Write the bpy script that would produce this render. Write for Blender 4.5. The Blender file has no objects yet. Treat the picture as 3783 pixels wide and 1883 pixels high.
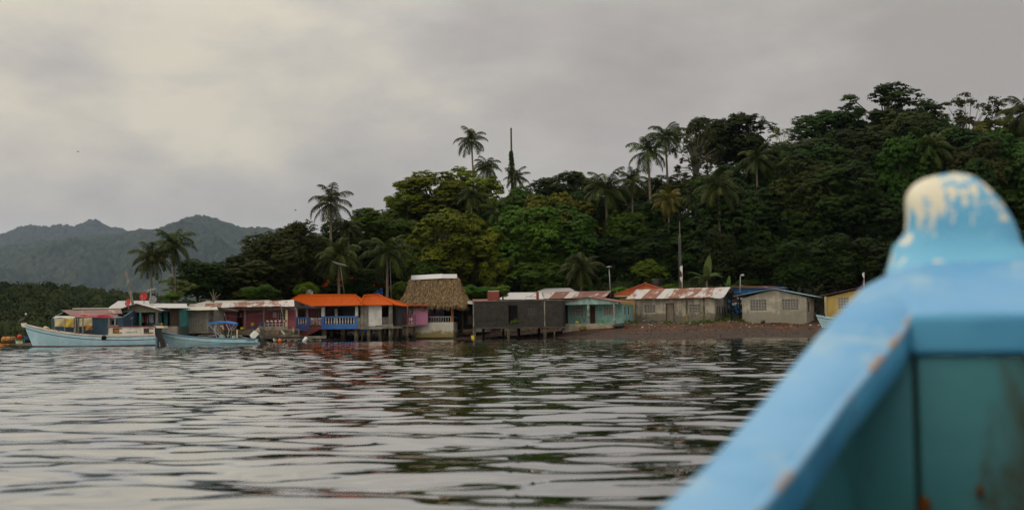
import bpy, math, random
import numpy as np
from mathutils import Vector, Matrix
rnd = random.Random(7)
S = bpy.context.scene
COL = S.collection
R = math.radians

# ------------------------------------------------------------------ camera
FPX, CX, CY, CAMH = 4500.0, 1891.5, 941.5, 0.62      # focal length and frame centre in pixels of the photograph, eye height in metres
PITCH, ROLL = math.atan((1230 - CY) / FPX), R(0.606)
fw = Vector((0, math.cos(PITCH), math.sin(PITCH)))
up0 = Vector((0, -math.sin(PITCH), math.cos(PITCH)))
rt = Vector((1, 0, 0)) * math.cos(ROLL) - up0 * math.sin(ROLL)
up = rt.cross(fw)
CAM = Vector((0, 0, CAMH))
cd = bpy.data.cameras.new('camera')
cam = bpy.data.objects.new('camera', cd)
COL.objects.link(cam)
cam.matrix_world = Matrix(((rt.x, up.x, -fw.x, 0), (rt.y, up.y, -fw.y, 0), (rt.z, up.z, -fw.z, CAMH), (0, 0, 0, 1)))
cd.sensor_width = 36
cd.lens = 36 * FPX / 3783
cd.clip_start, cd.clip_end = 0.05, 20000
cd.dof.use_dof = True
cd.dof.focus_distance = 115
cd.dof.aperture_fstop = 3.1
S.camera = cam

# ------------------------------------------------------------------ world, sun, exposure
SUN_EL, SUN_AZ = R(52), R(-35)          # behind the clouds, ahead and to the left
W = bpy.data.worlds.new('World')
S.world = W
W.use_nodes = True
wt = W.node_tree
wt.nodes.clear()
def wn(t, **k):
    n = wt.nodes.new(t)
    for a, b in k.items(): setattr(n, a, b)
    return n
def wl(a, b): wt.links.new(a, b)
def wmath(op, a, b=None, c=None, clamp=False):
    n = wn('ShaderNodeMath', operation=op, use_clamp=clamp)
    for i, v in enumerate((a, b, c)):
        if v is None: continue
        if isinstance(v, (int, float)): n.inputs[i].default_value = v
        else: wl(v, n.inputs[i])
    return n.outputs[0]
def wmix(f, a, b):
    n = wn('ShaderNodeMix', data_type='RGBA')
    for s, v in ((0, f), (6, a), (7, b)):
        if isinstance(v, (int, float)): n.inputs[s].default_value = v
        elif isinstance(v, tuple): n.inputs[s].default_value = (*v, 1)
        else: wl(v, n.inputs[s])
    return n.outputs[2]
def wnoise(vec, scale, detail=6, rough=.55, dist=0.0):
    n = wn('ShaderNodeTexNoise')
    n.inputs['Scale'].default_value = scale; n.inputs['Detail'].default_value = detail
    n.inputs['Roughness'].default_value = rough; n.inputs['Distortion'].default_value = dist
    wl(vec, n.inputs['Vector'])
    return n.outputs['Fac']
def wramp(f, *stops):
    n = wn('ShaderNodeValToRGB')
    e = n.color_ramp.elements
    while len(e) < len(stops): e.new(.5)
    for i, (p, c) in enumerate(stops):
        e[i].position = p; e[i].color = (*c, 1) if isinstance(c, tuple) else (c, c, c, 1)
    wl(f, n.inputs[0])
    return n.outputs[0]
sky = wn('ShaderNodeTexSky', sky_type='NISHITA', sun_disc=False, sun_elevation=SUN_EL, sun_rotation=SUN_AZ, air_density=1.3, dust_density=3.0)
skyb = wn('ShaderNodeVectorMath', operation='SCALE'); skyb.inputs['Scale'].default_value = 0.09
wl(sky.outputs[0], skyb.inputs[0])
tc = wn('ShaderNodeTexCoord')
sx = wn('ShaderNodeSeparateXYZ'); wl(tc.outputs['Generated'], sx.inputs[0])
dx, dy, dz = sx.outputs
el = wmath('MAXIMUM', dz, 0.0)
cmb = wn('ShaderNodeCombineXYZ')
wl(wmath('MULTIPLY', dx, 2.5), cmb.inputs[0]); wl(wmath('MULTIPLY', dy, 2.5), cmb.inputs[1]); wl(wmath('MULTIPLY', el, 5.5), cmb.inputs[2])
pm = wn('ShaderNodeMapping'); wl(cmb.outputs[0], pm.inputs[0]); pm.inputs['Location'].default_value = (29.6, 15.2, 18.4)
P = pm.outputs[0]
n_big = wnoise(P, 1.3, 4, .5, .1)
n_mid = wnoise(P, 2.5, 7, .52, .1)
n_tint = wnoise(P, 1.9, 3, .5, .3)
az = wmath('ARCTAN2', dx, dy)
# an overcast deck: thin and warm to the left, thicker and greyer to the right, broken into soft lumps
L_ = wmath('MULTIPLY_ADD', az, -.95, .47)
L_ = wmath('ADD', L_, wmath('MULTIPLY_ADD', n_mid, 2.2, -1.1))
L_ = wmath('ADD', L_, wmath('MULTIPLY_ADD', n_big, 1.15, -.575), None, True)
deck = wramp(L_, (0.0, (.372, .340, .303)), (.35, (.450, .413, .370)), (.65, (.552, .512, .450)), (1.0, (.725, .660, .520)))
deck = wmix(wmath('MULTIPLY_ADD', n_tint, 2.0, -.72, clamp=True), deck, wmix(.5, deck, (.475, .430, .405)))
low = wramp(wmath('ADD', el, wmath('MULTIPLY', n_mid, .05)), (.0, 1.0), (.098, .85), (.128, 0.0))
lowl = wmath('MULTIPLY', low, wmath('MULTIPLY_ADD', az, -2.2, .05, clamp=True))
deck = wmix(wmath('MULTIPLY', lowl, .8), deck, (.56, .545, .50))
zen_ = wn('ShaderNodeMapRange', interpolation_type='SMOOTHSTEP'); wl(el, zen_.inputs[0])        # an overcast is brightest overhead
zen_.inputs[1].default_value, zen_.inputs[2].default_value, zen_.inputs[3].default_value, zen_.inputs[4].default_value = .17, .65, 1.0, 2.15
zen = zen_.outputs[0]
back = wn('ShaderNodeMapRange', interpolation_type='SMOOTHSTEP'); wl(dy, back.inputs[0])      # the deck is thinner, brighter behind the viewer
back.inputs[1].default_value, back.inputs[2].default_value, back.inputs[3].default_value, back.inputs[4].default_value = .15, -.6, 1.0, 1.4
dk = wn('ShaderNodeVectorMath', operation='SCALE'); wl(deck, dk.inputs[0]); wl(wmath('MULTIPLY', zen, back.outputs[0]), dk.inputs['Scale'])
col = wmix(.97, skyb.outputs[0], dk.outputs[0])
bg = wn('ShaderNodeBackground'); bg.inputs['Strength'].default_value = 1.0
wl(col, bg.inputs['Color'])
wo = wn('ShaderNodeOutputWorld'); wl(bg.outputs[0], wo.inputs[0])

sd = bpy.data.lights.new('sun', 'SUN')
sd.energy = 0.5; sd.angle = R(25); sd.color = (1, .95, .88)
sun = bpy.data.objects.new('sun', sd); COL.objects.link(sun)
sdir = Vector((math.sin(SUN_AZ) * math.cos(SUN_EL), math.cos(SUN_AZ) * math.cos(SUN_EL), math.sin(SUN_EL)))
sun.rotation_euler = sdir.to_track_quat('Z', 'Y').to_euler()
S.view_settings.view_transform = 'Standard'; S.view_settings.look = 'None'
S.view_settings.exposure = 0; S.view_settings.gamma = 1
S.render.engine = 'CYCLES'
S.cycles.max_bounces = 6; S.cycles.diffuse_bounces = 2; S.cycles.glossy_bounces = 3; S.cycles.transmission_bounces = 4
S.cycles.transparent_max_bounces = 6; S.cycles.volume_bounces = 0
S.cycles.use_denoising = True; S.cycles.denoising_prefilter = 'FAST'; S.cycles.use_adaptive_sampling = False
S.cycles.sample_clamp_indirect = 4

# ------------------------------------------------------------------ helpers
def ray(px, py):
    return rt * ((px - CX) / FPX) + up * ((CY - py) / FPX) + fw
def at(px, py, Y):
    d = ray(px, py)
    return CAM + d * (Y / d.y)
def X_at(px, Y): return at(px, 1230, Y).x
def hor(px): return 1250 - .01058 * px

class MB:
    """Collects faces; build() links them as ONE mesh object."""
    def __init__(s): s.v = []; s.f = []; s.m = []; s.uv = {}; s.k = 0
    def mat(s, k): s.k = k; return s
    def add(s, vs, fs, uvs=None):
        b = len(s.v); s.v += [tuple(p) for p in vs]
        for i, f in enumerate(fs):
            if uvs: s.uv[len(s.f)] = [uvs[j] for j in f]
            s.f.append(tuple(j + b for j in f)); s.m.append(s.k)
        return s
    def box(s, x0, x1, y0, y1, z0, z1):
        return s.add([(x0,y0,z0),(x1,y0,z0),(x1,y1,z0),(x0,y1,z0),(x0,y0,z1),(x1,y0,z1),(x1,y1,z1),(x0,y1,z1)],
                     [(0,3,2,1),(4,5,6,7),(0,1,5,4),(1,2,6,5),(2,3,7,6),(3,0,4,7)])
    def hexa(s, b, t):       # bottom four, top four points
        return s.add(list(b) + list(t), [(0,3,2,1),(4,5,6,7),(0,1,5,4),(1,2,6,5),(2,3,7,6),(3,0,4,7)])
    def bar(s, a, b, w, h=None, upv=(0,0,1)):   # beam of w x h from a to b
        a, b = Vector(a), Vector(b); h = h or w
        d = (b - a).normalized(); u = Vector(upv)
        if abs(d.dot(u)) > .95: u = Vector((0, 1, 0))
        x = d.cross(u).normalized() * w / 2; y = x.cross(d).normalized() * h / 2
        return s.hexa([a-x-y, a+x-y, b+x-y, b-x-y], [a-x+y, a+x+y, b+x+y, b-x+y])
    def prism(s, pts, y0, y1):   # polygon in x,z pushed from y0 to y1
        n = len(pts)
        vs = [(p[0], y0, p[1]) for p in pts] + [(p[0], y1, p[1]) for p in pts]
        return s.add(vs, [tuple(range(n)), tuple(range(2*n-1, n-1, -1))] + [(i, i+n, (i+1) % n + n, (i+1) % n) for i in range(n)])
    def plate(s, pts, off):      # polygon of 3-D points thickened by vector off
        n = len(pts); o = Vector(off)
        vs = [Vector(p) for p in pts] + [Vector(p) + o for p in pts]
        return s.add(vs, [tuple(range(n)), tuple(range(2*n-1, n-1, -1))] + [(i, i+n, (i+1) % n + n, (i+1) % n) for i in range(n)])
    def tube(s, pts, rad, n=8, flat=1.0):
        pts = [Vector(p) for p in pts]
        if not isinstance(rad, (list, tuple)): rad = [rad] * len(pts)
        rings = []
        prev = None
        for i, p in enumerate(pts):
            d = (pts[min(i+1, len(pts)-1)] - pts[max(i-1, 0)]).normalized()
            if prev is None:
                u = d.cross(Vector((0, 1, 0)))
                if u.length < .1: u = d.cross(Vector((1, 0, 0)))
            else: u = prev - d * prev.dot(d)
            u.normalize(); prev = u; w = d.cross(u)
            rings.append([p + (u * math.cos(2*math.pi*k/n) + w * math.sin(2*math.pi*k/n) * flat) * rad[i] for k in range(n)])
        vs = [q for r_ in rings for q in r_]
        fs = [(i*n+k, i*n+(k+1) % n, (i+1)*n+(k+1) % n, (i+1)*n+k) for i in range(len(pts)-1) for k in range(n)]
        fs += [tuple(range(n-1, -1, -1)), tuple(range((len(pts)-1)*n, len(pts)*n))]
        return s.add(vs, fs)
    def ball(s, c, r, nu=14, nv=9):
        c = Vector(c); rr = r if isinstance(r, (tuple, list)) else (r, r, r)
        vs = [c + Vector((0, 0, rr[2]))]
        for j in range(1, nv):
            a = math.pi * j / nv
            vs += [c + Vector((rr[0]*math.sin(a)*math.cos(2*math.pi*i/nu), rr[1]*math.sin(a)*math.sin(2*math.pi*i/nu), rr[2]*math.cos(a))) for i in range(nu)]
        vs.append(c - Vector((0, 0, rr[2])))
        fs = [(0, 1+i, 1+(i+1) % nu) for i in range(nu)]
        for j in range(nv-2):
            b = 1 + j*nu
            fs += [(b+i, b+nu+i, b+nu+(i+1) % nu, b+(i+1) % nu) for i in range(nu)]
        b = 1 + (nv-2)*nu
        fs += [(b+i, len(vs)-1, b+(i+1) % nu) for i in range(nu)]
        return s.add(vs, fs)
    def sheet(s, a, b, c, d, pitch=.25, amp=.02, th=.03, wob=0.0, rows=3, seed=0):
        """Corrugated roof sheet: eave a-b, ridge d-c; UV in metres (u along the eave, v up the slope)."""
        a, b, c, d = map(Vector, (a, b, c, d))
        n = (b - a).cross(d - a).normalized()
        if n.z < 0: n = -n
        L = max((b - a).length, (c - d).length); V_ = max((d - a).length, (c - b).length)
        nc = max(4, int(L / pitch * 4)); q = random.Random(seed)
        vs, uv = [], []
        wb = [[q.uniform(-wob, wob) for _ in range(int(L) + 3)] for _ in range(rows + 1)]
        for side in (0, 1):
            for j in range(rows + 1):
                t = j / rows
                for i in range(nc + 1):
                    f = i / nc
                    p = (a.lerp(b, f)).lerp(d.lerp(c, f), t)
                    o = amp * math.sin(2 * math.pi * f * L / pitch) - side * th
                    w_ = f * (len(wb[j]) - 1.001); k = int(w_)
                    if j < rows: o += wb[j][k] * (1 - (w_ - k)) + wb[j][k+1] * (w_ - k)
                    vs.append(p + n * o); uv.append((f * L, t * V_))
        st = (rows + 1) * (nc + 1); fs = []
        ix = lambda sd_, j, i: sd_ * st + j * (nc + 1) + i
        for j in range(rows):
            for i in range(nc):
                fs.append((ix(0,j,i), ix(0,j,i+1), ix(0,j+1,i+1), ix(0,j+1,i)))
                fs.append((ix(1,j,i), ix(1,j+1,i), ix(1,j+1,i+1), ix(1,j,i+1)))
        for i in range(nc):
            fs.append((ix(0,0,i), ix(1,0,i), ix(1,0,i+1), ix(0,0,i+1))); fs.append((ix(0,rows,i), ix(0,rows,i+1), ix(1,rows,i+1), ix(1,rows,i)))
        for j in range(rows):
            fs.append((ix(0,j,0), ix(0,j+1,0), ix(1,j+1,0), ix(1,j,0))); fs.append((ix(0,j,nc), ix(1,j,nc), ix(1,j+1,nc), ix(0,j+1,nc)))
        return s.add(vs, fs, uv)
    def wall(s, x0, x1, z0, z1, y0, y1, holes=()):   # wall facing -y with rectangular openings (x0,x1,z0,z1)
        xs = sorted({x0, x1, *[min(max(h[i], x0), x1) for h in holes for i in (0, 1)]}); zs = sorted({z0, z1, *[min(max(h[i], z0), z1) for h in holes for i in (2, 3)]})
        for i in range(len(xs)-1):
            run = None
            for j in range(len(zs)-1):
                cx, cz = (xs[i]+xs[i+1])/2, (zs[j]+zs[j+1])/2
                op = any(h[0] < cx < h[1] and h[2] < cz < h[3] for h in holes)
                if not op: run = (run[0] if run else zs[j], zs[j+1])
                if (op or j == len(zs)-2) and run:
                    s.box(xs[i], xs[i+1], y0, y1, *run); run = None
        return s
    def build(s, name, mats, parent=None, smooth=False):
        me = bpy.data.meshes.new(name)
        me.from_pydata(s.v, [], s.f)
        for m in (mats if isinstance(mats, (list, tuple)) else [mats]): me.materials.append(m)
        me.polygons.foreach_set('material_index', s.m)
        if s.uv:
            ul = me.uv_layers.new(name='UVMap')
            for fi, us in s.uv.items():
                ls = me.polygons[fi].loop_start
                for k, u in enumerate(us): ul.data[ls + k].uv = u
        if smooth: me.polygons.foreach_set('use_smooth', [True] * len(s.f))
        me.update()
        o = bpy.data.objects.new(name, me); COL.objects.link(o)
        if parent: o.parent = parent
        return o

def npmesh(name, v, quads, mat, parent=None, smooth=False, attr=None):
    """Big meshes from arrays. attr: per-vertex float in 0..1 stored as 'tint'."""
    me = bpy.data.meshes.new(name)
    v = np.ascontiguousarray(v, dtype=np.float32); quads = np.ascontiguousarray(quads, dtype=np.int32)
    nf, k = quads.shape
    me.vertices.add(len(v)); me.vertices.foreach_set('co', v.ravel())
    me.loops.add(nf * k); me.loops.foreach_set('vertex_index', quads.ravel())
    me.polygons.add(nf); me.polygons.foreach_set('loop_start', np.arange(0, nf * k, k, dtype=np.int32))
    if smooth: me.polygons.foreach_set('use_smooth', np.ones(nf, dtype=bool))
    if attr is not None:
        a = me.attributes.new('tint', 'FLOAT', 'POINT'); a.data.foreach_set('value', np.ascontiguousarray(attr, dtype=np.float32))
    me.materials.append(mat)
    me.update(calc_edges=True)
    if name is None: return me
    o = bpy.data.objects.new(name, me); COL.objects.link(o)
    if parent: o.parent = parent
    return o

def tag(o, label=None, cat=None, group=None, kind=None):
    if label: o['label'] = label
    if cat: o['category'] = cat
    if group: o['group'] = group
    if kind: o['kind'] = kind
    return o
def thing(name, label, cat, loc=(0,0,0), rz=0.0, group=None):
    o = bpy.data.objects.new(name, None); COL.objects.link(o)
    o.location = loc; o.rotation_euler = (0, 0, rz)
    o.empty_display_size = .3
    return tag(o, label, cat, group)
def struct(o, label=None, cat=None): return tag(o, label, cat, None, 'structure')

class Frame:
    """A facade: local x along it, local y away from the viewer, z up. Turns photo pixels into local points."""
    def __init__(s, px, Y, th=0.0, z0=0.0):
        s.th = R(th); s.o = Vector((X_at(px, Y), Y, z0))
        s.x = Vector((math.cos(s.th), math.sin(s.th), 0)); s.y = Vector((-math.sin(s.th), math.cos(s.th), 0))
    def L(s, px, py, ly=0.0):
        d = ray(px, py); t = ((s.o - CAM).dot(s.y) + ly) / d.dot(s.y)
        q = CAM + d * t - s.o
        return Vector((q.dot(s.x), ly, q.z))
    def x_(s, px, ly=0.0): return s.L(px, 1150, ly).x
    def z_(s, px, py, ly=0.0): return s.L(px, py, ly).z
    def rect(s, x0, x1, y0, y1, ly=0.0):     # pixel rectangle -> local x0,x1,z0,z1
        a, b = s.L(x0, (y0+y1)/2, ly), s.L(x1, (y0+y1)/2, ly); m = (x0+x1)/2
        return a.x, b.x, s.L(m, y1, ly).z, s.L(m, y0, ly).z
    def thing(s, name, label, cat, group=None): return thing(name, label, cat, s.o, s.th, group)

# ------------------------------------------------------------------ materials
class NT:
    def __init__(s, name):
        s.m = bpy.data.materials.new(name); s.m.use_nodes = True
        s.t = s.m.node_tree; s.b = s.t.nodes['Principled BSDF']; s.out = s.t.nodes['Material Output']
        s._c = None
    def n(s, t, **k):
        x = s.t.nodes.new(t)
        for a, b in k.items(): setattr(x, a, b)
        return x
    def l(s, a, b): s.t.links.new(a, b)
    def coord(s, w='Object'):
        c = s._c or s.n('ShaderNodeTexCoord'); s._c = c
        return c.outputs[w]
    def mapping(s, vec, scale=(1,1,1), rot=(0,0,0)):
        m = s.n('ShaderNodeMapping'); s.l(vec, m.inputs[0]); m.inputs['Scale'].default_value = scale; m.inputs['Rotation'].default_value = rot
        return m.outputs[0]
    def noise(s, vec, scale=1, detail=5, rough=.55, dist=0.0):
        n = s.n('ShaderNodeTexNoise'); s.l(vec, n.inputs['Vector'])
        n.inputs['Scale'].default_value = scale; n.inputs['Detail'].default_value = detail; n.inputs['Roughness'].default_value = rough; n.inputs['Distortion'].default_value = dist
        return n.outputs['Fac']
    def ramp(s, f, lo, hi, a=0.0, b=1.0):
        n = s.n('ShaderNodeMapRange', interpolation_type='SMOOTHSTEP'); s.l(f, n.inputs[0])
        n.inputs[1].default_value, n.inputs[2].default_value, n.inputs[3].default_value, n.inputs[4].default_value = lo, hi, a, b
        return n.outputs[0]
    def math(s, op, a, b=None, clamp=False):
        n = s.n('ShaderNodeMath', operation=op, use_clamp=clamp)
        for i, v in enumerate((a, b)):
            if v is None: continue
            if isinstance(v, (int, float)): n.inputs[i].default_value = v
            else: s.l(v, n.inputs[i])
        return n.outputs[0]
    def mix(s, f, a, b):
        n = s.n('ShaderNodeMix', data_type='RGBA')
        for i, v in ((0, f), (6, a), (7, b)):
            if isinstance(v, (int, float)): n.inputs[i].default_value = v
            elif isinstance(v, tuple): n.inputs[i].default_value = (*v, 1)
            else: s.l(v, n.inputs[i])
        return n.outputs[2]
    def col(s, c):
        if isinstance(c, tuple): s.b.inputs['Base Color'].default_value = (*c, 1)
        else: s.l(c, s.b.inputs['Base Color'])
    def set(s, rough=.7, spec=.3, metal=0.0):
        s.b.inputs['Roughness'].default_value = rough; s.b.inputs['Specular IOR Level'].default_value = spec; s.b.inputs['Metallic'].default_value = metal
        return s
    def bump(s, h, strength=.4, dist=.02):
        n = s.n('ShaderNodeBump'); s.l(h, n.inputs['Height']); n.inputs['Strength'].default_value = strength; n.inputs['Distance'].default_value = dist
        s.l(n.outputs[0], s.b.inputs['Normal'])

def m_paint(name, c, stain=None, amt=.5, scale=1.0, rough=.65, streak=.5, lowdirt=None):
    """Weathered painted or plastered surface: blotches and vertical run-off streaks."""
    t = NT(name); o = t.coord()
    stain = stain or tuple(x * .45 for x in c)
    n1 = t.noise(o, .9 * scale, 7, .62, .3)
    n2 = t.noise(t.mapping(o, (3 * scale, 3 * scale, .35 * scale)), 1.0, 5, .6)
    f = t.math('ADD', t.math('MULTIPLY', n1, 1 - streak * .5), t.math('MULTIPLY', n2, streak * .5))
    m = t.ramp(f, .43, .57, 0, amt)
    cc = t.mix(m, c, stain)
    if lowdirt:      # tide and splash marks up to a given height
        sp = t.n('ShaderNodeSeparateXYZ'); t.l(o, sp.inputs[0])
        n3 = t.noise(o, 1.7, 6, .65, .6)
        hh = t.math('ADD', sp.outputs[2], t.math('MULTIPLY_ADD' if False else 'MULTIPLY', t.math('SUBTRACT', n3, .5), lowdirt[1] * -2.6))
        inv = t.math('SUBTRACT', lowdirt[0] + lowdirt[1] * 1.25, hh)
        cc = t.mix(t.ramp(inv, 0, lowdirt[1] * .55, 0, lowdirt[3] if len(lowdirt) > 3 else .8), cc, lowdirt[2])
    t.col(cc); t.set(rough, .3)
    t.bump(t.noise(o, 9 * scale, 4), .15, .02)
    return t.m
def m_block(name, c, mortar, c2=None, w=.4, h=.2, dirt=.5):
    t = NT(name); o = t.coord()
    sp = t.n('ShaderNodeSeparateXYZ'); t.l(o, sp.inputs[0])
    cb = t.n('ShaderNodeCombineXYZ'); t.l(t.math('ADD', sp.outputs[0], sp.outputs[1]), cb.inputs[0]); t.l(sp.outputs[2], cb.inputs[1])
    b = t.n('ShaderNodeTexBrick'); t.l(cb.outputs[0], b.inputs[0])
    b.inputs['Scale'].default_value = 1; b.inputs['Brick Width'].default_value = w; b.inputs['Row Height'].default_value = h; b.inputs['Mortar Size'].default_value = .013
    b.inputs['Color1'].default_value = (*c, 1); b.inputs['Color2'].default_value = (*(c2 or tuple(x * .75 for x in c)), 1); b.inputs['Mortar'].default_value = (*mortar, 1)
    n1 = t.noise(o, 1.3, 7, .65)
    t.col(t.mix(t.ramp(n1, .4, .72, 0, dirt), b.outputs[0], tuple(x * .4 for x in c))); t.set(.9, .2)
    t.bump(b.outputs['Fac'], .4, -.02)
    return t.m
def m_roof(name, c, rust=(.10, .035, .022), cover=.45, sheets=.9, streak=.6, c2=None):
    """Corrugated sheets: every sheet rusts on its own, in streaks down the slope."""
    t = NT(name); u = t.coord('UV')
    sp = t.n('ShaderNodeSeparateXYZ'); t.l(u, sp.inputs[0])
    sh = t.math('FLOOR', t.math('DIVIDE', sp.outputs[0], sheets))
    wn_ = t.n('ShaderNodeTexWhiteNoise', noise_dimensions='1D'); t.l(sh, wn_.inputs['W'])
    n1 = t.noise(t.mapping(u, (1.6, .55, 1)), 1.0, 8, .68, .2)
    n2 = t.noise(t.mapping(u, (9, .5, 1)), 1.0, 4, .6)
    f = t.math('ADD', t.math('MULTIPLY', n1, .80), t.math('ADD', t.math('MULTIPLY', n2, .25 * streak), t.math('MULTIPLY', wn_.outputs[0], .28)))
    k = t.ramp(f, .90 - cover * .60, .98 - cover * .55)
    base = t.mix(t.noise(t.mapping(u, (1.2, .4, 1)), 1.5, 4), c, c2 or tuple(x * .8 for x in c))
    rc = t.mix(t.noise(u, 2.2, 5), rust, tuple(min(1, x * 2.4) for x in rust))
    t.col(t.mix(k, base, rc)); t.set(.6, .35 if 'tile' not in name else .08)
    return t.m
def m_plain(name, c, rough=.6, spec=.3, metal=0.0, var=.25, scale=3.0):
    t = NT(name); o = t.coord()
    t.col(t.mix(t.noise(o, scale, 5), c, tuple(x * (1 - var) for x in c))); t.set(rough, spec, metal)
    return t.m
def m_wood(name, c, c2, scale=1.0, axis=0):
    t = NT(name); o = t.coord()
    sc = [7, 7, 7]; sc[axis] = .7
    n1 = t.noise(t.mapping(o, tuple(sc)), scale, 6, .6, .4); n2 = t.noise(o, 1.2 * scale, 4)
    t.col(t.mix(t.ramp(t.math('ADD', t.math('MULTIPLY', n1, .6), t.math('MULTIPLY', n2, .4)), .35, .65), c, c2)); t.set(.8, .2)
    t.bump(n1, .25, .01)
    return t.m
def m_leaf(name, c, c2, trans=.12, rough=.65, spec=.10):
    """Leaves: each face between two greens by its own tint, and every tree its own cast."""
    t = NT(name)
    a = t.n('ShaderNodeAttribute', attribute_name='tint')
    oi = t.n('ShaderNodeObjectInfo')
    cc = t.mix(a.outputs['Fac'], c, c2)
    hs = t.n('ShaderNodeHueSaturation'); t.l(cc, hs.inputs['Color'])
    t.l(t.math('ADD', t.math('MULTIPLY', oi.outputs['Random'], .045), .475), hs.inputs['Hue']); t.l(t.math('ADD', t.math('MULTIPLY', oi.outputs['Random'], .6), .7), hs.inputs['Value'])
    t.col(hs.outputs[0]); t.set(rough, spec)
    tr = t.n('ShaderNodeBsdfTranslucent'); t.l(hs.outputs[0], tr.inputs[0])
    mx = t.n('ShaderNodeMixShader'); mx.inputs[0].default_value = trans
    t.l(t.b.outputs[0], mx.inputs[1]); t.l(tr.outputs[0], mx.inputs[2]); t.l(mx.outputs[0], t.out.inputs[0])
    return t.m
# ------------------------------------------------------------------ leaf and wood materials
LEAF = {
 'dark':  m_leaf('leaf_dark',  (.006, .015, .002), (.024, .050, .004)),
 'olive': m_leaf('leaf_olive', (.014, .021, .003), (.042, .052, .008)),
 'mid':   m_leaf('leaf_mid',   (.015, .046, .003), (.064, .128, .008)),
 'deep':  m_leaf('leaf_deep',  (.009, .026, .003), (.038, .078, .005)),
 'bright':m_leaf('leaf_bright',(.040, .105, .005), (.110, .200, .012), .2),
 'gold':  m_leaf('leaf_gold',  (.030, .052, .003), (.140, .158, .007), .2),
 'pale':  m_leaf('leaf_pale',  (.075, .105, .020), (.150, .165, .040), .2),
 'palm':  m_leaf('leaf_palm',  (.014, .026, .004), (.060, .075, .010), .2, .55, .12),
 'palmy': m_leaf('leaf_palm_yellow', (.055, .066, .008), (.170, .150, .012), .2, .5, .15),
 'banana':m_leaf('leaf_banana', (.040, .100, .022), (.100, .160, .045), .25, .5, .2),
}
M_bark = m_plain('bark_grey', (.10, .085, .065), .9, .1, 0, .5, 2.0)
M_barkp = m_plain('bark_pale', (.19, .17, .135), .9, .1, 0, .35, 2.0)
M_palmtrunk = m_plain('palm_trunk', (.20, .17, .13), .9, .1, 0, .4, 3.0)

# ------------------------------------------------------------------ terrain of the village shore and its hill
SHX = np.array([-60, -46, -36, -28, -24, -19, -9, 3, 14, 28, 45, 120.]); SHY = np.array([112, 108, 109, 112, 127, 135.5, 138.5, 133, 125, 126.5, 124, 118.])
def smooth(a, b, x):
    t = np.clip((x - a) / (b - a), 0, 1); return t * t * (3 - 2 * t)
def vnoise(x, y, seed=0):
    """value noise on arrays"""
    xi, yi = np.floor(x).astype(np.int64), np.floor(y).astype(np.int64); fx, fy = x - xi, y - yi
    fx, fy = fx*fx*(3-2*fx), fy*fy*(3-2*fy)
    def h(a, b):
        n = (a * 374761393 + b * 668265263 + seed * 1442695041) & 0xffffffff
        n = ((n ^ (n >> 13)) * 1274126177) & 0xffffffff
        return ((n ^ (n >> 16)) & 0xffff) / 65535.0
    return (h(xi,yi)*(1-fx)+h(xi+1,yi)*fx)*(1-fy) + (h(xi,yi+1)*(1-fx)+h(xi+1,yi+1)*fx)*fy
def fbm(x, y, oct=4, seed=0):
    r, a = 0, .5
    for i in range(oct): r = r + a * vnoise(x * 2**i, y * 2**i, seed + i * 17); a *= .5
    return r
def land(x, y):
    x, y = np.asarray(x, float), np.asarray(y, float)
    d = y - np.interp(x, SHX, SHY)
    sl = np.interp(x, [-50, -30, -24, -10, 2, 10, 60], [.075, .075, .11, .06, .12, .15, .15])
    cap = np.interp(x, [-50, -30, -10, 5, 15, 60], [1.15, 1.2, 1.3, 1.55, 1.65, 1.7])
    b = np.minimum(sl * d, cap) + (np.clip(d, 0, 60) - np.minimum(d, cap / sl)).clip(0, 60) * .01
    crest = np.interp(x, [-50, -34, -22, -10, 4, 18, 46, 64, 100], [.3, 1.5, 4.5, 8.5, 10.5, 13.5, 18, 20.5, 22])
    h = crest * smooth(16, 62, d) * smooth(-44, -30, x) * (1 - .35 * smooth(75, 160, d))
    n = (fbm(x * .25, y * .25, 4, 3) - .47) * (.25 + .05 * np.clip(d, 0, 30))
    z = b + h + n * smooth(-1, 6, d)
    z = z - 3.5 * smooth(-43.5, -49, x + (vnoise(y * .2, x * 0, 5) - .5) * 2)
    return np.maximum(z, -2.2)
def gz(x, y): return float(land(x, y))
gx, gy = np.meshgrid(np.arange(-54, 118, .8), np.arange(98, 300, .8))
zz = land(gx, gy)
def gridquads(nr, nc):
    i = np.arange((nr - 1) * nc).reshape(nr - 1, nc)[:, :-1].ravel()
    return np.stack([i, i + 1, i + nc + 1, i + nc], 1)
t = NT('ground_earth'); o = t.coord()
sp = t.n('ShaderNodeSeparateXYZ'); t.l(o, sp.inputs[0])
n1 = t.noise(o, .7, 8, .7); n2 = t.noise(o, 5, 6, .75); n3 = t.noise(o, .22, 5, .6)
gravel = t.mix(t.ramp(n2, .40, .62), (.022, .013, .010), (.080, .040, .022))
gravel = t.mix(t.ramp(n1, .45, .62), gravel, (.105, .040, .014))
wet = t.mix(t.ramp(n2, .35, .6), (.018, .014, .012), (.055, .036, .028))
hz = t.math('ADD', sp.outputs[2], t.math('MULTIPLY', n1, .7))
g = t.mix(t.ramp(hz, .75, 1.35), wet, gravel)
g = t.mix(t.ramp(t.math('ADD', sp.outputs[2], t.math('MULTIPLY', n3, 1.6)), 2.3, 3.0), g, (.028, .036, .012))
t.col(g); t.set(.85, .25); t.bump(n2, .8, .08)
struct(npmesh('beach', np.stack([gx, gy, zz], 2).reshape(-1, 3), gridquads(*gx.shape), t.m, smooth=True))

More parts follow.
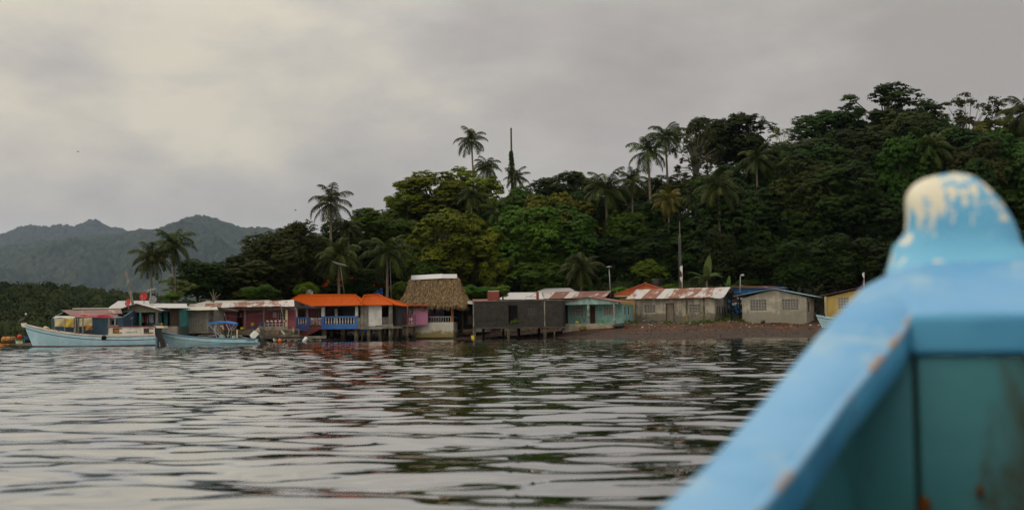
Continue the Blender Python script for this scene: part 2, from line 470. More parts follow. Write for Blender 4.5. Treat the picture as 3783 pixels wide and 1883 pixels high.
# ------------------------------------------------------------------ forest canopies raised from a height field
def forest_ridge(name, prof, y0, y1, dpx, drow, crown_r, ncrowns, mat, seed, zfoot=-1.0, back=.25, power=1.0, spur=.25, gaps=None, label=None):
    """A wooded slope: rises from depth y0 to a skyline at y1 that follows prof (photo px, py), canopy of rounded crowns."""
    q = np.random.RandomState(seed)
    pxs = np.arange(prof[0][0], prof[-1][0] + dpx, dpx); nrow = int((y1 - y0) * (1 + back) / drow)
    ys = y0 + np.arange(nrow) * drow
    PX, Y = np.meshgrid(pxs, ys); X = (PX - CX) / FPX * Y
    py = np.interp(PX, [p[0] for p in prof], [p[1] for p in prof])
    H = CAMH + (1250 - .01058 * PX - py) / FPX * y1 - crown_r * .8
    tt = (Y - y0) / (y1 - y0)
    sp_ = fbm(X / (90 * crown_r / 6), Y / (160 * crown_r / 6), 5, seed)
    up_ = np.where(tt < 1, np.clip(tt, 0, 1) ** power, 1 - 1.2 * (tt - 1))
    mid = np.clip(tt * (1 - tt) * 4, 0, 1)
    Z = zfoot + (H - zfoot) * (up_ + (sp_ - .5) * spur * mid * 1.6)
    cx_ = q.uniform(0, len(pxs), ncrowns); cy_ = q.uniform(0, nrow, ncrowns)
    B = np.zeros_like(Z); T = np.zeros_like(Z)
    stepx = dpx / FPX
    for a, b in zip(cx_, cy_):
        yy = y0 + b * drow; r = crown_r * q.uniform(.45, 1.25); tint = q.uniform(0, 1); hh = r * q.uniform(.7, 1.35)
        rx, ry = r / (stepx * yy), r / drow
        i0, i1, j0, j1 = int(max(0, a - rx)), int(min(len(pxs), a + rx + 2)), int(max(0, b - ry)), int(min(nrow, b + ry + 2))
        if i1 <= i0 or j1 <= j0: continue
        jj, ii = np.mgrid[j0:j1, i0:i1]
        dd = ((ii - a) / rx) ** 2 + ((jj - b) / ry) ** 2
        hgt = hh * np.sqrt(np.clip(1 - dd, 0, 1)) 
        sub = B[j0:j1, i0:i1]; m = hgt > sub
        sub[m] = hgt[m]; T[j0:j1, i0:i1][m] = tint
    Z = Z + B * (1.0 if drow < 1 else .7) + (fbm(X / (crown_r * .35), Y / (crown_r * .35), 3, seed + 9) - .5) * crown_r * .55
    T = np.clip(T * .75 + (fbm(X / (crown_r * 9), Y / (crown_r * 9), 3, seed + 4) - .3) * .6, 0, 1)
    V = np.stack([X, Y, Z], 2).reshape(-1, 3)
    o = npmesh(name, V, gridquads(*Z.shape), mat, attr=T.ravel(), smooth=False)
    return o, X, Y, Z, T
M_canopy = m_leaf('leaf_far', (.010, .020, .008), (.036, .050, .020), 0.0, .8, .05)
ridge_far = [(-260, 872), (-60, 862), (0, 860), (40, 843), (78, 828), (109, 824), (148, 833), (194, 828), (233, 823), (268, 833), (322, 808), (349, 806), (388, 826), (446, 841), (485, 853), (540, 848), (600, 850), (800, 860), (1100, 880)]
ridge_near = [(-260, 900), (0, 905), (200, 880), (330, 866), (440, 860), (508, 843), (575, 845), (606, 831), (660, 809), (730, 788), (761, 794), (815, 809), (854, 823), (893, 836), (994, 838), (1150, 852), (1300, 868), (1500, 880), (1700, 930)]
struct(forest_ridge('hills', ridge_far, 8200, 10400, 2.0, 9, 22.0, 9000, M_canopy, 11, 200, .12, 1, .3)[0])
struct(forest_ridge('hills', ridge_near, 4200, 7400, 2.0, 7, 16.0, 20000, M_canopy, 5, -2, .12, 1.0, .34)[0])
head = [(-330, 1070), (0, 1066), (130, 1063), (250, 1067), (340, 1082), (440, 1088), (480, 1100), (560, 1108), (640, 1125), (760, 1140)]
hl, hX, hY, hZ, hT = forest_ridge('forest', head, 236, 400, 2.2, .55, 3.4, 1500, m_leaf('leaf_headland', (.008, .015, .005), (.028, .036, .012), .1, .8, .03), 23, -1.2, .2, .85, .25)
tag(hl, 'dark wooded headland at the foot of the misty mountains', 'forest', kind='stuff')

# leaves standing on the headland canopy break its surface up
def leaf_quads(C, N, s, q, asp=.55):
    """rhombic leaf sprays at C facing N, size s"""
    n = len(C); a = q.normal(size=(n, 3)); u = np.cross(N, a); u /= np.linalg.norm(u, axis=1, keepdims=True) + 1e-9
    w = np.cross(N, u); w /= np.linalg.norm(w, axis=1, keepdims=True) + 1e-9
    s = np.asarray(s).reshape(-1, 1)
    V = np.stack([C - u * s, C - w * s * asp - N * s * .12, C + u * s, C + w * s * asp - N * s * .12], 1).reshape(-1, 3)
    return V, np.arange(4 * n).reshape(n, 4)
q = np.random.RandomState(4)
k = q.randint(0, hX.size, 60000)
C = np.stack([hX.ravel()[k], hY.ravel()[k], hZ.ravel()[k]], 1) + q.normal(size=(60000, 3)) * .35
N = q.normal(size=C.shape) + np.array([0, -.6, 1.2]); N /= np.linalg.norm(N, axis=1, keepdims=True)
V, F_ = leaf_quads(C, N, q.uniform(.22, .5, len(C)), q)
tag(npmesh('foliage', V, F_, hl.data.materials[0], attr=np.repeat(np.clip(hT.ravel()[k] + q.normal(size=len(C)) * .25, 0, 1), 4)), 'leaf sprays of the dark wooded headland canopy', 'forest', kind='stuff')

# ------------------------------------------------------------------ trees
def crown_arrays(seed, nl, ncl, nlf, lobe=(.26, .42), leaf=.05, dome=.55, gap=0.0, inner=.2):
    """Unit crown (radius 1, z -1..1): lobes on a dome, leaf clusters on the lobes, leaves on the clusters."""
    q = np.random.RandomState(seed)
    L = []
    while len(L) < nl:
        d = q.normal(size=3); d /= np.linalg.norm(d)
        if d[2] < -.85: continue
        rr = lobe[0] + (lobe[1] - lobe[0]) * q.rand(); rad = (1.06 - rr) * (q.uniform(.82, 1.06) if q.rand() > inner else q.uniform(.2, .6))
        p = d * rad
        if p[2] < 0: p[:2] *= 1 - .25 * abs(d[2])
        if gap and any(np.linalg.norm(p - o_[0]) < gap * (rr + o_[1]) for o_ in L) and q.rand() < .9: continue
        L.append((p, rr))
    Cs, Ns, Ss, Ts = [], [], [], []
    for p, rr in L:
        lt = q.rand()
        d = q.normal(size=(ncl, 3)); d /= np.linalg.norm(d, axis=1, keepdims=True); d[:, 2] = np.abs(d[:, 2]) * q.choice([1, 1, 1, -1], ncl)
        cc = p + d * rr * q.uniform(.75, 1.05, (ncl, 1)) * np.array([1, 1, .85])
        for c_, d_ in zip(cc, d):
            n_ = int(nlf * q.uniform(.6, 1.4))
            e = q.normal(size=(n_, 3)); e /= np.linalg.norm(e, axis=1, keepdims=True); e[:, 2] = np.abs(e[:, 2]) * .7 - .1
            cr = leaf * q.uniform(1.7, 3.0)
            Cs.append(c_ + e * cr * q.uniform(.5, 1, (n_, 1)))
            nn = e * .75 + d_ * .85 + np.array([0, 0, .30]) + q.normal(size=(n_, 3)) * .30
            Ns.append(nn / np.linalg.norm(nn, axis=1, keepdims=True))
            Ss.append(leaf * q.uniform(.6, 1.25, n_)); Ts.append(np.clip(lt * .45 + q.rand() * .3 + q.uniform(-.1, .45, n_), 0, 1))
    C, N, s_, T = map(np.concatenate, (Cs, Ns, Ss, Ts))
    V, F_ = leaf_quads(C, N, s_, q)
    return V, F_, np.repeat(T, 4), L
KIND = {  # leaf material, crown parameters
 'dark':  ('dark',  dict(nl=34, ncl=60, nlf=17, leaf=.034)),
 'olive': ('olive', dict(nl=36, ncl=62, nlf=17, leaf=.030)),
 'mid':   ('mid',   dict(nl=34, ncl=58, nlf=17, leaf=.035)),
 'deep':  ('deep',  dict(nl=34, ncl=58, nlf=17, leaf=.035)),
 'bright':('bright',dict(nl=24, ncl=50, nlf=16, leaf=.044, lobe=(.26, .42))),
 'gold':  ('gold',  dict(nl=42, ncl=54, nlf=17, leaf=.033, lobe=(.20, .32))),
 'open':  ('dark',  dict(nl=60, ncl=32, nlf=15, leaf=.029, lobe=(.12, .22), gap=.62, inner=.3)),
 'sparse':('olive', dict(nl=62, ncl=15,  nlf=11,  leaf=.032, lobe=(.08, .15), gap=.8, inner=.3)),
 'pale':  ('pale',  dict(nl=26, ncl=12, nlf=9,  leaf=.045, lobe=(.12, .22), gap=.7)),
}
PROTO = {}
def proto(kind, var):
    key = (kind, var)
    if key in PROTO: return PROTO[key]
    ml, kw = KIND[kind]
    V, F_, T, L = crown_arrays(hash(kind) % 1 + 31 * var + 7 * list(KIND).index(kind), **kw)
    crown = npmesh('crown', V, F_, LEAF[ml], attr=T)
    b = MB(); q = random.Random(var + 5)
    thick = .014 if kind in ('sparse', 'pale') else .022
    for p, rr in L:
        p = Vector(p); m = Vector((p.x * .25 + q.uniform(-.05, .05), p.y * .25 + q.uniform(-.05, .05), -.45 + (p.z + .45) * .45))
        b.tube([(q.uniform(-.02, .02), q.uniform(-.02, .02), -.98), (m.x * .3, m.y * .3, -.75 + .2 * max(0, m.z)), m, p, p + (p - m) * rr], [thick * 1.6, thick * 1.35, thick, thick * .6, thick * .25], 5)
    br = b.build('branches', M_barkp if kind in ('sparse', 'pale') else M_bark)
    for o in (crown, br): COL.objects.unlink(o)
    PROTO[key] = (crown.data, br.data)
    bpy.data.objects.remove(crown); bpy.data.objects.remove(br)
    return PROTO[key]
tb = MB().tube([(0, 0, 0), (.02, .01, .3), (-.03, .02, .65), (0, 0, 1)], [1.25, 1.0, .9, .8], 7)
_t = tb.build('trunk', M_bark); TRUNK = _t.data; bpy.data.objects.remove(_t)
tb = MB().tube([(0, 0, 0), (.02, .01, .3), (-.03, .02, .65), (0, 0, 1)], [1.25, 1.0, .9, .8], 7)
_t = tb.build('trunk', M_barkp); TRUNKP = _t.data; bpy.data.objects.remove(_t)
ntree = [0]
def child(name, me, root, loc=(0,0,0), scale=(1,1,1), rz=0.0):
    o = bpy.data.objects.new(name, me); COL.objects.link(o); o.parent = root
    o.location = loc; o.scale = scale; o.rotation_euler = (0, 0, rz)
    return o
def tree(kind, cx, top, hw, bot, Y, label, group='trees on the wooded hill', name='broadleaf_tree', cat='tree'):
    i = ntree[0]; ntree[0] += 1
    q = random.Random(i * 13 + 1)
    if name == 'broadleaf_tree' and 150 < Y < 163: Y += 5
    cm, bm_ = proto(kind, i % 2)
    c = at(cx, (top + bot) / 2, Y); rad = hw / FPX * Y; hh = (bot - top) / 2 / FPX * Y
    g = gz(c.x, Y)
    root = thing(name, label, cat, (c.x, Y, g), 0, group)
    rz = q.uniform(0, 6.28); cz = c.z - g
    child('crown', cm, root, (0, 0, cz), (rad * 1.26, rad * 1.26, hh * 1.10), rz)
    child('branches', bm_, root, (0, 0, cz), (rad, rad, hh), rz)
    th = max(.5, cz - hh * .95)
    child('trunk', TRUNKP if kind in ('sparse', 'pale') else TRUNK, root, (0, 0, -.1), (.1 + rad * .022, .1 + rad * .022, th + .15), rz)
    return root
TREES = [
 # left end, behind the white and pink houses
 ('dark', 730, 962, 92, 1112, 134, 'rounded dark tree at the left end of the wood, behind the grey block house'),
 ('dark', 850, 950, 80, 1110, 137, 'dark bushy tree between the two mist-facing trees at the left end of the wood'),
 ('olive', 1010, 845, 112, 1105, 142, 'big dull olive tree rising left of the tall orange-roof palms'),
 ('olive', 1110, 822, 90, 1060, 146, 'olive tree with a domed top, right below the lone tall palm'),
 ('mid', 960, 1040, 62, 1112, 131, 'light green feathery shrub above the pink house roof'),
 ('bright', 1132, 1042, 40, 1130, 139, 'small bright round bush beside the grey dish on the orange roof'),
 ('pale', 655, 1030, 62, 1108, 128, 'thin feathery shrub with drooping twigs below the pair of palms'),
 ('bright', 632, 1083, 34, 1112, 124, 'low light green bush with white flowers beside the grey roof dish'),
 ('dark', 1250, 812, 80, 975, 152, 'dark tree crown just right of the lone tall palm'),
 ('mid', 1372, 765, 88, 935, 160, 'fluffy mid green tree on the skyline left of the big golden mango'),
 ('mid', 1470, 775, 72, 905, 163, 'second fluffy green tree, touching the left edge of the big golden mango'),
 ('dark', 1330, 900, 110, 1060, 156, 'shaded tree behind the fronds over the orange roofed house'),
 ('dark', 1480, 890, 85, 1080, 156, 'shaded tree left of the golden tree behind the thatched hut'),
 ('gold', 1505, 700, 68, 800, 172, 'left shoulder crown of the golden trees under the two skyline palms'),
 ('gold', 1602, 640, 125, 840, 174, 'broad golden green mango with a flat dome on the skyline'),
 ('gold', 1730, 628, 110, 850, 177, 'golden green mango at the foot of the tall skyline palm'),
 ('gold', 1620, 785, 128, 1060, 156, 'large golden tree with bright leaf clumps directly behind the thatched hut'),
 ('gold', 1748, 800, 105, 1080, 158, 'golden green tree over the right slope of the thatch roof'),
 ('mid', 1555, 905, 62, 1095, 152, 'green tree squeezed between the white pole and the golden tree'),
 ('gold', 1828, 925, 48, 1090, 155, 'small golden tree right of the thatch roof'),
 ('mid', 1962, 655, 112, 900, 172, 'bright green domed tree below the bare vine covered trunk'),
 ('mid', 1905, 760, 72, 970, 166, 'green tree standing under the small palm on the dome of the wood'),
 ('mid', 2020, 780, 100, 1010, 164, 'leafy green tree in the middle of the slope above the black block house'),
 ('mid', 1985, 965, 92, 1110, 154, 'green tree right behind the black block house and its red tank'),
 ('dark', 1880, 960, 85, 1105, 158, 'deep shaded tree left of the papaya'),
 ('dark', 2080, 640, 105, 800, 180, 'dark crown on the skyline right of the bare vine covered trunk'),
 ('dark', 2155, 715, 85, 950, 172, 'dark hanging tree left of the yellow fronded palm cluster'),
 ('dark', 2130, 900, 90, 1090, 160, 'dark tree behind the rust striped roof'),
 ('bright', 2140, 640, 40, 705, 183, 'small yellow green tuft of bromeliads on the skyline'),
 ('mid', 2305, 775, 85, 1000, 168, 'loose light green tree left of the mast'),
 ('dark', 2440, 735, 120, 940, 172, 'dark tree with fine foliage under the pair of tall trunked palms'),
 ('dark', 2420, 900, 105, 1060, 160, 'shaded tree behind the red tile roof'),
 ('bright', 2398, 962, 56, 1062, 153, 'bright green bush above the red tile roof'),
 ('dark', 2275, 960, 90, 1085, 160, 'shaded tree behind the lone lamp post'),
 ('dark', 2560, 830, 95, 1055, 162, 'shaded tree behind the lattice mast'),
 ('olive', 2325, 690, 95, 880, 192, 'dull green tree behind the wide dark palm on the skyline'),
 ('dark', 2445, 655, 90, 830, 194, 'dark tree behind the trunks of the tall skyline palms'),
 ('dark', 2215, 672, 80, 850, 190, 'dark tree behind the bromeliad tuft on the skyline'),
 ('dark', 2725, 422, 118, 640, 198, 'dense dark tree on the skyline right of the tall trunked palms'),
 ('dark', 2610, 436, 75, 600, 200, 'dark crown behind the pale bare branches'),
 ('dark', 2652, 850, 62, 1075, 150, 'dark tree standing before the trunk of the large drooping palm'),
 ('sparse', 2568, 455, 78, 690, 190, 'thin tree with pale bare branches right of the tall trunked palms'),
 ('olive', 2560, 640, 105, 800, 182, 'dull tree below the pale bare branches'),
 ('dark', 2700, 620, 105, 800, 184, 'dark tree below the dense skyline crown'),
 ('deep', 2700, 770, 95, 960, 172, 'bright edged tree behind the banana plant'),
 ('pale', 2885, 478, 62, 610, 196, 'pale yellow green tree in the gap on the skyline'),
 ('dark', 3040, 412, 105, 610, 194, 'dark crown on the skyline left of the tall open tree'),
 ('deep', 2925, 545, 120, 770, 184, 'large tree with bright green upper leaves, right of the palms'),
 ('dark', 3110, 530, 105, 770, 186, 'dark tree below the tall open tree'),
 ('open', 3280, 326, 165, 600, 196, 'tallest tree of the wood, open crown with sky showing through'),
 ('open', 3135, 392, 58, 500, 195, 'small open crown leaning out left of the tallest tree'),
 ('sparse', 3575, 362, 130, 640, 192, 'sparse grey branched tree right of the tallest tree'),
 ('gold', 3690, 440, 110, 640, 186, 'yellowish tree at the right edge behind the sparse branches'),
 ('olive', 3765, 560, 115, 820, 172, 'olive tree at the right edge above the blue bow'),
]
THICKET = 'trees in the dark thicket behind the grey houses'
for (cx_, tp, hw, bt, Y) in [(2830, 700, 115, 900, 172), (2965, 745, 115, 1000, 166), (3095, 700, 100, 900, 170), (3250, 580, 140, 860, 178), (2860, 880, 115, 1062, 158), (3050, 870, 125, 1075, 157),
                             (3230, 830, 130, 1070, 157), (3410, 620, 130, 900, 176), (3560, 590, 130, 850, 178), (3400, 850, 140, 1090, 156), (3600, 800, 150, 1090, 157), (3770, 760, 120, 1060, 157), (2710, 930, 85, 1062, 158), (2950, 890, 95, 1088, 150), (3085, 870, 100, 1088, 150), (3215, 880, 100, 1088, 150), (3370, 880, 120, 1095, 149), (3540, 870, 120, 1095, 149), (3700, 880, 120, 1095, 149), (2790, 890, 80, 1060, 152), (2610, 930, 80, 1062, 160)]:
    TREES.append(('dark', cx_, tp, hw, bt, Y, 'dark broadleaf tree in the shaded thicket above the grey and yellow houses', THICKET))
for a in TREES: tree(*a)
# the closed wood between them, filled on the slope itself
SKX = [500, 640, 900, 1000, 1190, 1300, 1450, 1600, 1800, 2080, 2180, 2260, 2520, 2600, 2700, 2830, 2950, 3150, 3280, 3450, 3700, 3900]
SKY_ = [1100, 1040, 900, 850, 840, 830, 720, 660, 650, 650, 720, 790, 790, 640, 560, 480, 440, 400, 340, 400, 420, 480]
q = random.Random(99)
for x in np.arange(-30, 96, 7.5):
    for d in np.arange(31, 72, 7.5):
        X_, Y_ = x + q.uniform(-3, 3), float(np.interp(x, SHX, SHY)) + d + q.uniform(-2.8, 2.8)
        px = CX + X_ / Y_ * FPX; g = gz(X_, Y_); h = q.uniform(9, 16)
        base = hor(px) - (g - CAMH) / Y_ * FPX
        top = max(base - h / Y_ * FPX, np.interp(px, SKX, SKY_) + q.uniform(40, 120))
        if base - top < 120 or px > 4080: continue
        hw = q.uniform(3.4, 5.6) / Y_ * FPX
        left = px < 2050
        tree(q.choice((['mid', 'mid', 'gold', 'mid'] if px > 1500 else ['dark', 'dark', 'olive', 'mid']) if left else ['dark', 'dark', 'deep', 'dark', 'olive']), px, top, hw, base - (base - top) * .12, Y_,
             'shaded broadleaf tree in the closed wood left of the mast' if left else 'dark broadleaf tree in the shaded thicket above the grey and yellow houses',
             'trees in the closed wood behind the orange and thatched roofs' if left else THICKET)

# ------------------------------------------------------------------ palms
def frond(q, L, el, az, droop, nl=44, wl_=.15):
    """one feather frond: rachis with drooping leaflets; returns verts, quads, tints"""
    pts = []; p = np.zeros(3); e = el
    for i in range(15):
        pts.append(p.copy()); p = p + np.array([math.cos(e) * math.cos(az), math.cos(e) * math.sin(az), math.sin(e)]) * L / 14; e -= droop / 14 * (0.5 + i / 9)
    pts = np.array(pts); V, Fq, T = [], [], []
    side = np.array([-math.sin(az), math.cos(az), 0])
    tint = q.rand() * .7
    for i in range(14):                     # rachis
        w = .012 * (1.2 - i / 14); b = len(V)
        V += [pts[i] - side * w, pts[i] + side * w, pts[i+1] + side * w, pts[i+1] - side * w]; Fq.append([b, b+1, b+2, b+3]); T += [.9] * 4
    for j in range(nl):
        f = .08 + .9 * j / nl; k = f * 14; i = min(13, int(k)); c = pts[i] * (1 - (k - i)) + pts[i+1] * (k - i)
        tg = pts[i+1] - pts[i]; tg = tg / np.linalg.norm(tg)
        ln = wl_ * L * 1.7 * math.sin(math.pi * min(1, .12 + f * .84)) ** .7
        for s_ in (-1, 1):
            d = side * s_ * q.uniform(.75, 1) + tg * q.uniform(.4, .8) + np.array([0, 0, -1]) * q.uniform(.25, .85)
            d /= np.linalg.norm(d); w = np.cross(d, tg); w = tg * .0105 * L
            b = len(V); m = c + d * ln * .55; e_ = c + d * ln + np.array([0, 0, -ln * .22])
            V += [c - w, c + w, m + w * .9, m - w * .9, e_ + w * .12, e_ - w * .12]; Fq += [[b, b+1, b+2, b+3], [b+3, b+2, b+4, b+5]]
            T += [np.clip(tint + q.uniform(-.1, .3), 0, 1)] * 6
    return V, Fq, T
def palm_crown(seed, n=19, young=.25):
    q = np.random.RandomState(seed); V, F2, T = [], [], []
    for i in range(n):
        f = i / n
        v, f_, t_ = frond(q, q.uniform(.82, 1.08), R(84 - 128 * f ** .85 + q.uniform(-8, 8)), i * 2.4 + q.uniform(-.3, .3), q.uniform(1.2, 1.95) - .3 * f)
        b = len(V); V += list(v); F2 += [[b + k for k in x] for x in f_]; T += list(t_)
    return np.array(V), np.array(F2), np.array(T)
PALMS = {}
for s_ in range(4):
    for km in ('palm', 'palmy'):
        if km == 'palmy' and s_ > 1: continue
        V, F_, T = palm_crown(40 + s_, 23 if s_ != 2 else 18)
        o = npmesh('fronds', V, F_, LEAF[km], attr=T); PALMS[(km, s_)] = o.data; bpy.data.objects.remove(o)
M_coco = m_plain('coconut', (.16, .12, .03), .5, .3)
cb_ = MB()
for k in range(7): cb_.ball((.07 * math.cos(k * .9), .07 * math.sin(k * .9), -.06 - .02 * (k % 3)), .04, 8, 6)
_o = cb_.build('coconuts', M_coco); COCO = _o.data; bpy.data.objects.remove(_o)
npalm = [0]
def palm(cx, cy, rpx, base, Y, label, km='palm', lean=0.0, coco=True, group='palms of the shore and hill'):
    i = npalm[0]; npalm[0] += 1
    c = at(cx, cy, Y); L = rpx / FPX * Y * 1.28
    bz = at(cx, base, Y).z; bx = c.x + lean; g = gz(bx, Y)
    root = thing('palm_tree', label, 'palm tree', (bx, Y, min(g, bz)), 0, group)
    h = c.z - min(g, bz)
    pts = [(0, 0, -.2), (-lean * .12, 0, h * .3), (-lean * .45, 0, h * .65), (-lean, 0, h)]
    r0 = max(.10, L * .045)
    MB().tube(pts, [r0 * 1.5, r0 * 1.05, r0 * .9, r0 * .75], 8).build('trunk', M_palmtrunk, root, True)
    child('fronds', PALMS[(km, i % (4 if km == 'palm' else 2))], root, (-lean, 0, h), (L, L, L), i * 1.3)
    if coco: child('coconuts', COCO, root, (-lean, 0, h), (L, L, L), i)
    return root
for a in [
 (563, 955, 78, 1105, 125, 'shorter left palm of the pair beside the roof dishes', 'palm', -.2),
 (640, 905, 88, 1110, 127, 'taller right palm of the pair beside the roof dishes', 'palm', .3),
 (1222, 750, 92, 900, 150, 'lone tall palm standing above the olive trees'),
 (1288, 845, 50, 930, 152, 'small ragged palm half hidden right of the lone tall palm'),
 (1252, 945, 88, 1078, 141, 'drooping palm behind the roof aerial'),
 (1430, 935, 95, 1078, 142, 'drooping palm with a yellow frond behind the white pole'),
 (1742, 520, 66, 700, 178, 'tall thin palm on the skyline above the golden mango', 'palm', .5),
 (1800, 618, 60, 700, 180, 'lower palm touching the tall thin skyline palm'),
 (1905, 655, 50, 700, 181, 'palm tuft at the foot of the bare vine covered trunk'),
 (1742, 725, 62, 805, 167, 'small palm among the golden trees, left one of two', 'palm', 0, False),
 (1832, 785, 66, 905, 166, 'small slender palm among the golden trees, right one of two', 'palm', 0, False),
 (2145, 990, 85, 1085, 151, 'low palm with drooping fronds left of the lone lamp post', 'palm', 0, False),
 (2240, 700, 92, 850, 168, 'wide dark palm right of the bromeliad tuft'),
 (2335, 668, 66, 820, 170, 'palm crown overlapping the wide dark palm'),
 (2392, 560, 85, 770, 183, 'left one of the two tall trunked palms on the skyline', 'palm', .4),
 (2458, 505, 78, 735, 184, 'right one of the two tall trunked palms, the higher crown', 'palm', .3),
 (2470, 742, 64, 830, 164, 'yellowish palm at the foot of the tall trunked palms', 'palmy', 0, False),
 (2570, 745, 60, 830, 165, 'small green palm right of the yellowish palm', 'palm', 0, False),
 (2655, 700, 100, 900, 157, 'large drooping palm with yellow trunk above the mast'),
 (2795, 590, 78, 760, 170, 'palm half hidden left of the bright leaved tree'),
 (3440, 545, 88, 700, 166, 'palm directly above the worn bow post'),
 (3790, 415, 95, 640, 178, 'palm at the very right edge of the wood'),
]: palm(*a)

# the bare trunk overgrown with a vine
c = at(1890, 660, 182); g = gz(c.x, 182); tp = at(1890, 473, 182)
root = thing('dead_palm', 'bare headless palm trunk wrapped in creeper on the skyline', 'dead tree', (c.x, 182, g))
MB().tube([(0, 0, 0), (.05, 0, (tp.z - g) * .5), (0, 0, tp.z - g)], [.22, .17, .13], 8).build('trunk', M_bark, root, True)
q = np.random.RandomState(3); zz0, zz1 = at(1890, 660, 182).z - g, at(1890, 558, 182).z - g
zz_ = q.uniform(zz0, zz1, 420); f = 1 - (zz_ - zz0) / (zz1 - zz0); an = q.uniform(0, 6.28, 420); rr = q.uniform(.15, .3 + .35 * f)
C = np.stack([rr * np.cos(an), rr * np.sin(an), zz_], 1); N = np.stack([np.cos(an), np.sin(an), an * 0 + .4], 1) + q.normal(size=(420, 3)) * .4; N /= np.linalg.norm(N, axis=1, keepdims=True)
V, F_ = leaf_quads(C, N, q.uniform(.12, .26, 420), q); npmesh('creeper', V, F_, LEAF['dark'], root, attr=np.repeat(q.rand(420), 4))

# ------------------------------------------------------------------ undergrowth that closes the slope
q = np.random.RandomState(8); n = 5200
ux = q.uniform(-40, 105, n); ud = q.uniform(17, 95, n) ; uy = np.interp(ux, SHX, SHY) + ud
uz = land(ux, uy); keep = (uz > 1.0); ux, uy, uz = ux[keep], uy[keep], uz[keep]
Cs, Ss, Ts = [], [], []
for x, y, z in zip(ux, uy, uz):
    m = 16; r_ = q.uniform(.6, 1.5); e = q.normal(size=(m, 3)); e /= np.linalg.norm(e, axis=1, keepdims=True); e[:, 2] = np.abs(e[:, 2])
    Cs.append(np.array([x, y, z + q.uniform(0, .8)]) + e * r_ * np.array([1, 1, 1.3])); Ss.append(q.uniform(.14, .34, m)); Ts.append(np.full(m, q.rand()))
C = np.concatenate(Cs); N = q.normal(size=C.shape) + np.array([0, -.4, 1.0]); N /= np.linalg.norm(N, axis=1, keepdims=True)
V, F_ = leaf_quads(C, N, np.concatenate(Ss), q)
tag(npmesh('undergrowth', V, F_, LEAF['dark'], attr=np.repeat(np.concatenate(Ts), 4)), 'dense dark undergrowth covering the hillside behind the houses', 'undergrowth', kind='stuff')

# ------------------------------------------------------------------ water
M_WATER = NT('water'); t = M_WATER
t.col((.010, .016, .012)); t.set(.02, .5); t.b.inputs['IOR'].default_value = 2.2; t.b.inputs['Coat Weight'].default_value = 1.0; t.b.inputs['Coat Roughness'].default_value = .02; t.b.inputs['Coat IOR'].default_value = 1.9
o = t.coord()
nb = t.noise(t.mapping(o, (1.5, 3.2, 1)), 1.0, 3, .5, .3)
bp = t.n('ShaderNodeBump'); t.l(nb, bp.inputs['Height']); bp.inputs['Strength'].default_value = .06; bp.inputs['Distance'].default_value = .05
t.l(bp.outputs[0], t.b.inputs['Normal'])
def water_mesh():
    q = np.random.RandomState(21)
    rs = [0.35]
    while rs[-1] < 2.6: rs.append(rs[-1] * 1.03)
    while rs[-1] < 170: rs.append(rs[-1] * 1.0029)
    while rs[-1] < 15000: rs.append(rs[-1] * 1.12)
    rs = np.array(rs)
    an = np.concatenate([np.arange(-180, -33, 3.0), np.arange(-33, 33, .085), np.arange(33, 180.1, 3.0)]) * math.pi / 180
    A, RR = np.meshgrid(an, rs)
    X, Y = RR * np.sin(A), RR * np.cos(A)
    drow = np.gradient(rs)[:, None] + 0 * A
    Z = np.zeros_like(X)
    nW = 48
    lam = np.exp(q.uniform(math.log(.22), math.log(1.5), nW))
    th = q.normal(0, R(21), nW) + R(4)            # travel direction about the line of sight
    slope = .0122 * np.where(lam > 1.6, .7, 1)
    patch = .65 + .7 * fbm(X * .16 + 50, Y * .07 + 9, 3, 77)
    for l_, t_, s_ in zip(lam, th, slope):
        k = 2 * math.pi / l_
        att = np.clip((l_ / drow - 1.8) / 2.2, 0, 1)
        ph = q.uniform(0, 6.28)
        arg = k * (X * math.sin(t_) + Y * math.cos(t_)) + ph + 1.1 * np.sin(X * .31 * k * .2 + Y * .23 * k * .2 + ph * 3)
        Z += att * s_ / k * (np.sin(arg) + .18 * np.cos(2 * arg)) * patch
    calm = np.clip((RR - .5) / 2.0, .25, 1)
    Z = Z * calm
    # under the viewer's own boat the water lies lower than the hull
    V = np.stack([X, Y, Z], 2).reshape(-1, 3)
    return V, gridquads(*X.shape)
V, F_ = water_mesh()
struct(npmesh('water', V, F_, t.m, smooth=True))
del V, F_

# ------------------------------------------------------------------ haze over the bay
t = NT('haze'); t.t.nodes.remove(t.b)
pv = t.n('ShaderNodeVolumePrincipled'); pv.inputs['Color'].default_value = (.57, .72, 1.0, 1); pv.inputs['Density'].default_value = .000036; pv.inputs['Anisotropy'].default_value = .0
t.l(pv.outputs[0], t.out.inputs['Volume'])
tag(MB().box(-9000, 9000, -200, 13500, -4, 1300).build('haze', t.m), 'thin blue haze over the bay and mountains', 'haze', kind='stuff')
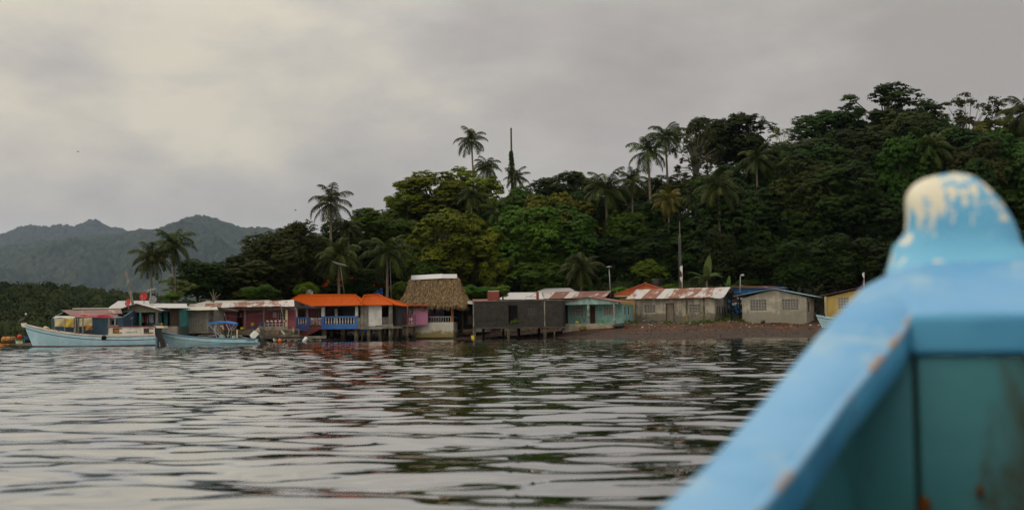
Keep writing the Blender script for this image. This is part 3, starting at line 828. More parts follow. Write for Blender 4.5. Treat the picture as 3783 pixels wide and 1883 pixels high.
# ------------------------------------------------------------------ building materials
M_white_roof = m_roof('roof_white', (.46, .46, .47), (.12, .05, .03), .12, .95, .6)
M_cream_roof = m_roof('roof_cream', (.46, .45, .38), (.25, .20, .14), .14, .95, .5)
M_rust_roof = m_roof('roof_rust_sheets', (.42, .40, .38), (.085, .030, .022), .55, .9, .8)
M_mixed_roof = m_roof('roof_rust_streaks', (.48, .47, .46), (.11, .040, .022), .44, .9, 1.0)
M_brown_roof = m_roof('roof_brown', (.40, .36, .30), (.075, .032, .026), .90, 1.1, .6)
M_pinkroof = m_roof('roof_red_oxide', (.26, .085, .075), (.34, .22, .18), .30, .9, .5)
M_orange = m_roof('tile_orange', (.46, .080, .003), (.26, .046, .006), .30, .8, .7, (.37, .064, .003))
M_redtile = m_roof('tile_red', (.30, .070, .026), (.16, .045, .025), .35, .8, .4)
M_blueroof = m_roof('roof_blue', (.25, .42, .55), (.10, .16, .22), .2, .9, .4)
M_grey_plaster = m_paint('plaster_grey', (.40, .37, .31), (.15, .14, .11), .75, .8, .85, .8, (1.15, 1.1, (.105, .095, .068), .8))
M_grey_plaster2 = m_paint('plaster_grey_patchy', (.42, .39, .33), (.20, .19, .16), .7, .7, .85, .6, (1.1, 1.2, (.21, .20, .165), .8))
M_white_plaster = m_paint('plaster_white_tide', (.58, .56, .50), (.36, .35, .30), .5, .7, .8, .5, (.25, .62, (.22, .165, .03), .85))
M_block_grey = m_block('block_grey', (.23, .215, .185), (.15, .14, .12), (.18, .17, .15))
M_block_black = m_block('block_black', (.042, .038, .034), (.062, .056, .050), (.028, .026, .024), .4, .2, .75)
M_concrete = m_paint('concrete', (.25, .235, .20), (.08, .075, .06), .7, 1.0, .9, .7)
M_stilt = m_paint('stilt_concrete', (.17, .150, .105), (.05, .046, .03), .9, 1.2, .9, .6, (-.3, .8, (.040, .036, .018), .85))
M_teal = m_paint('paint_teal', (.22, .40, .37), (.10, .22, .20), .55, .8, .7, .6, (0, .5, (.30, .36, .30), .5))
M_tealpale = m_paint('paint_teal_pale', (.36, .56, .53), (.18, .26, .23), .6, .9, .7, .8)
M_tealdeep = m_paint('paint_teal_deep', (.06, .25, .24), (.03, .12, .12), .5, .8, .7)
M_darkblue = m_paint('paint_dark_blue', (.035, .085, .13), (.02, .04, .06), .5, .8, .6)
M_bluewall = m_paint('paint_blue', (.045, .14, .43), (.03, .085, .26), .45, .7, .55, .4)
M_brightblue = m_paint('paint_bright_blue', (.02, .17, .50), (.02, .09, .28), .4, .8, .5)
M_whitepaint = m_paint('paint_white', (.55, .55, .54), (.27, .26, .24), .5, 1.2, .6, .6)
M_pinkdark = m_paint('paint_dusky_pink', (.30, .085, .105), (.14, .045, .055), .5, .7, .75)
M_pink = m_paint('paint_pink', (.46, .19, .32), (.32, .13, .22), .4, .8, .7)
M_cream = m_paint('paint_cream', (.60, .50, .30), (.42, .34, .20), .4, .8, .7)
M_yellow = m_paint('paint_yellow', (.56, .42, .13), (.36, .27, .09), .45, .7, .6)
M_orangepost = m_paint('paint_orange_post', (.42, .145, .035), (.24, .08, .03), .5, 1.2, .6)
M_darkwood = m_wood('wood_dark', (.055, .038, .028), (.024, .018, .014), 1, 2)
M_greywood = m_wood('wood_grey', (.24, .225, .20), (.10, .092, .08), 1, 2)
M_greybeam = m_wood('wood_grey_beam', (.27, .24, .18), (.13, .115, .085), 1, 0)
M_doorwood = m_wood('wood_door', (.20, .165, .135), (.11, .088, .072), 1, 2)
M_browndoor = m_wood('wood_brown_door', (.075, .030, .022), (.045, .02, .016), 1, 2)
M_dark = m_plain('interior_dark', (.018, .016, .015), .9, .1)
M_charcoal = m_plain('wall_charcoal', (.060, .060, .066), .8, .2, 0, .4, 1.2)
M_lattice = m_plain('lattice_block', (.33, .32, .30), .85, .2)
M_latticew = m_plain('lattice_white', (.50, .49, .46), .8, .2)
M_latticed = m_plain('lattice_dark', (.09, .085, .08), .85, .2)
M_redsteel = m_plain('steel_red', (.22, .030, .035), .5, .4, 0, .4)
M_steel = m_plain('steel_grey', (.34, .34, .34), .45, .5, .4, .3)
M_zinc = m_plain('zinc_sheet', (.40, .41, .42), .4, .5, .3, .15)
M_white = m_plain('white_paint', (.70, .70, .68), .5, .4, 0, .12)
M_black = m_plain('black_plastic', (.012, .012, .013), .4, .5)
M_glass = m_plain('dark_glass', (.015, .018, .02), .15, .5)
M_terracotta = m_paint('tank_terracotta', (.26, .060, .040), (.14, .035, .025), .5, 1.2, .7)
t = NT('thatch'); o = t.coord()
n1 = t.noise(t.mapping(o, (9, 9, 2.2)), 1.0, 8, .75); n2 = t.noise(o, .8, 5, .6)
t.col(t.mix(t.ramp(n1, .36, .66), (.060, .038, .022), t.mix(t.ramp(n2, .35, .65), (.25, .175, .115), (.20, .158, .118)))); t.set(.95, .05); t.bump(n1, .9, .06)
M_thatch = t.m

def bx(root, name, mat, x0, x1, y0, y1, z0, z1, label=None):
    o = MB().box(x0, x1, y0, y1, z0, z1).build(name, mat, root)
    if label: o['label'] = label
    return o
def fb(F, root, name, mat, p0, p1, q0, q1, ly, th):
    x0, x1, z0, z1 = F.rect(p0, p1, q0, q1, ly)
    return bx(root, name, mat, x0, x1, ly, ly + th, z0, z1)
def lattice(root, r, n, m, y, mat, bar=.05, core=True, name='window', frame=None):
    """pierced block window: n x m openings, each with a small inner figure"""
    x0, x1, z0, z1 = r; b = MB(); dx, dz = (x1 - x0) / n, (z1 - z0) / m
    for i in range(n + 1): 
        xc = x0 + i * dx; b.box(max(x0, xc - bar/2), min(x1, xc + bar/2), y, y + .1, z0, z1)
    for j in range(m + 1):
        zc = z0 + j * dz; za, zb = max(z0, zc - bar/2), min(z1, zc + bar/2)
        for i in range(n):
            b.box(x0 + i * dx + bar/2, x0 + (i+1) * dx - bar/2, y, y + .1, za, zb)
    if core:
        for i in range(n):
            for j in range(m):
                cx, cz = x0 + (i + .5) * dx, z0 + (j + .5) * dz; s = min(dx, dz) * .17
                b.box(cx - s, cx + s, y + .02, y + .08, cz - s, cz + s)
                b.bar((cx - dx/2 + bar/2, y + .05, cz - dz/2 + bar/2), (cx + dx/2 - bar/2, y + .05, cz + dz/2 - bar/2), bar * .4, .03)
    w = b.build(name, mat, root)
    if core or name == 'window': MB().box(x0 - .05, x1 + .05, y + .22, y + .26, z0 - .05, z1 + .05).build('shade_backing', M_dark, w)  # dark panel added behind the openings, stands in for the unlit room
    return w
def shell(root, x0, x1, z0, z1, depth, mat, holes=(), y0=0.0, th=.15, ridge=None, name='wall'):
    """four walls as separate meshes; ridge=(y,z): side walls rise to a gable"""
    MB().wall(x0, x1, z0, z1, y0, y0 + th, holes).build(name, mat, root)
    bx(root, name, mat, x0, x1, y0 + depth - th, y0 + depth, z0, z1)
    for xa, xb in ((x0, x0 + th), (x1 - th, x1)):
        b = MB(); pts = [(y0 + th, z0), (y0 + depth - th, z0), (y0 + depth - th, z1)] + ([ridge] if ridge else []) + [(y0 + th, z1)]
        n = len(pts); vs = [(xa, *p) for p in pts] + [(xb, *p) for p in pts]
        b.add(vs, [tuple(range(n-1, -1, -1)), tuple(range(n, 2*n))] + [(i, (i+1) % n, (i+1) % n + n, i + n) for i in range(n)])
        b.build(name, mat, root)
def roof2(F, root, e1, e2, r2, r1, ye, yr, yb, mat, pitch=.2, amp=.015, wob=.02, name='roof', seed=0, back=True):
    """long roof: front sheet from eave pixels e1-e2 up to ridge pixels r1-r2, mirrored behind"""
    E1, E2, R2, R1 = F.L(*e1, ye), F.L(*e2, ye), F.L(*r2, yr), F.L(*r1, yr)
    MB().sheet(E1, E2, R2, R1, pitch, amp, .03, wob, 3, seed).build(name, mat, root)
    if back:
        k = (yb - yr) / (yr - ye)
        B1, B2 = R1 + Vector((E1.x - R1.x, yb - yr, (E1.z - R1.z) * k)), R2 + Vector((E2.x - R2.x, yb - yr, (E2.z - R2.z) * k))
        MB().sheet(B2, B1, R1, R2, pitch, amp, .03, wob, 2, seed + 1).build(name, mat, root)
    return E1, E2, R2, R1
def gable_front(F, root, el, pk, er, y0, y1, mat, pitch=.2, over=.0, seed=0):
    """roof with its gable to the viewer: pixels of left eave, peak, right eave at y0"""
    A, K, B = F.L(*el, y0), F.L(*pk, y0), F.L(*er, y0); d = Vector((0, y1 - y0, 0))
    MB().sheet(A + d, A, K, K + d, pitch, .015, .04, .015, 2, seed).build('roof', mat, root)
    MB().sheet(B, B + d, K + d, K, pitch, .015, .04, .015, 2, seed + 3).build('roof', mat, root)
    return A, K, B
def door(root, x0, x1, z0, z1, y, mat, panels=True):
    b = MB().box(x0, x1, y, y + .05, z0, z1)
    if panels:
        w = x1 - x0; h = z1 - z0
        for a, c in ((.06, .30), (.36, .60), (.66, .94)): b.box(x0 + w*.12, x1 - w*.12, y - .02, y - .001, z0 + h*a, z0 + h*c)
    d = b.build('door', mat, root)
    MB().ball((x1 - .12, y - .05, (z0 + z1) / 2), .035, 8, 6).build('handle', M_steel, d)
    return d

# ------------------------------------------------------------------ 1 dark blue house at the tip
F = Frame(188, 112, 0, .3); A = F.thing('house', 'dark blue house with brown rusted roof sheets, last one on the left', 'house', 'houses along the shore')
x0, x1 = F.x_(190), F.x_(455); zt = F.z_(300, 1172)
shell(A, x0, x1, -.2, zt, 6.5, M_darkblue, [(F.x_(412), F.x_(432), 0.1, F.z_(420, 1182))], ridge=(3.2, F.z_(225, 1147, 3.2) - .06))
E1, E2, R2, R1 = roof2(F, A, (262, 1166), (452, 1157), (446, 1139), (226, 1145), -.5, 3.2, 7.2, M_brown_roof, seed=2)
fb(F, A, 'ridge_cap', M_white, 268, 448, 1137, 1140, 3.0, .3)
L1 = [F.L(196, 1174, -1.9), F.L(276, 1174, -1.9), F.L(278, 1166, -.2), F.L(205, 1167, -.2)]
MB().sheet(*L1, .2, .02, .03, .04, 2, 8).build('lean_to_roof', M_cream_roof, A)
for px in (203, 240, 276): 
    x = F.x_(px, -1.8); bx(A, 'lean_to_post', M_greywood, x - .05, x + .05, -1.85, -1.75, -.3, F.z_(px, 1175, -1.8))
def tarp(F, pts, ly, mat, name, label, cat, group=None, sag=.12, n=8):
    """hanging cloth between four pixel corners (tl, tr, br, bl)"""
    a, b, c, d = [F.L(*p, ly) for p in pts]; m = MB(); V = []
    for s_ in (0, .03):
        for j in range(n + 1):
            for i in range(n + 1):
                p = a.lerp(b, i/n).lerp(d.lerp(c, i/n), j/n); p.y += s_ + sag * math.sin(3.1 * i/n * 2 + j*.4) * j/n; V.append(p)
    k = (n+1)**2; Fc = []
    for j in range(n):
        for i in range(n):
            e = j*(n+1)+i; Fc += [(e, e+n+1, e+n+2, e+1), (k+e, k+e+1, k+e+n+2, k+e+n+1)]
    for i in range(n):
        for e, f_ in ((i, i+1), ((n+1)*n+i+1, (n+1)*n+i), ((i+1)*(n+1), i*(n+1)), (i*(n+1)+n, (i+1)*(n+1)+n)): Fc.append((e, f_, k+f_, k+e))
    m.add(V, Fc); o = m.build(name, mat, None, True); o.location = F.o; o.rotation_euler = (0, 0, F.th)
    return tag(o, label, cat, group)
M_tarpc = m_paint('tarp_cream', (.52, .45, .27), (.35, .27, .12), .5, 1.0, .7)
M_tarpy = m_paint('tarp_yellow', (.50, .36, .07), (.32, .22, .06), .5, 1.0, .7)
M_tarpo = m_paint('tarp_ochre', (.36, .26, .10), (.20, .13, .05), .6, 1.0, .7)
tarp(F, [(201, 1177), (239, 1177), (239, 1207), (202, 1206)], -1.95, M_tarpc, 'tarpaulin', 'cream tarpaulin hung under the lean-to of the dark blue house', 'tarpaulin', 'tarpaulins hung on the dark blue house')
tarp(F, [(240, 1177), (274, 1175), (271, 1210), (240, 1208)], -1.96, M_tarpy, 'tarpaulin', 'bright yellow tarpaulin hung under the lean-to of the dark blue house', 'tarpaulin', 'tarpaulins hung on the dark blue house')
tarp(F, [(284, 1176), (340, 1173), (340, 1203), (285, 1207)], -1.2, M_tarpc, 'tarpaulin', 'faded ochre tarpaulin seen under the red boat canopy', 'tarpaulin', 'tarpaulins hung on the dark blue house')
tarp(F, [(312, 1203), (340, 1203), (340, 1218), (314, 1222)], -1.15, m_paint('tarp_orange', (.34, .14, .03), (.2, .08, .03), .5), 'tarpaulin', 'small orange cloth hanging below the ochre tarpaulin', 'tarpaulin', 'tarpaulins hung on the dark blue house')

# white roof behind
F = Frame(398, 124, 0, .6); A = F.thing('house', 'house showing only a clean white roof behind the red dishes', 'house', 'houses along the shore')
shell(A, F.x_(405), F.x_(560), 0, F.z_(480, 1138), 5, M_concrete)
roof2(F, A, (398, 1138), (575, 1136), (556, 1110), (436, 1111), -.3, 3.0, 5.3, M_white_roof, seed=4)

# ------------------------------------------------------------------ 2 teal porch house
F = Frame(430, 116, -8, .3); A = F.thing('house', 'teal porch house with grey board gable and grey sheet roof', 'house', 'houses along the shore')
zf = F.z_(520, 1206)
fb(F, A, 'gable', M_greybeam, 440, 597, 1144, 1153, .02, .12)
g_ = [F.L(452, 1143.5, 0), F.L(596, 1143.5, 0), F.L(505, 1123, 0)]
MB().prism([(p.x, p.z) for p in g_], .03, .13).build('gable', M_greybeam, A)
gable_front(F, A, (425, 1146), (503, 1119), (600, 1146), -.5, 6.5, M_white_roof, seed=9)
# roof wing to the right
MB().sheet(F.L(560, 1136, -.2), F.L(694, 1136, -.2), F.L(690, 1121, 3.5), F.L(520, 1120, 3.5), .2, .015, .03, .02, 2, 12).build('roof', M_white_roof, A)
for px, m_ in ((455, M_tealdeep), (517, M_tealdeep)): fb(F, A, 'post', m_, px - 3, px + 4, 1153, 1206, .05, .18)
fb(F, A, 'post', M_greywood, 574, 583, 1153, 1206, .05, .18)
fb(F, A, 'post', M_greywood, 495, 499, 1153, 1206, .1, .12)
x0, x1, x2 = F.x_(444), F.x_(620, 1.8), F.x_(655)
bx(A, 'floor', M_concrete, x0, x2, 0, 6.2, -1.2, zf)
b = MB().wall(x0, x1, zf, F.z_(520, 1146), 1.8, 1.95, [(F.x_(519, 1.8), F.x_(538, 1.8), zf, F.z_(530, 1160, 1.8)), (F.x_(597, 1.8), F.x_(606, 1.8), zf, F.z_(600, 1155, 1.8))]); b.build('wall', M_tealdeep, A)
fb(F, A, 'wall', M_block_grey, 460, 513, 1153, 1206, 1.72, .07)
bx(A, 'wall', M_darkwood, F.x_(623), F.x_(655), .3, .45, -1.0, F.z_(640, 1136, .3))
bx(A, 'wall', M_tealdeep, x0, x0 + .15, 2, 6.2, zf, F.z_(520, 1146)); bx(A, 'wall', M_tealdeep, x2 - .15, x2, .5, 6.2, -1, F.z_(640, 1136)); bx(A, 'wall', M_tealdeep, x0 + .15, x2 - .15, 6.0, 6.2, zf, F.z_(520, 1146))
# awning stall in front of it
G = F.thing('market_awning', 'small cream awning on a post in front of the teal porch', 'awning'); 
MB().sheet(F.L(433, 1177, -1.6), F.L(487, 1177, -1.6), F.L(496, 1167, -.3), F.L(456, 1167, -.3), .3, .01, .03, .02, 2, 3).build('canopy', M_cream_roof, G)
for px, ly in ((455, -1.55), (486, -1.5)):
    x = F.x_(px, ly); bx(G, 'post', M_greywood, x - .04, x + .04, ly, ly + .08, -.6, F.z_(px, 1175, ly))
def cloth(F, px0, px1, py0, py1, ly, col, label, group, name='garment', cat='clothing'):
    return tarp(F, [(px0, py0), (px1, py0), (px1 - .5, py1), (px0 + .5, py1 + .6)], ly, m_plain('cloth_' + name, col, .8, .1), name, label, cat, group, .06, 5)
LA = 'washing hung in the teal porch'
cloth(F, 522, 530, 1166, 1192, 1.2, (.45, .33, .12), 'ochre garment hanging in the teal porch', LA)
cloth(F, 532, 541, 1167, 1190, 1.2, (.36, .03, .05), 'dark red garment hanging in the teal porch', LA)
cloth(F, 542, 546, 1170, 1194, 1.25, (.50, .50, .48), 'narrow pale garment hanging beside the dark red one', LA)
cloth(F, 549, 567, 1160, 1193, 1.1, (.42, .45, .50), 'pale grey sheet hanging in the teal porch', LA, 'bed_sheet', 'sheet')
def drum(F, px, py0, py1, rpx, ly, mat, label, name='plastic_drum', cat='drum', group=None, band=None, base_z=None):
    a, b_ = F.L(px, py1, ly), F.L(px, py0, ly); r = rpx / FPX * F.o.y; h = b_.z - a.z
    root = thing(name, label, cat, F.o + F.x * a.x + F.y * ly + Vector((0, 0, a.z)), F.th, group)
    k = MB(); k.tube([(0,0,0), (0,0,h*.03), (0,0,h*.05), (0,0,h*.33), (0,0,h*.36), (0,0,h*.64), (0,0,h*.67), (0,0,h*.95), (0,0,h)], [r*.94, r*.97, r, r, r*1.04, r*1.04, r, r, r*.93], 14)
    k.build('barrel', mat, root, False)
    m = MB().tube([(0,0,h), (0,0,h*1.02)], [r*.6, r*.5], 12); m.build('lid', band or mat, root)
    return root
M_drumy = m_plain('drum_yellow', (.52, .30, .03), .45); M_drumb = m_plain('drum_blue', (.035, .12, .25), .45); M_jug = m_plain('jug_yellow', (.62, .50, .02), .4)
drum(F, 597, 1192, 1206, 5, .6, M_drumy, 'yellow drum on the floor of the teal porch', band=M_black)

# ------------------------------------------------------------------ 3 grey block house on short posts
F = Frame(650, 118, -6, .3); A = F.thing('house', 'grey block house on short posts with a pierced block window', 'house', 'houses along the shore')
r = F.rect(700, 738, 1168, 1197); x0, x1 = F.x_(656), F.x_(768); z0, z1 = F.z_(710, 1224), F.z_(710, 1143)
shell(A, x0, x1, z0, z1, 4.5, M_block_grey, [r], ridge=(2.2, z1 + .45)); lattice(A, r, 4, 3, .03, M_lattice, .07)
bx(A, 'floor', M_concrete, x0 - .05, x1 + .05, -.05, 4.5, z0 - .18, z0 - .003)
for px in (656, 763): fb(F, A, 'pilaster', M_concrete, px, px + 6, 1143, 1222, -.03, .025)
for px in (660, 716, 765):
    for ly in (.1, 3.9):
        x = F.x_(px, ly); bx(A, 'post', M_stilt, x - .13, x + .13, ly, ly + .26, -.8, z0 - .185)
roof2(F, A, (632, 1145), (806, 1143), (800, 1131), (655, 1133), -.7, 2.2, 5.2, M_cream_roof, seed=6)
fb(F, A, 'side_wall', M_block_grey, 771, 790, 1146, 1222, .8, .15)
drum(F, 672, 1226, 1236, 4, 1.5, M_drumb, 'blue drum stored below the grey block house')

# ------------------------------------------------------------------ 4 long pink house
F = Frame(790, 125, -6, .9); A = F.thing('house', 'long dusky pink house with a deep porch under rust streaked sheets', 'house', 'houses along the shore')
zf = F.z_(930, 1216); zt = F.z_(930, 1139)
x0, x1 = F.x_(778), F.x_(1086)
bx(A, 'floor', M_concrete, x0, x1, -.1, 2.0, zf - 1.0, zf); bx(A, 'floor', M_concrete, x0, F.x_(1060, 6), 2.003, 6.5, zf - 1.0, zf - .004)
W1 = lambda a, b_, c, d: F.rect(a, b_, c, d, 1.6)
holes = [W1(808, 820, 1160, 1216), W1(874, 898, 1146, 1216), W1(1029, 1052, 1151, 1181)]
holes = [(h[0], h[1], max(h[2], zf), h[3]) for h in holes]
MB().wall(x0, F.x_(1092, 1.6), zf, zt + .4, 1.6, 1.75, holes).build('wall', M_pinkdark, A)
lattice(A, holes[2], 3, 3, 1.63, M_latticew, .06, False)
bx(A, 'wall', M_pinkdark, x0, F.x_(1078, 6.3), 6.3, 6.5, zf, zt + .4); bx(A, 'wall', M_pinkdark, x0, x0 + .15, 1.76, 6.29, zf, zt + .4)
fb(F, A, 'beam', M_concrete, 788, 1092, 1138, 1144, 0, .18)
for px in (903, 973, 1092): fb(F, A, 'beam_end', M_concrete, px - 5, px + 3, 1135, 1144, -.08, .07)
for px, w, m_ in ((905, 3, M_greywood), (974, 3, M_greywood), (1058, 6, M_cream)): fb(F, A, 'post', m_, px - w * .6, px + w * .6, 1144, 1216, .02, .14)
E1, E2, R2, R1 = roof2(F, A, (690, 1136), (1088, 1130), (1086, 1107), (700, 1123), -.8, 3.2, 7, M_mixed_roof, seed=14, wob=.03)
MB().sheet(F.L(712, 1123, 2.6), F.L(952, 1122, 2.6), F.L(1001, 1107, 5.2), F.L(767, 1111, 5.2), .2, .015, .03, .02, 2, 4).build('upper_roof', M_cream_roof, A)
r = F.rect(977, 1060, 1183, 1206); lattice(A, (r[0], r[1], r[2], r[3] - .12), 6, 2, .02, M_latticew, .045, False, 'balustrade')
b = MB(); 
for i in range(11): b.mat(i % 2).box(r[0] + (r[1]-r[0]) * i / 11, r[0] + (r[1]-r[0]) * (i + 1) / 11, -.03, .16, r[3] - .115, r[3])
b.build('coping', [m_plain('coping_red', (.22, .05, .03)), M_white], A)
fb(F, A, 'balustrade_wall', M_concrete, 977, 1062, 1206, 1216, .0, .14)
for k in range(5): fb(F, A, 'railing', M_pinkdark, 1066 + k * 5, 1068 + k * 5, 1184, 1208, .05, .05)
fb(F, A, 'picture', m_plain('picture_card', (.42, .40, .34)), 1008, 1021, 1153, 1172, 1.55, .04)
drum(F, 933, 1203, 1215, 7, .5, M_drumb, 'blue drum under the yellow one on the pink porch', group='drums on the pink porch')
drum(F, 933, 1192, 1203, 6.5, .5, M_drumy, 'yellow drum stacked on a blue drum on the pink porch', group='drums on the pink porch')
drum(F, 966, 1190, 1203, 6, .45, M_drumb, 'blue drum standing on a ledge beside the porch balustrade', group='drums on the pink porch')
o = MB(); a = F.L(887, 1216, -.3); b_ = F.L(901, 1209, -.3)
bj = drum(F, 894, 1208, 1216, 6.5, -.25, M_jug, 'yellow jerrycan lying at the edge of the pink porch', 'jerrycan', 'jerrycan')
fb(F, A, 'ledge', M_concrete, 956, 976, 1203, 1214, .25, .5)
cloth(F, 886, 893, 1155, 1170, .6, (.35, .05, .06), 'small red garment hanging at the dark doorway of the pink porch', None)
# clothesline with its prop
a, m_, b_ = F.L(800, 1166, -.6), F.L(885, 1170, -.6), F.L(1040, 1139, -.6)
cl = thing('clothesline', 'thin clothesline propped across the pink porch', 'clothesline', F.o, F.th)
MB().tube([a, F.L(830, 1163, -.6), F.L(860, 1168, -.6), m_, F.L(960, 1157, -.6), b_], .012, 5).build('line', M_greywood, cl)
MB().tube([F.L(828, 1155, -.6), F.L(838, 1186, -.6), F.L(846, 1216, -.6)], [.06, .05, .05], 6).build('prop', M_greywood, cl)
cl2 = thing('prop_pole', 'leaning pole between porch and shore in front of the porch balustrade', 'pole', F.o, F.th)
MB().tube([F.L(1038, 1131, -.9), F.L(1047, 1180, -1.2), F.L(1053, 1218, -1.6)], .05, 6).build('shaft', M_greywood, cl2)

# ------------------------------------------------------------------ 5 blue balcony house on stilts
F = Frame(1187, 134, -10, 0); A = F.thing('house', 'orange roofed house on stilts with blue balconies', 'house', 'houses along the shore')
def rail_panel(p0, p1, q0, q1, o0, o1, r0, r1, nb, ly=0.0):
    x0, x1, z0, z1 = F.rect(p0, p1, q0, q1, ly); h = F.rect(o0, o1, r0, r1, ly)
    MB().wall(x0, x1, z0, z1, ly, ly + .15, [h]).build('balcony_wall', M_bluewall, A)
    for i in range(nb):
        xc = h[0] + (h[1] - h[0]) * (i + .5) / nb; H = h[3] - h[2]
        MB().tube([(xc, ly + .08, h[2]), (xc, ly + .08, h[2] + H*.12), (xc, ly + .08, h[2] + H*.3), (xc, ly + .08, h[2] + H*.62), (xc, ly + .08, h[2] + H*.85), (xc, ly + .08, h[3])], [.06, .06, .085, .05, .06, .06], 8).build('baluster', M_whitepaint, A)
rail_panel(1087, 1144, 1171, 1221, 1098, 1133, 1176, 1197, 4)
rail_panel(1187, 1320, 1167.5, 1215, 1198, 1312, 1173, 1196, 11)
zf = F.z_(1250, 1206); zt = F.z_(1250, 1130)
bx(A, 'floor', M_concrete, F.x_(1088), F.x_(1452), .16, 6.4, zf - .25, zf)
for p0, p1, ly in ((1087, 1097.5, .01), (1187.5, 1198.5, .01), (1312, 1322, .01)): fb(F, A, 'post', M_whitepaint, p0, p1, 1130, 1172 if p0 < 1150 else 1168, ly, .3)
fb(F, A, 'post', M_whitepaint, 1131, 1137, 1130, 1206, 1.2, .15)
fb(F, A, 'beam', M_whitepaint, 1090, 1322, 1127.5, 1131, .34, .2)
fb(F, A, 'wall', M_charcoal, 1200, 1335, 1130, 1206, 2.0, .15)
fb(F, A, 'wall', M_pinkdark, 1088, 1199.5, 1132, 1206, 2.0, .15)
fb(F, A, 'beam', M_whitepaint, 1099, 1186, 1132, 1140, 1.85, .12)
fb(F, A, 'door', M_browndoor, 1098, 1126, 1146, 1206, 1.93, .06)
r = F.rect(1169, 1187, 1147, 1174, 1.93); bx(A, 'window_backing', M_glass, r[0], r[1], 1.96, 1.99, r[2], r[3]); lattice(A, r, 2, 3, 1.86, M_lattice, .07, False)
bx(A, 'wall', M_charcoal, F.x_(1088), F.x_(1450), 6.2, 6.4, zf, zt)
bx(A, 'wall', M_charcoal, F.x_(1448) - .15, F.x_(1448), 2.2, 6.19, zf, zt)
for (p0, p1, q0, m_) in ((1201, 1214, 1136, M_darkwood), (1211, 1224, 1138, M_browndoor), (1235, 1245, 1140, M_whitepaint), (1244, 1264, 1142, M_dark)):
    a, b_ = F.rect(p0, p1, q0, 1205, 1.6)[:2]; zb, zt_ = zf, F.z_(p0, q0, 1.6)
    MB().hexa([(a + .25, 1.25, zb), (b_ + .25, 1.25, zb), (b_ + .25, 1.33, zb), (a + .25, 1.33, zb)], [(a, 1.7, zt_), (b_, 1.7, zt_), (b_, 1.78, zt_), (a, 1.78, zt_)]).build('leaning_board', m_, A)
# roofs
def hip(root, ef, rf, ye, yr, yb, left=True, right=True, mat=M_orange, pitch=.30, amp=.045, seed=0):
    E1, E2, R1, R2 = F.L(*ef[0], ye), F.L(*ef[1], ye), F.L(*rf[0], yr), F.L(*rf[1], yr)
    B1, B2 = Vector((E1.x, yb, E1.z)), Vector((E2.x, yb, E2.z))
    MB().sheet(E1, E2, R2, R1, pitch, amp, .05, 0, 3, seed).build('roof', mat, root)
    MB().sheet(B2, B1, R1, R2, pitch, amp, .05, 0, 2, seed).build('roof', mat, root)
    if left: MB().sheet(B1, E1, R1, R1 + Vector((0, .02, 0)), pitch, amp, .05, 0, 3, seed).build('roof', mat, root)
    if right: MB().sheet(E2, B2, R2 + Vector((0, .02, 0)), R2, pitch, amp, .05, 0, 3, seed).build('roof', mat, root)
    k = MB()
    k.tube([R1 + Vector((0, 0, .05)), R2 + Vector((0, 0, .05))], .11, 8)
    for e, r_ in ((E1, R1), (E2, R2)): k.tube([e + Vector((0, 0, .04)), r_ + Vector((0, 0, .05))], .09, 8)
    k.build('ridge_cap', M_orange if mat is M_orange else mat, root, True)
    return E1, E2, R1, R2
hip(A, ((1040, 1131), (1344, 1126)), ((1104, 1092), (1314, 1091)), -.6, 2.6, 6.8, seed=1)
fb(F, A, 'ridge_flashing', M_orange, 1104, 1313, 1089.5, 1098, 2.45, .06)
hip(A, ((1330, 1126.5), (1455, 1125)), ((1345, 1093), (1402, 1090)), -.45, 3.4, 7.2, False, True, seed=2)
MB().sheet(F.L(1440, 1125.5, .1), F.L(1506, 1130, 3.0), F.L(1403, 1091, 3.6), F.L(1402, 1090, 3.5), .3, .045, .05, 0, 3, 1).build('roof', M_orange, A)
# shed and right balcony
fb(F, A, 'panel', M_greywood, 1332, 1363, 1127, 1207, .1, .08)
o = fb(F, A, 'panel', M_whitepaint, 1362, 1387, 1127, 1204, .02, .07); 
fb(F, A, 'panel', M_whitepaint, 1387.4, 1410, 1128, 1202, .04, .06)
fb(F, A, 'panel_base', M_concrete, 1332, 1412, 1205, 1215, -.02, .3)
fb(F, A, 'post', M_concrete, 1436, 1448, 1128, 1206, .06, .3)
fb(F, A, 'railing_top', M_greywood, 1411, 1450, 1171.5, 1173.5, .02, .06)
for k in range(9):
    x = F.x_(1413 + k * 4.2); z0, z1 = F.z_(1430, 1196), F.z_(1430, 1174); MB().tube([(x, .05, z0), (x, .05, (z0+z1)/2), (x, .05, z1)], [.035, .05, .035], 6).build('baluster', M_greywood, A)
fb(F, A, 'slab_edge', M_concrete, 1411, 1451, 1197, 1213, .0, .15)
fb(F, A, 'slab_edge', M_concrete, 1321, 1331, 1172, 1214, .02, .12)
for px, w, ly in ((1196, 8, .3), (1222, 5, 2.5), (1234, 6, 4), (1266, 8, 1.5), (1278, 4, 4.5), (1315, 7, .3), (1337, 2.5, .8), (1361, 6, .4), (1370, 4, 3.5), (1403, 5, .5), (1414, 5, 3), (1441, 6, .35), (1160, 6, 4), (1098, 6, .4)):
    x = F.x_(px, ly); w_ = w / FPX * F.o.y * .9; bx(A, 'stilt', M_stilt, x - w_, x + w_, ly, ly + 2 * w_, -1.2, zf - .255)
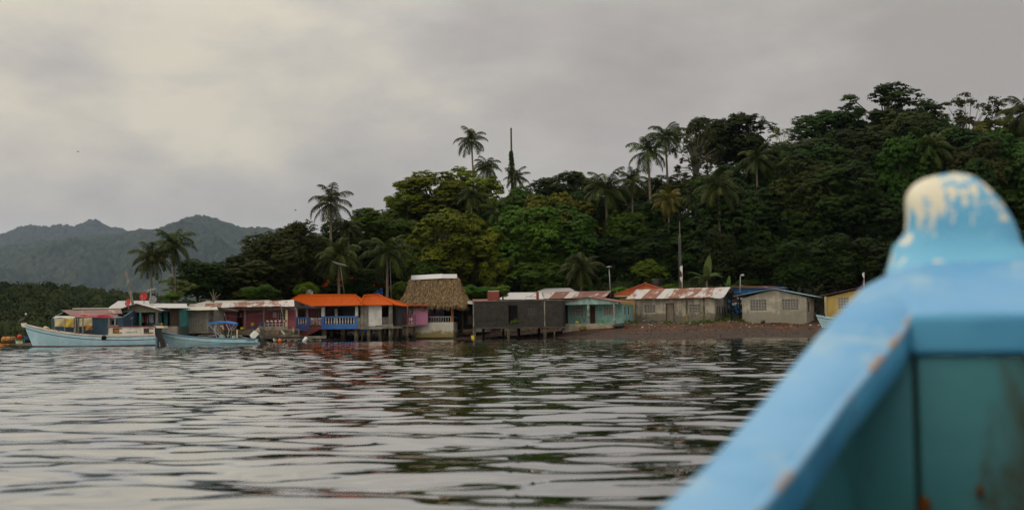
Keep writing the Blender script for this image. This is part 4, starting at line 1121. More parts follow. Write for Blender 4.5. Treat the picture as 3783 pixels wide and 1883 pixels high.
# stairs with red rails down to the raft
T_ = F.thing('stairs', 'rust red steel stairs with wooden treads going down to the raft', 'stairs')
a0, a1 = F.L(1178, 1207, -.15), F.L(1096, 1238, -.9)
b0, b1 = F.L(1186, 1210, -1.1), F.L(1122, 1241, -1.9)
for p, q_ in ((a0, a1), (b0, b1)): MB().bar(p, q_, .06, .2).build('stringer', M_redsteel, T_)
for i in range(9):
    f = (i + .5) / 9; p, q_ = a0.lerp(a1, f), b0.lerp(b1, f); MB().bar(p + Vector((0, 0, .04)), q_ + Vector((0, 0, .04)), .26, .04).build('tread', m_wood('tread_wood', (.28, .13, .06), (.14, .07, .04)) if i == 0 else bpy.data.materials['tread_wood'], T_)
for p, q_ in ((a0, a1), (b0, b1)):
    k = MB(); u = Vector((0, 0, .95)); k.tube([p + u, q_ + u], .025, 6); k.tube([p + u * .5, q_ + u * .5], .018, 6)
    for i in range(7): f = i / 6; e = p.lerp(q_, f); k.tube([e, e + u], .02, 6)
    k.build('railing', M_redsteel, T_)
# picket gate
G = F.thing('gate', 'white picket gate with crossed braces between the blue balconies', 'gate')
for i in range(8):
    p = 1148 + i * 5.1; fb(F, G, 'picket', M_whitepaint, p, p + 2.4, 1173 + (i % 2), 1201, .1, .03)
MB().bar(F.L(1148, 1174, .07), F.L(1187, 1201, .07), .03, .12).build('brace', M_whitepaint, G); MB().bar(F.L(1148, 1198, .03), F.L(1187, 1176, .03), .03, .12).build('brace', M_whitepaint, G)

# ------------------------------------------------------------------ 6 pink house with red railed deck
F = Frame(1450, 138, -8, 0); A = F.thing('house', 'pink and cream house behind a red railed deck, next to the thatched hut', 'house', 'houses along the shore')
zd = F.z_(1500, 1200)
bx(A, 'deck', M_greywood, F.x_(1450), F.x_(1536), -1.2, 3.0, zd - .16, zd)
fb(F, A, 'wall', M_cream, 1414, 1467, 1130, 1200, 1.6, .15)
r = F.rect(1501, 1529, 1133, 1162, 1.6); x0, x1, z0, z1 = F.rect(1467, 1580, 1124, 1201, 1.6)
MB().wall(x0, x1, max(z0, zd), z1, 1.6, 1.75, [r]).build('wall', M_pink, A); lattice(A, r, 2, 1, 1.63, M_white, .12, False)
fb(F, A, 'door', M_dark, 1449, 1453, 1140, 1198, 1.57, .025); fb(F, A, 'shutter', M_darkwood, 1493, 1500, 1130, 1165, 1.56, .035)
bx(A, 'wall', M_pink, F.x_(1414, 1.6), x1, 6, 6.2, zd, z1)
MB().sheet(F.L(1414, 1128, .8), F.L(1582, 1128, .8), F.L(1582, 1108, 4), F.L(1414, 1108, 4), .3, .04, .05, 0, 2, 3).build('roof', M_redtile, A)
k = MB()
for ly in (-1.15,):
    z_ = lambda py: F.z_(1500, py, ly)
    for py in (1164, 1172, 1184): k.tube([(F.x_(1452, ly), ly, z_(py)), (F.x_(1535, ly), ly, z_(py))], .035, 6)
    for px in (1453, 1469, 1485, 1501, 1517, 1534): k.tube([(F.x_(px, ly), ly, zd), (F.x_(px, ly), ly, z_(1163))], .04, 6)
k.build('railing', M_redsteel, A)
for i in range(3): MB().tube([F.L(1470 + 14*i, 1199, -1.1), F.L(1484 + 14*i, 1183, -1.1)], .03, 6).build('railing_brace', M_redsteel, A)
for px, w, ly, top in ((1461, 5, -1.3, 1130), (1504, 4, -.9, 1201), (1477, 4, 1.5, 1201), (1530, 4, 1.5, 1201)):
    x = F.x_(px, ly); w_ = w / FPX * F.o.y; bx(A, 'stilt', M_stilt, x - w_, x + w_, ly - .2, ly - .2 + 2 * w_, -1.2, F.z_(px, top, ly) if top < 1200 else zd - .165)
fb(F, A, 'post', M_greywood, 1466, 1469, 1130, 1200, -1.0, .1); fb(F, A, 'post', M_greywood, 1503, 1507, 1128, 1200, -1.0, .12)
C_ = F.thing('chair', 'white plastic chair on the red railed deck', 'chair')
x0, x1, z0, z1 = F.rect(1509, 1520, 1180, 1199, -.4); s_ = zd + .42
bx(C_, 'seat', M_white, x0, x1, -.4, .05, s_, s_ + .04); bx(C_, 'backrest', M_white, x0, x1, .0, .05, s_ + .041, s_ + .45)
for xa in (x0, x1 - .04):
    for ya in (-.39, 0): bx(C_, 'leg', M_white, xa, xa + .04, ya, ya + .04, zd, s_ - .001)
# ------------------------------------------------------------------ 7 thatched hut
F = Frame(1534, 140, -9, 0); A = F.thing('thatched_hut', 'thatched hut with metal ridge cap on a stained white base', 'hut')
Dp = 5.2
x0, x1, z0, z1 = F.rect(1534, 1675, 1190, 1245)
b = MB().box(x0, x1, 0, .2, z0, z1); b.build('base_wall', M_white_plaster, A)
bx(A, 'base_wall', M_white_plaster, x1 - .2, x1, .201, Dp, z0, z1); bx(A, 'base_wall', M_white_plaster, x0, x0 + .2, .201, Dp, z0, z1); bx(A, 'base_wall', M_concrete, x0 + .2, x1 - .2, Dp - .2, Dp, z0, z1)
bx(A, 'floor', M_concrete, x0 + .2, x1 - .2, .2, Dp - .2, z1 - .3, z1 - .05)
bx(A, 'footing', M_stilt, x0 - .25, x1 + .3, -.25, Dp, -.8, z0 - .003)
zt = F.z_(1600, 1127)
for px, ly in ((1533, .02), (1666, .02), (1533, Dp - .3), (1666, Dp - .3)):
    xa = F.x_(px); bx(A, 'post', M_orangepost, xa, xa + .27, ly, ly + .27, z1 + .002, zt)
fb(F, A, 'railing_top', M_steel, 1542, 1666, 1168.5, 1171.5, .03, .1)
for k in range(14):
    xa = F.x_(1546 + k * 9); bx(A, 'baluster', M_steel, xa, xa + .07, .05, .12, z1 + .002, F.z_(1600, 1171.6))
bx(A, 'railing_top', M_brightblue, x1 - .12, x1 - .04, .3, Dp, z1 + .4, z1 + .7)
fb(F, A, 'wall', M_pink, 1545, 1640, 1122, 1188, 3.4, .12)
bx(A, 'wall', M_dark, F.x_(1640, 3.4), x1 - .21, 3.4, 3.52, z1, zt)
# thatch: rings from ridge to eave with a flare
TX0, TX1 = F.x_(1521, 2.4), F.x_(1688, 2.4); TZ = F.z_(1600, 1024, 2.4)
EX0, EX1 = F.x_(1472, .3), F.x_(1712, -.3); EZ = F.z_(1600, 1124, -.9)
prof = [(0, 1.0), (.10, .88), (.22, .70), (.36, .50), (.52, .32), (.70, .17), (.86, .06), (1.0, -.03)]
def ring(f, h, n=26, m=14):
    xa, xb = TX0 + (EX0 - TX0) * f, TX1 + (EX1 - TX1) * f; ya, yb = 2.3 + (-1.0 - 2.3) * f, 2.9 + (6.2 - 2.9) * f; z = EZ + (TZ - EZ) * h
    pts = [(xa + (xb - xa) * i / n, ya, z) for i in range(n)] + [(xb, ya + (yb - ya) * i / m, z) for i in range(m)] + [(xb + (xa - xb) * i / n, yb, z) for i in range(n)] + [(xa, yb + (ya - yb) * i / m, z) for i in range(m)]
    return pts
q = random.Random(31); V = []; N_ = None
for f, h in prof:
    for p in ring(f, h):
        V.append((p[0] + q.uniform(-.07, .07), p[1] + q.uniform(-.07, .07), p[2] + q.uniform(-.05, .05) - (.0 if f < .95 else q.uniform(0, .25))))
N_ = len(ring(0, 0)); b = MB(); Fc = []
for j in range(len(prof) - 1):
    for i in range(N_): Fc.append((j*N_ + i, (j+1)*N_ + i, (j+1)*N_ + (i+1) % N_, j*N_ + (i+1) % N_))
V2 = [(p[0], p[1], p[2] - .35) for p in V[-N_:]]
V2 = [((p[0] - (EX0+EX1)/2) * .96 + (EX0+EX1)/2, (p[1] - 2.6) * .94 + 2.6, p[2] + .12) for p in V2]
k = (len(prof) - 1) * N_
Fc += [(k + i, k + N_ + i, k + N_ + (i+1) % N_, k + (i+1) % N_) for i in range(N_)] + [tuple(range(k + 2*N_ - 1, k + N_ - 1, -1)), tuple(range(N_ - 1, -1, -1))]
roof = b.add(V + V2, Fc).build('thatch_roof', M_thatch, A)
# loose straw over the thatch and a ragged fringe
C, Nn, Ss = [], [], []; U = []
qn = np.random.RandomState(2)
strV, strF = [], []
M_straw = m_leaf('straw', (.080, .050, .028), (.42, .29, .17), .1, .9, .05)
def straw(p, d, L, w):
    d = Vector(d).normalized(); s_ = d.cross(Vector((q.uniform(-1, 1), q.uniform(-1, 1), q.uniform(-1, 1)))).normalized() * w
    k = len(strV); p = Vector(p); strV.extend([p - s_, p + s_, p + d * L + s_ * .4, p + d * L - s_ * .4]); strF.append((k, k+1, k+2, k+3))
for _ in range(5200):
    j = min(len(prof) - 2, int(q.random() ** .8 * (len(prof) - 1))); i = q.randrange(N_) if q.random() < .25 else q.randrange(26 + 14); u, v = q.random(), q.random()
    a = Vector(V[j*N_ + i]); b_ = Vector(V[j*N_ + (i+1) % N_]); c = Vector(V[(j+1)*N_ + i]); d = Vector(V[(j+1)*N_ + (i+1) % N_])
    p = a.lerp(b_, u).lerp(c.lerp(d, u), v); dn = (c - a).normalized(); n = (b_ - a).cross(c - a).normalized()
    if n.dot(Vector((0, 0, 1))) < 0: n = -n
    straw(p + n * .05, dn + n * q.uniform(-.05, .22) + Vector((q.uniform(-.35, .35), 0, 0)), q.uniform(.25, .55), q.uniform(.015, .035))
for _ in range(1500):
    i = q.randrange(N_); p = Vector(V[k_ := (len(prof)-1)*N_ + i]).lerp(Vector(V[(len(prof)-1)*N_ + (i+1) % N_]), q.random())
    straw(p + Vector((q.uniform(-.1, .1), q.uniform(0, .2), .05)), (q.uniform(-.3, .3), q.uniform(-.3, .2), -1), q.uniform(.2, .6), q.uniform(.015, .03))
npmesh('loose_straw', np.array([list(p) for p in strV]), np.array(strF), M_straw, roof, attr=np.repeat(qn.rand(len(strF)), 4))
for (p0, p1, q0, q1, ly, m_, t_) in ((1519, 1634, 1015, 1031, 2.0, M_zinc, 3), (1632, 1688, 1013, 1028, 2.05, M_white_roof, 0)):
    a, b_ = F.L(p0, q0 + t_, 2.55), F.L(p1, q0 - t_ + 0, 2.55); c, d = F.L(p1, q1 - t_, ly - .15), F.L(p0, q1 + t_, ly - .15)
    MB().plate([d, c, b_, a], (0, 0, .03)).build('ridge_cap', m_, A); MB().plate([a, b_, b_ + Vector((0, .75, b_.z * 0 - .42)), a + Vector((0, .75, -.42))], (0, 0, .03)).build('ridge_cap', m_, A)
LT = 'washing hung in the thatched hut'
for (p0, p1, q0, q1, c_, l_) in ((1553, 1562, 1136, 1160, (.03, .03, .05), 'black garment hanging at the left of the thatched hut'), (1563, 1571, 1139, 1157, (.05, .28, .45), 'bright blue garment hanging in the thatched hut'),
        (1580, 1586, 1138, 1160, (.45, .48, .52), 'pale long garment hanging in the thatched hut'), (1592, 1599, 1137, 1153, (.45, .32, .40), 'light pink garment hanging in the thatched hut'), (1602, 1611, 1137, 1158, (.04, .05, .12), 'navy garment hanging in the thatched hut'),
        (1622, 1636, 1140, 1168, (.05, .09, .20), 'dark blue sheet hanging at the right of the thatched hut')):
    cloth(F, p0, p1, q0, q1, 1.4, c_, l_, LT)
F2 = Frame(1500, 138, -8, 0)
cloth(F2, 1508, 1514, 1140, 1166, .5, (.40, .03, .06), 'red garment hanging by the white framed window', None); cloth(F2, 1516, 1524, 1146, 1164, .5, (.04, .10, .20), 'blue garment hanging by the white framed window', None)

# lean-to of dark wood between hut and block house
F = Frame(1700, 140, -9, 0); A = F.thing('shack', 'dark lean-to shack squeezed between the thatched hut and the black block house', 'shack', 'houses along the shore')
fb(F, A, 'wall', M_dark, 1690, 1752, 1118, 1215, 1.5, .15); fb(F, A, 'post', M_darkwood, 1706, 1711, 1118, 1240, .6, .15); fb(F, A, 'panel', M_darkwood, 1728, 1742, 1165, 1198, .9, .08)
bx(A, 'floor', M_darkwood, F.x_(1690), F.x_(1752), .5, 3, .5, .7)
MB().sheet(F.L(1700, 1122, .0), F.L(1750, 1122, .0), F.L(1750, 1110, 3), F.L(1700, 1110, 3), .2, .015, .03, .02, 2, 1).build('roof', M_rust_roof, A)
for px in (1692, 1720, 1750): x = F.x_(px, 1); bx(A, 'stilt', M_stilt, x - .1, x + .1, 1, 1.2, -1, .5)

# ------------------------------------------------------------------ 8 black block house
F = Frame(1745, 133, -7, 0); A = F.thing('block_house', 'unplastered black block house standing on posts over the mud', 'house', 'houses along the shore')
x0, x1 = F.x_(1748), F.x_(2077); z0, z1 = F.z_(1910, 1207), F.z_(1910, 1111)
hd = F.rect(1878, 1912, 1127, 1196); hw_ = F.rect(1946, 1982, 1135, 1166)
shell(A, x0, x1, z0, z1, 6, M_block_black, [hd, hw_]); lattice(A, hw_, 6, 5, .03, M_latticed, .07, False)
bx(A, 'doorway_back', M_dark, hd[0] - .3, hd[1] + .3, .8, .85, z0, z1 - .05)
fb(F, A, 'beam', m_paint('concrete_black', (.075, .068, .058), (.03, .028, .024), .7), 1745, 2079, 1207.5, 1211, -.05, .25)
bx(A, 'floor', M_concrete, x0, x1, .21, 6, z0 - .14, z0 - .002)
for px in (1747, 2010): fb(F, A, 'pilaster', M_concrete, px, px + 4, 1111, 1207, -.025, .02)
fb(F, A, 'coping', M_concrete, 1745, 2080, 1108.5, 1110.8, -.04, .25)
for px, w, ly in ((1751, 5, .05), (1877, 4.5, .05), (2012, 5.5, .05), (2047, 2.5, .3), (1785, 4, 3), (1915, 5, 3), (1990, 4, 3)):
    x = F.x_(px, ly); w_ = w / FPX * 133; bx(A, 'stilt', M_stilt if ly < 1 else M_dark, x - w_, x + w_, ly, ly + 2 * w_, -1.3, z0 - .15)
V, Fq, T = [], [], []
qn = np.random.RandomState(12); n = 90; c = F.L(1905, 1193, .0)
C = np.stack([qn.normal(c.x, .25, n), qn.uniform(-.15, .1, n), c.z + np.abs(qn.normal(0, .18, n))], 1); N = qn.normal(size=(n, 3)) + np.array([0, -.6, .8]); N /= np.linalg.norm(N, axis=1, keepdims=True)
V, F_ = leaf_quads(C, N, qn.uniform(.05, .12, n), qn)
o = npmesh('weed_tuft', V, F_, LEAF['bright'], attr=np.repeat(qn.rand(n), 4)); o.location = F.o; o.rotation_euler = (0, 0, F.th); tag(o, 'bright green weeds growing on the sill of the black doorway', 'weeds')
# yellow jerrycan afloat on a line
c = at(1747, 1246, 128); root = thing('jerrycan', 'yellow jerrycan floating beside the corner post of the black block house', 'jerrycan', (c.x, 128, 0))
b = MB(); h = 15 / FPX * 128; w = 6 / FPX * 128
b.hexa([(-w*.9, -w*.6, .05), (w*.9, -w*.6, .02), (w*.9, w*.6, .02), (-w*.9, w*.6, .05)], [(-w*1.1, -w*.6, h*.85), (w*.7, -w*.6, h*.9), (w*.7, w*.6, h*.9), (-w*1.1, w*.6, h*.85)]); b.build('body', M_jug, root)
MB().tube([(-w*.6, 0, h*.84), (-w*.7, 0, h*1.05)], [.05, .05], 8).build('cap', M_jug, root); MB().tube([(w*.6, 0, h*.87), (w*.3, 0, h*1.0), (-w*.2, 0, h*.86)], .025, 6).build('handle', M_jug, root)

# roofs of the second row behind the black block house
def back_house(pxa, pxb, ytop, ye, Y, th, e1, e2, r2, r1, mat, wallm, label, dep=6, ybot=1150, seed=0, pitch=.2, amp=.015):
    F = Frame(pxa, Y, th, .8); A = F.thing('house', label, 'house', 'houses of the second row'); 
    shell(A, F.x_(pxa), F.x_(pxb), 0, F.z_((pxa+pxb)/2, ytop), dep, wallm)
    roof2(F, A, e1, e2, r2, r1, -.5, dep/2, dep + .5, mat, pitch, amp, .02, 'roof', seed); return F, A
back_house(1750, 1800, 1113, 0, 141, -8, (1743, 1113), (1805, 1112), (1802, 1104), (1746, 1105), M_pinkroof, M_concrete, 'low house with a short pinkish roof left of the terracotta tank', seed=3)
back_house(1850, 2010, 1107, 0, 143, -8, (1836, 1106), (2008, 1104), (2000, 1079), (1882, 1080), M_white_roof, M_concrete, 'house with a plain white sheet roof right of the papaya', seed=21)
back_house(1990, 2120, 1080, 0, 154, -8, (1976, 1080), (2140, 1079), (2104, 1063), (2012, 1065), M_white_roof, M_concrete, 'house showing the highest white hipped roof behind the rust striped one', seed=5)
back_house(1985, 2235, 1106, 0, 144, -12, (1972, 1104), (2236, 1098), (2258, 1074), (1998, 1079), M_rust_roof, M_concrete, 'house with a roof of alternating dark rust and white sheets', seed=33)
# terracotta tank on the black house
F = Frame(1801, 136, -7, 0); A = F.thing('water_tank', 'square terracotta water tank on the black block house', 'water tank')
fb(F, A, 'tank', M_terracotta, 1801, 1841, 1076, 1111.5, 1.2, 1.3); fb(F, A, 'lid', M_whitepaint, 1803, 1842, 1073.5, 1075.8, 1.25, 1.2)
A = F.thing('concrete_stub', 'reddish column stub with rebar on top of the black wall', 'column')
fb(F, A, 'column', M_terracotta, 1981, 1990, 1077, 1110, .5, .3)
k = MB(); k.tube([F.L(1943, 1109, .5), F.L(1943, 1095, .5), F.L(1985, 1096, .6)], .03, 5); k.tube([F.L(1958, 1094, .5), F.L(1985, 1079, .6)], .025, 5); k.build('rebar', M_redsteel, A)
# papaya
c = at(1858, 1108, 139); root = thing('papaya_tree', 'small papaya with a round light green head above the black block house', 'papaya tree', (c.x, 139, gz(c.x, 139)))
zb = c.z - gz(c.x, 139); zt = at(1858, 1078, 139).z - gz(c.x, 139)
MB().tube([(0, 0, 0), (0, 0, zt)], [.12, .08], 8).build('trunk', M_bark, root, True)
V, F_, T, _ = crown_arrays(77, 16, 26, 10, (.3, .45), .075); s_ = 38 / FPX * 139
npmesh('crown', V * np.array([s_ * 1.05, s_ * 1.05, s_ * .72]) + np.array([0, 0, zt]), F_, LEAF['bright'], root, attr=T)

# ------------------------------------------------------------------ 9 pale teal house
F = Frame(2080, 136, -20, .3); A = F.thing('house', 'pale teal house with a gabled porch and red oxide roof', 'house', 'houses along the shore')
zf = F.z_(2180, 1194.5); zp = F.z_(2175, 1124)
bx(A, 'plinth', m_paint('plinth_pale', (.36, .34, .27), (.18, .16, .11), .7, .8), F.x_(2076), F.x_(2273), -.08, 6.6, -.9, zf)
D_ = 1.7
hs = [F.rect(2114, 2155, 1135, 1165, D_), F.rect(2230, 2266, 1134, 1164, D_), F.rect(2180, 2199, 1130, 1194, D_)]
hs[2] = (hs[2][0], hs[2][1], zf, hs[2][3]); xa, xb = F.x_(2098, D_), F.x_(2299, D_)
shell(A, xa, xb, zf, zp + .02, 5.0, M_teal, hs, D_)
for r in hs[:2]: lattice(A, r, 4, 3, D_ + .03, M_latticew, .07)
door(A, *hs[2], D_ + .06, M_browndoor)
fb(F, A, 'wall', M_dark, 2079, 2097, 1126, 1194, .6, .1)
for p0, p1 in ((2169, 2177), (2265, 2272)): fb(F, A, 'post', m_paint('post_flaked', (.30, .36, .33), (.09, .08, .07), .9, 1.5) if p0 < 2200 else bpy.data.materials['post_flaked'], p0, p1, 1125, 1194, .0, .26)
pts = [F.L(*p, -.02) for p in ((2073, 1125.5), (2284, 1122.5), (2284, 1114.5), (2169, 1097.5), (2071, 1115.5))]
MB().prism([(p.x, p.z) for p in pts], -.02, .16).build('gable', M_tealpale, A)
gable_front(F, A, (2066, 1115), (2169, 1095.5), (2290, 1114), -.4, 7.2, M_pinkroof, seed=2)
for y_ in (2.6, 4.2): bx(A, 'side_vent', M_latticed, xb + .002, xb + .03, y_, y_ + .35, zf + 1.0, zf + 1.9)
G = F.thing('ironing_board', 'brown board on crossed legs on the teal porch', 'bench')
a, b_ = F.L(2133, 1163, .6), F.L(2166, 1161, .6); MB().bar(a, b_, .3, .05).build('board', M_darkwood, G)
for p, q_ in ((F.L(2150, 1163, .6), F.L(2160, 1187, .6)), (F.L(2165, 1163, .6), F.L(2157, 1187, .6))): MB().tube([p, q_], .025, 6).build('leg', M_darkwood, G)
drum(F, 2227, 1181, 1193.5, 4.5, .5, m_plain('bucket_green', (.04, .30, .03), .4), 'green bucket on the teal porch', 'bucket', 'bucket')
c = F.L(2131, 1194, .3); o = MB().ball((0, 0, .12), (.22, .2, .14), 12, 8).build('sack', M_jug); o.location = F.o + F.x * c.x + F.y * .3 + Vector((0, 0, c.z)); tag(o, 'yellow plastic sack at the front edge of the teal porch', 'sack')
def rock(px, py, Y, r, label, mat, name='rock', seed=0):
    c = at(px, py, Y); q = random.Random(seed); b = MB().ball((0, 0, 0), (r, r * .8, r * .7), 10, 7)
    b.v = [tuple(x * q.uniform(.78, 1.18) for x in p) for p in b.v]; o = b.build(name, mat); o.location = (c.x, Y, c.z); return tag(o, label, 'rock')
rock(2152, 1213, 132.5, .42, 'mossy boulder in front of the teal plinth', m_plain('rock_ochre', (.16, .13, .05), .9, .1, 0, .6, 3), seed=3)

# ------------------------------------------------------------------ lamps, mast, poles, aerials, dishes
def post_thing(name, label, cat, px, py0, py1, Y, r, mat, group=None, dx=0):
    a, b_ = at(px, py1, Y), at(px + dx, py0, Y); root = thing(name, label, cat, (a.x, Y, a.z), 0, group)
    MB().tube([(0, 0, -.5), (b_.x - a.x, 0, b_.z - a.z)], [r, r * .8], 8).build('pole', mat, root, True)
    return root, b_.x - a.x, b_.z - a.z
A, dx_, h = post_thing('lamp_post', 'lone lamp post with a round flat head behind the rust striped roof', 'lamp post', 2256, 988, 1085, 145, .06, M_steel, 'lamp posts', -6)
MB().tube([(dx_, 0, h), (dx_, 0, h + .05), (dx_, 0, h + .12), (dx_, 0, h + .16)], [.08, .34, .32, .1], 14).build('lamp_head', M_steel, A)
A, dx_, h = post_thing('lamp_post', 'street lamp with a drooping head behind the right end of the rusted white roof', 'lamp post', 2733, 1022, 1095, 148, .07, M_steel, 'lamp posts', 2)
MB().tube([(dx_, 0, h), (dx_ + .05, 0, h + .2), (dx_ + .2, 0, h + .25)], .06, 8).build('arm', M_steel, A); MB().ball((dx_ + .28, 0, h + .18), (.22, .16, .15), 10, 7).build('lamp_head', M_zinc, A)
MB().tube([(dx_, 0, h - 1.0), (dx_ + .35, 0, h - 1.1)], .03, 6).build('bracket', M_steel, A)
# lattice mast
a, b_ = at(2514, 1066, 147), at(2511, 818, 147); A = thing('radio_mast', 'slender lattice radio mast behind the rusted white roof', 'mast', (a.x, 147, a.z)); H_ = b_.z - a.z
k = MB()
for i in range(3):
    an = i * 2.094 + .4; k.tube([(.16 * math.cos(an), .16 * math.sin(an), -.6), (.16 * math.cos(an), .16 * math.sin(an), H_ * .80)], .02, 6)
for j in range(30):
    z = H_ * .80 * j / 30
    for i in range(3):
        an, bn = i * 2.094 + .4, (i + 1) * 2.094 + .4; k.tube([(.16 * math.cos(an), .16 * math.sin(an), z), (.16 * math.cos(bn), .16 * math.sin(bn), z + H_ * .8 / 30)], .010, 4)
k.build('lattice', m_plain('mast_dark_steel', (.16, .16, .16), .5, .4), A); MB().tube([(0.05, 0, H_ * .76), (.05, 0, H_)], .028, 8).build('top_tube', M_steel, A)
def flag(px, py0, py1, Y, label, cols, wpx, gname):
    A, dx_, h = post_thing('flagpole', label, 'flagpole', px, py0, py1, Y, .04, M_white, gname)
    n = 12; H = h * .72; w = wpx / FPX * Y; b = MB(); V = []; Fc = []
    for s_ in (0, .02):
        for j in range(n + 1):
            for i in range(4): V.append((dx_ - .03 - w * i / 3 * (.6 + .4 * math.sin(j * .9)), s_ + .06 * math.sin(i * 2 + j * .8), h * .97 - H * j / n))
    for j in range(n):
        b.mat(cols[min(len(cols) - 1, int(j / n * len(cols)))])
        fs = [(j*4 + i, j*4 + i + 1, (j+1)*4 + i + 1, (j+1)*4 + i) for i in range(3)]; k = (n + 1) * 4; fs += [tuple(x + k for x in reversed(f)) for f in fs]
        b.add(V, fs)
    b.build('flag', [M_white, m_plain('flag_red', (.42, .03, .04)), m_plain('flag_navy', (.02, .03, .10))], A)
flag(2520, 980, 1066, 146.5, 'drooping red and white flag on a pole beside the lattice mast', [0, 0, 1, 0, 0], 8, 'flagpoles')
flag(3192, 1005, 1072, 146, 'white flag with a dark band on a pole above the yellow house', [0, 0, 2, 1, 0], 6, 'flagpoles')
# white pole and leaning timber
A, dx_, h = post_thing('mast_pole', 'thin white pole rising between orange roof and thatched hut', 'pole', 1446, 958, 1110, 143, .05, M_steel, None, -5)
a = at(491, 1125, 116); b_ = at(466, 1003, 116); A = thing('timber_pole', 'weathered timber pole leaning left above the grey board gable', 'pole', (a.x, 116, a.z))
MB().tube([(.1, 0, -.9), (0, 0, 0), ((b_.x - a.x) * .5, 0, (b_.z - a.z) * .5), (b_.x - a.x, 0, b_.z - a.z)], [.14, .14, .12, .11], 8).build('trunk', M_greywood, A, True)
def aerial(px, py0, py1, Y, label, wpx, n, dx=0, tilt=.3, mast=M_steel):
    A, dx_, h = post_thing('tv_aerial', label, 'aerial', px, py0, py1, Y, .035, mast, 'rooftop aerials', dx); w = wpx / FPX * Y
    k = MB(); k.tube([(dx_ - w * .5, 0, h - w * tilt * .5), (dx_ + w * .5, 0, h + w * tilt * .5)], .03, 5)
    for i in range(n):
        f = i / (n - 1) - .5; s_ = w * (.32 - .1 * f); k.tube([(dx_ + w * f - s_ * .55, -s_ * .5, h + w * tilt * f + s_ * .35), (dx_ + w * f + s_ * .55, s_ * .5, h + w * tilt * f - s_ * .35)], .022, 5)
    k.build('antenna', M_zinc, A)
aerial(1275, 975, 1095, 138, 'many armed TV aerial on a leaning pole above the orange roof', 42, 7, -18, -.25, M_greywood)
aerial(557, 1070, 1120, 117, 'small TV aerial between the red dish and the palm trunk', 34, 4, 0, .25)
def dish(px, py, r, Y, mat, label, tilt=60, az=-20, pole=12):
    c = at(px, py, Y); rr = r / FPX * Y; ph = pole / FPX * Y
    A = thing('satellite_dish', label, 'satellite dish', (c.x, Y, c.z - rr * .5 - ph), 0, 'satellite dishes on the roofs')
    b = MB(); V = []; Fc = []; n, m = 24, 5
    for s_ in (0, 1):
        for j in range(m + 1):
            f = j / m
            for i in range(n): an = 2 * math.pi * i / n; V.append((rr * f * math.cos(an), rr * f * math.sin(an), rr * .22 * f * f - s_ * .025))
    k = (m + 1) * n
    for j in range(m):
        for i in range(n):
            a_ = j*n + i; c_ = j*n + (i+1) % n; Fc += [(a_, c_, c_ + n, a_ + n), (k + a_, k + a_ + n, k + c_ + n, k + c_)]
    for i in range(n): Fc.append((m*n + i, m*n + (i+1) % n, k + m*n + (i+1) % n, k + m*n + i))
    Mx = Matrix.Translation((0, 0, rr * .5 + ph)) @ Matrix.Rotation(R(az), 4, 'Z') @ Matrix.Rotation(R(tilt), 4, 'X')
    b.add([Mx @ Vector(v) for v in V], Fc); b.build('reflector', mat, A, True)
    f_ = Mx @ Vector((0, 0, rr * .75)); MB().tube([Mx @ Vector((0, -rr * .95, rr * .2)), f_], .02, 6).ball(f_, .07, 8, 6).build('feed_arm', M_steel, A)
    MB().tube([(0, .1, -.3), (0, .1, ph + rr * .45)], .04, 8).build('pole', M_steel, A)
M_dishr = m_plain('dish_red', (.46, .012, .010), .45, .4, 0, .15); M_dishg = m_plain('dish_grey', (.25, .255, .27), .5, .4)
dish(474, 1118, 14, 115, M_dishr, 'lower red satellite dish beside the leaning timber pole', 75, -30, 6)
dish(531, 1096, 15.5, 117, M_dishr, 'higher round red satellite dish on the grey sheet roof', 78, -10, 10)
dish(565, 1106, 14, 118, M_dishg, 'grey satellite dish at the foot of the palm pair', 78, 15, 6)
dish(1143, 1083, 14, 138, M_dishg, 'grey satellite dish standing on the orange ridge', 78, 0, 4)
# dead twig on the roof
A = thing('dead_branch', 'bare grey branch lying up on the cream roof', 'branch', at(790, 1110, 128)); 
k = MB()
for e in ((-.1, 1.3), (-.5, 1.0), (.25, .9), (-1.6, .15), (.7, .7)): k.tube([(0, 0, -.15), (e[0] * .4, 0, e[1] * .55), (e[0], .1, e[1])], [.06, .045, .015], 5)
k.build('twigs', M_barkp, A)
# ------------------------------------------------------------------ 10 red tile roof and tank
F = Frame(2262, 146, -20, .8); A = F.thing('house', 'yellow walled house under a red tiled pyramid roof', 'house', 'houses of the second row')
x0, x1 = F.x_(2290), F.x_(2470); zw = F.z_(2370, 1089)
shell(A, x0, x1, 0, zw, 6, M_yellow)
K = F.L(2384, 1049, 3); E = [F.L(2268, 1091, -.6), F.L(2492, 1084, -.6)]; Bk = [Vector((E[0].x, 6.6, E[0].z)), Vector((E[1].x, 6.6, E[1].z))]; u = Vector((.3, 0, 0))
MB().sheet(E[0], E[1], K + u, K - u, .3, .045, .05, 0, 3, 2).build('roof', M_redtile, A); MB().sheet(E[1], Bk[1], K + u, K + u + Vector((0, .02, 0)), .3, .045, .05, 0, 3, 2).build('roof', M_redtile, A)
MB().sheet(Bk[1], Bk[0], K - u, K + u, .3, .045, .05, 0, 2, 2).build('roof', M_redtile, A); MB().sheet(Bk[0], E[0], K - u, K - u + Vector((0, .02, 0)), .3, .045, .05, 0, 3, 2).build('roof', M_redtile, A)
k = MB(); 
for e in E: k.tube([e + Vector((0, 0, .06)), K + Vector((0, 0, .06))], .1, 8)
k.ball(K + Vector((0, 0, .1)), .16, 8, 6); k.build('ridge_cap', M_redtile, A)
fb(F, A, 'fascia', M_cream, 2270, 2400, 1091, 1094.5, -.62, .04)
F = Frame(2425, 152, 0, .8); drum(F, 2425, 1032, 1064, 19, 0, M_black, 'big black plastic water tank behind the red tiled roof', 'water_tank', 'water tank')
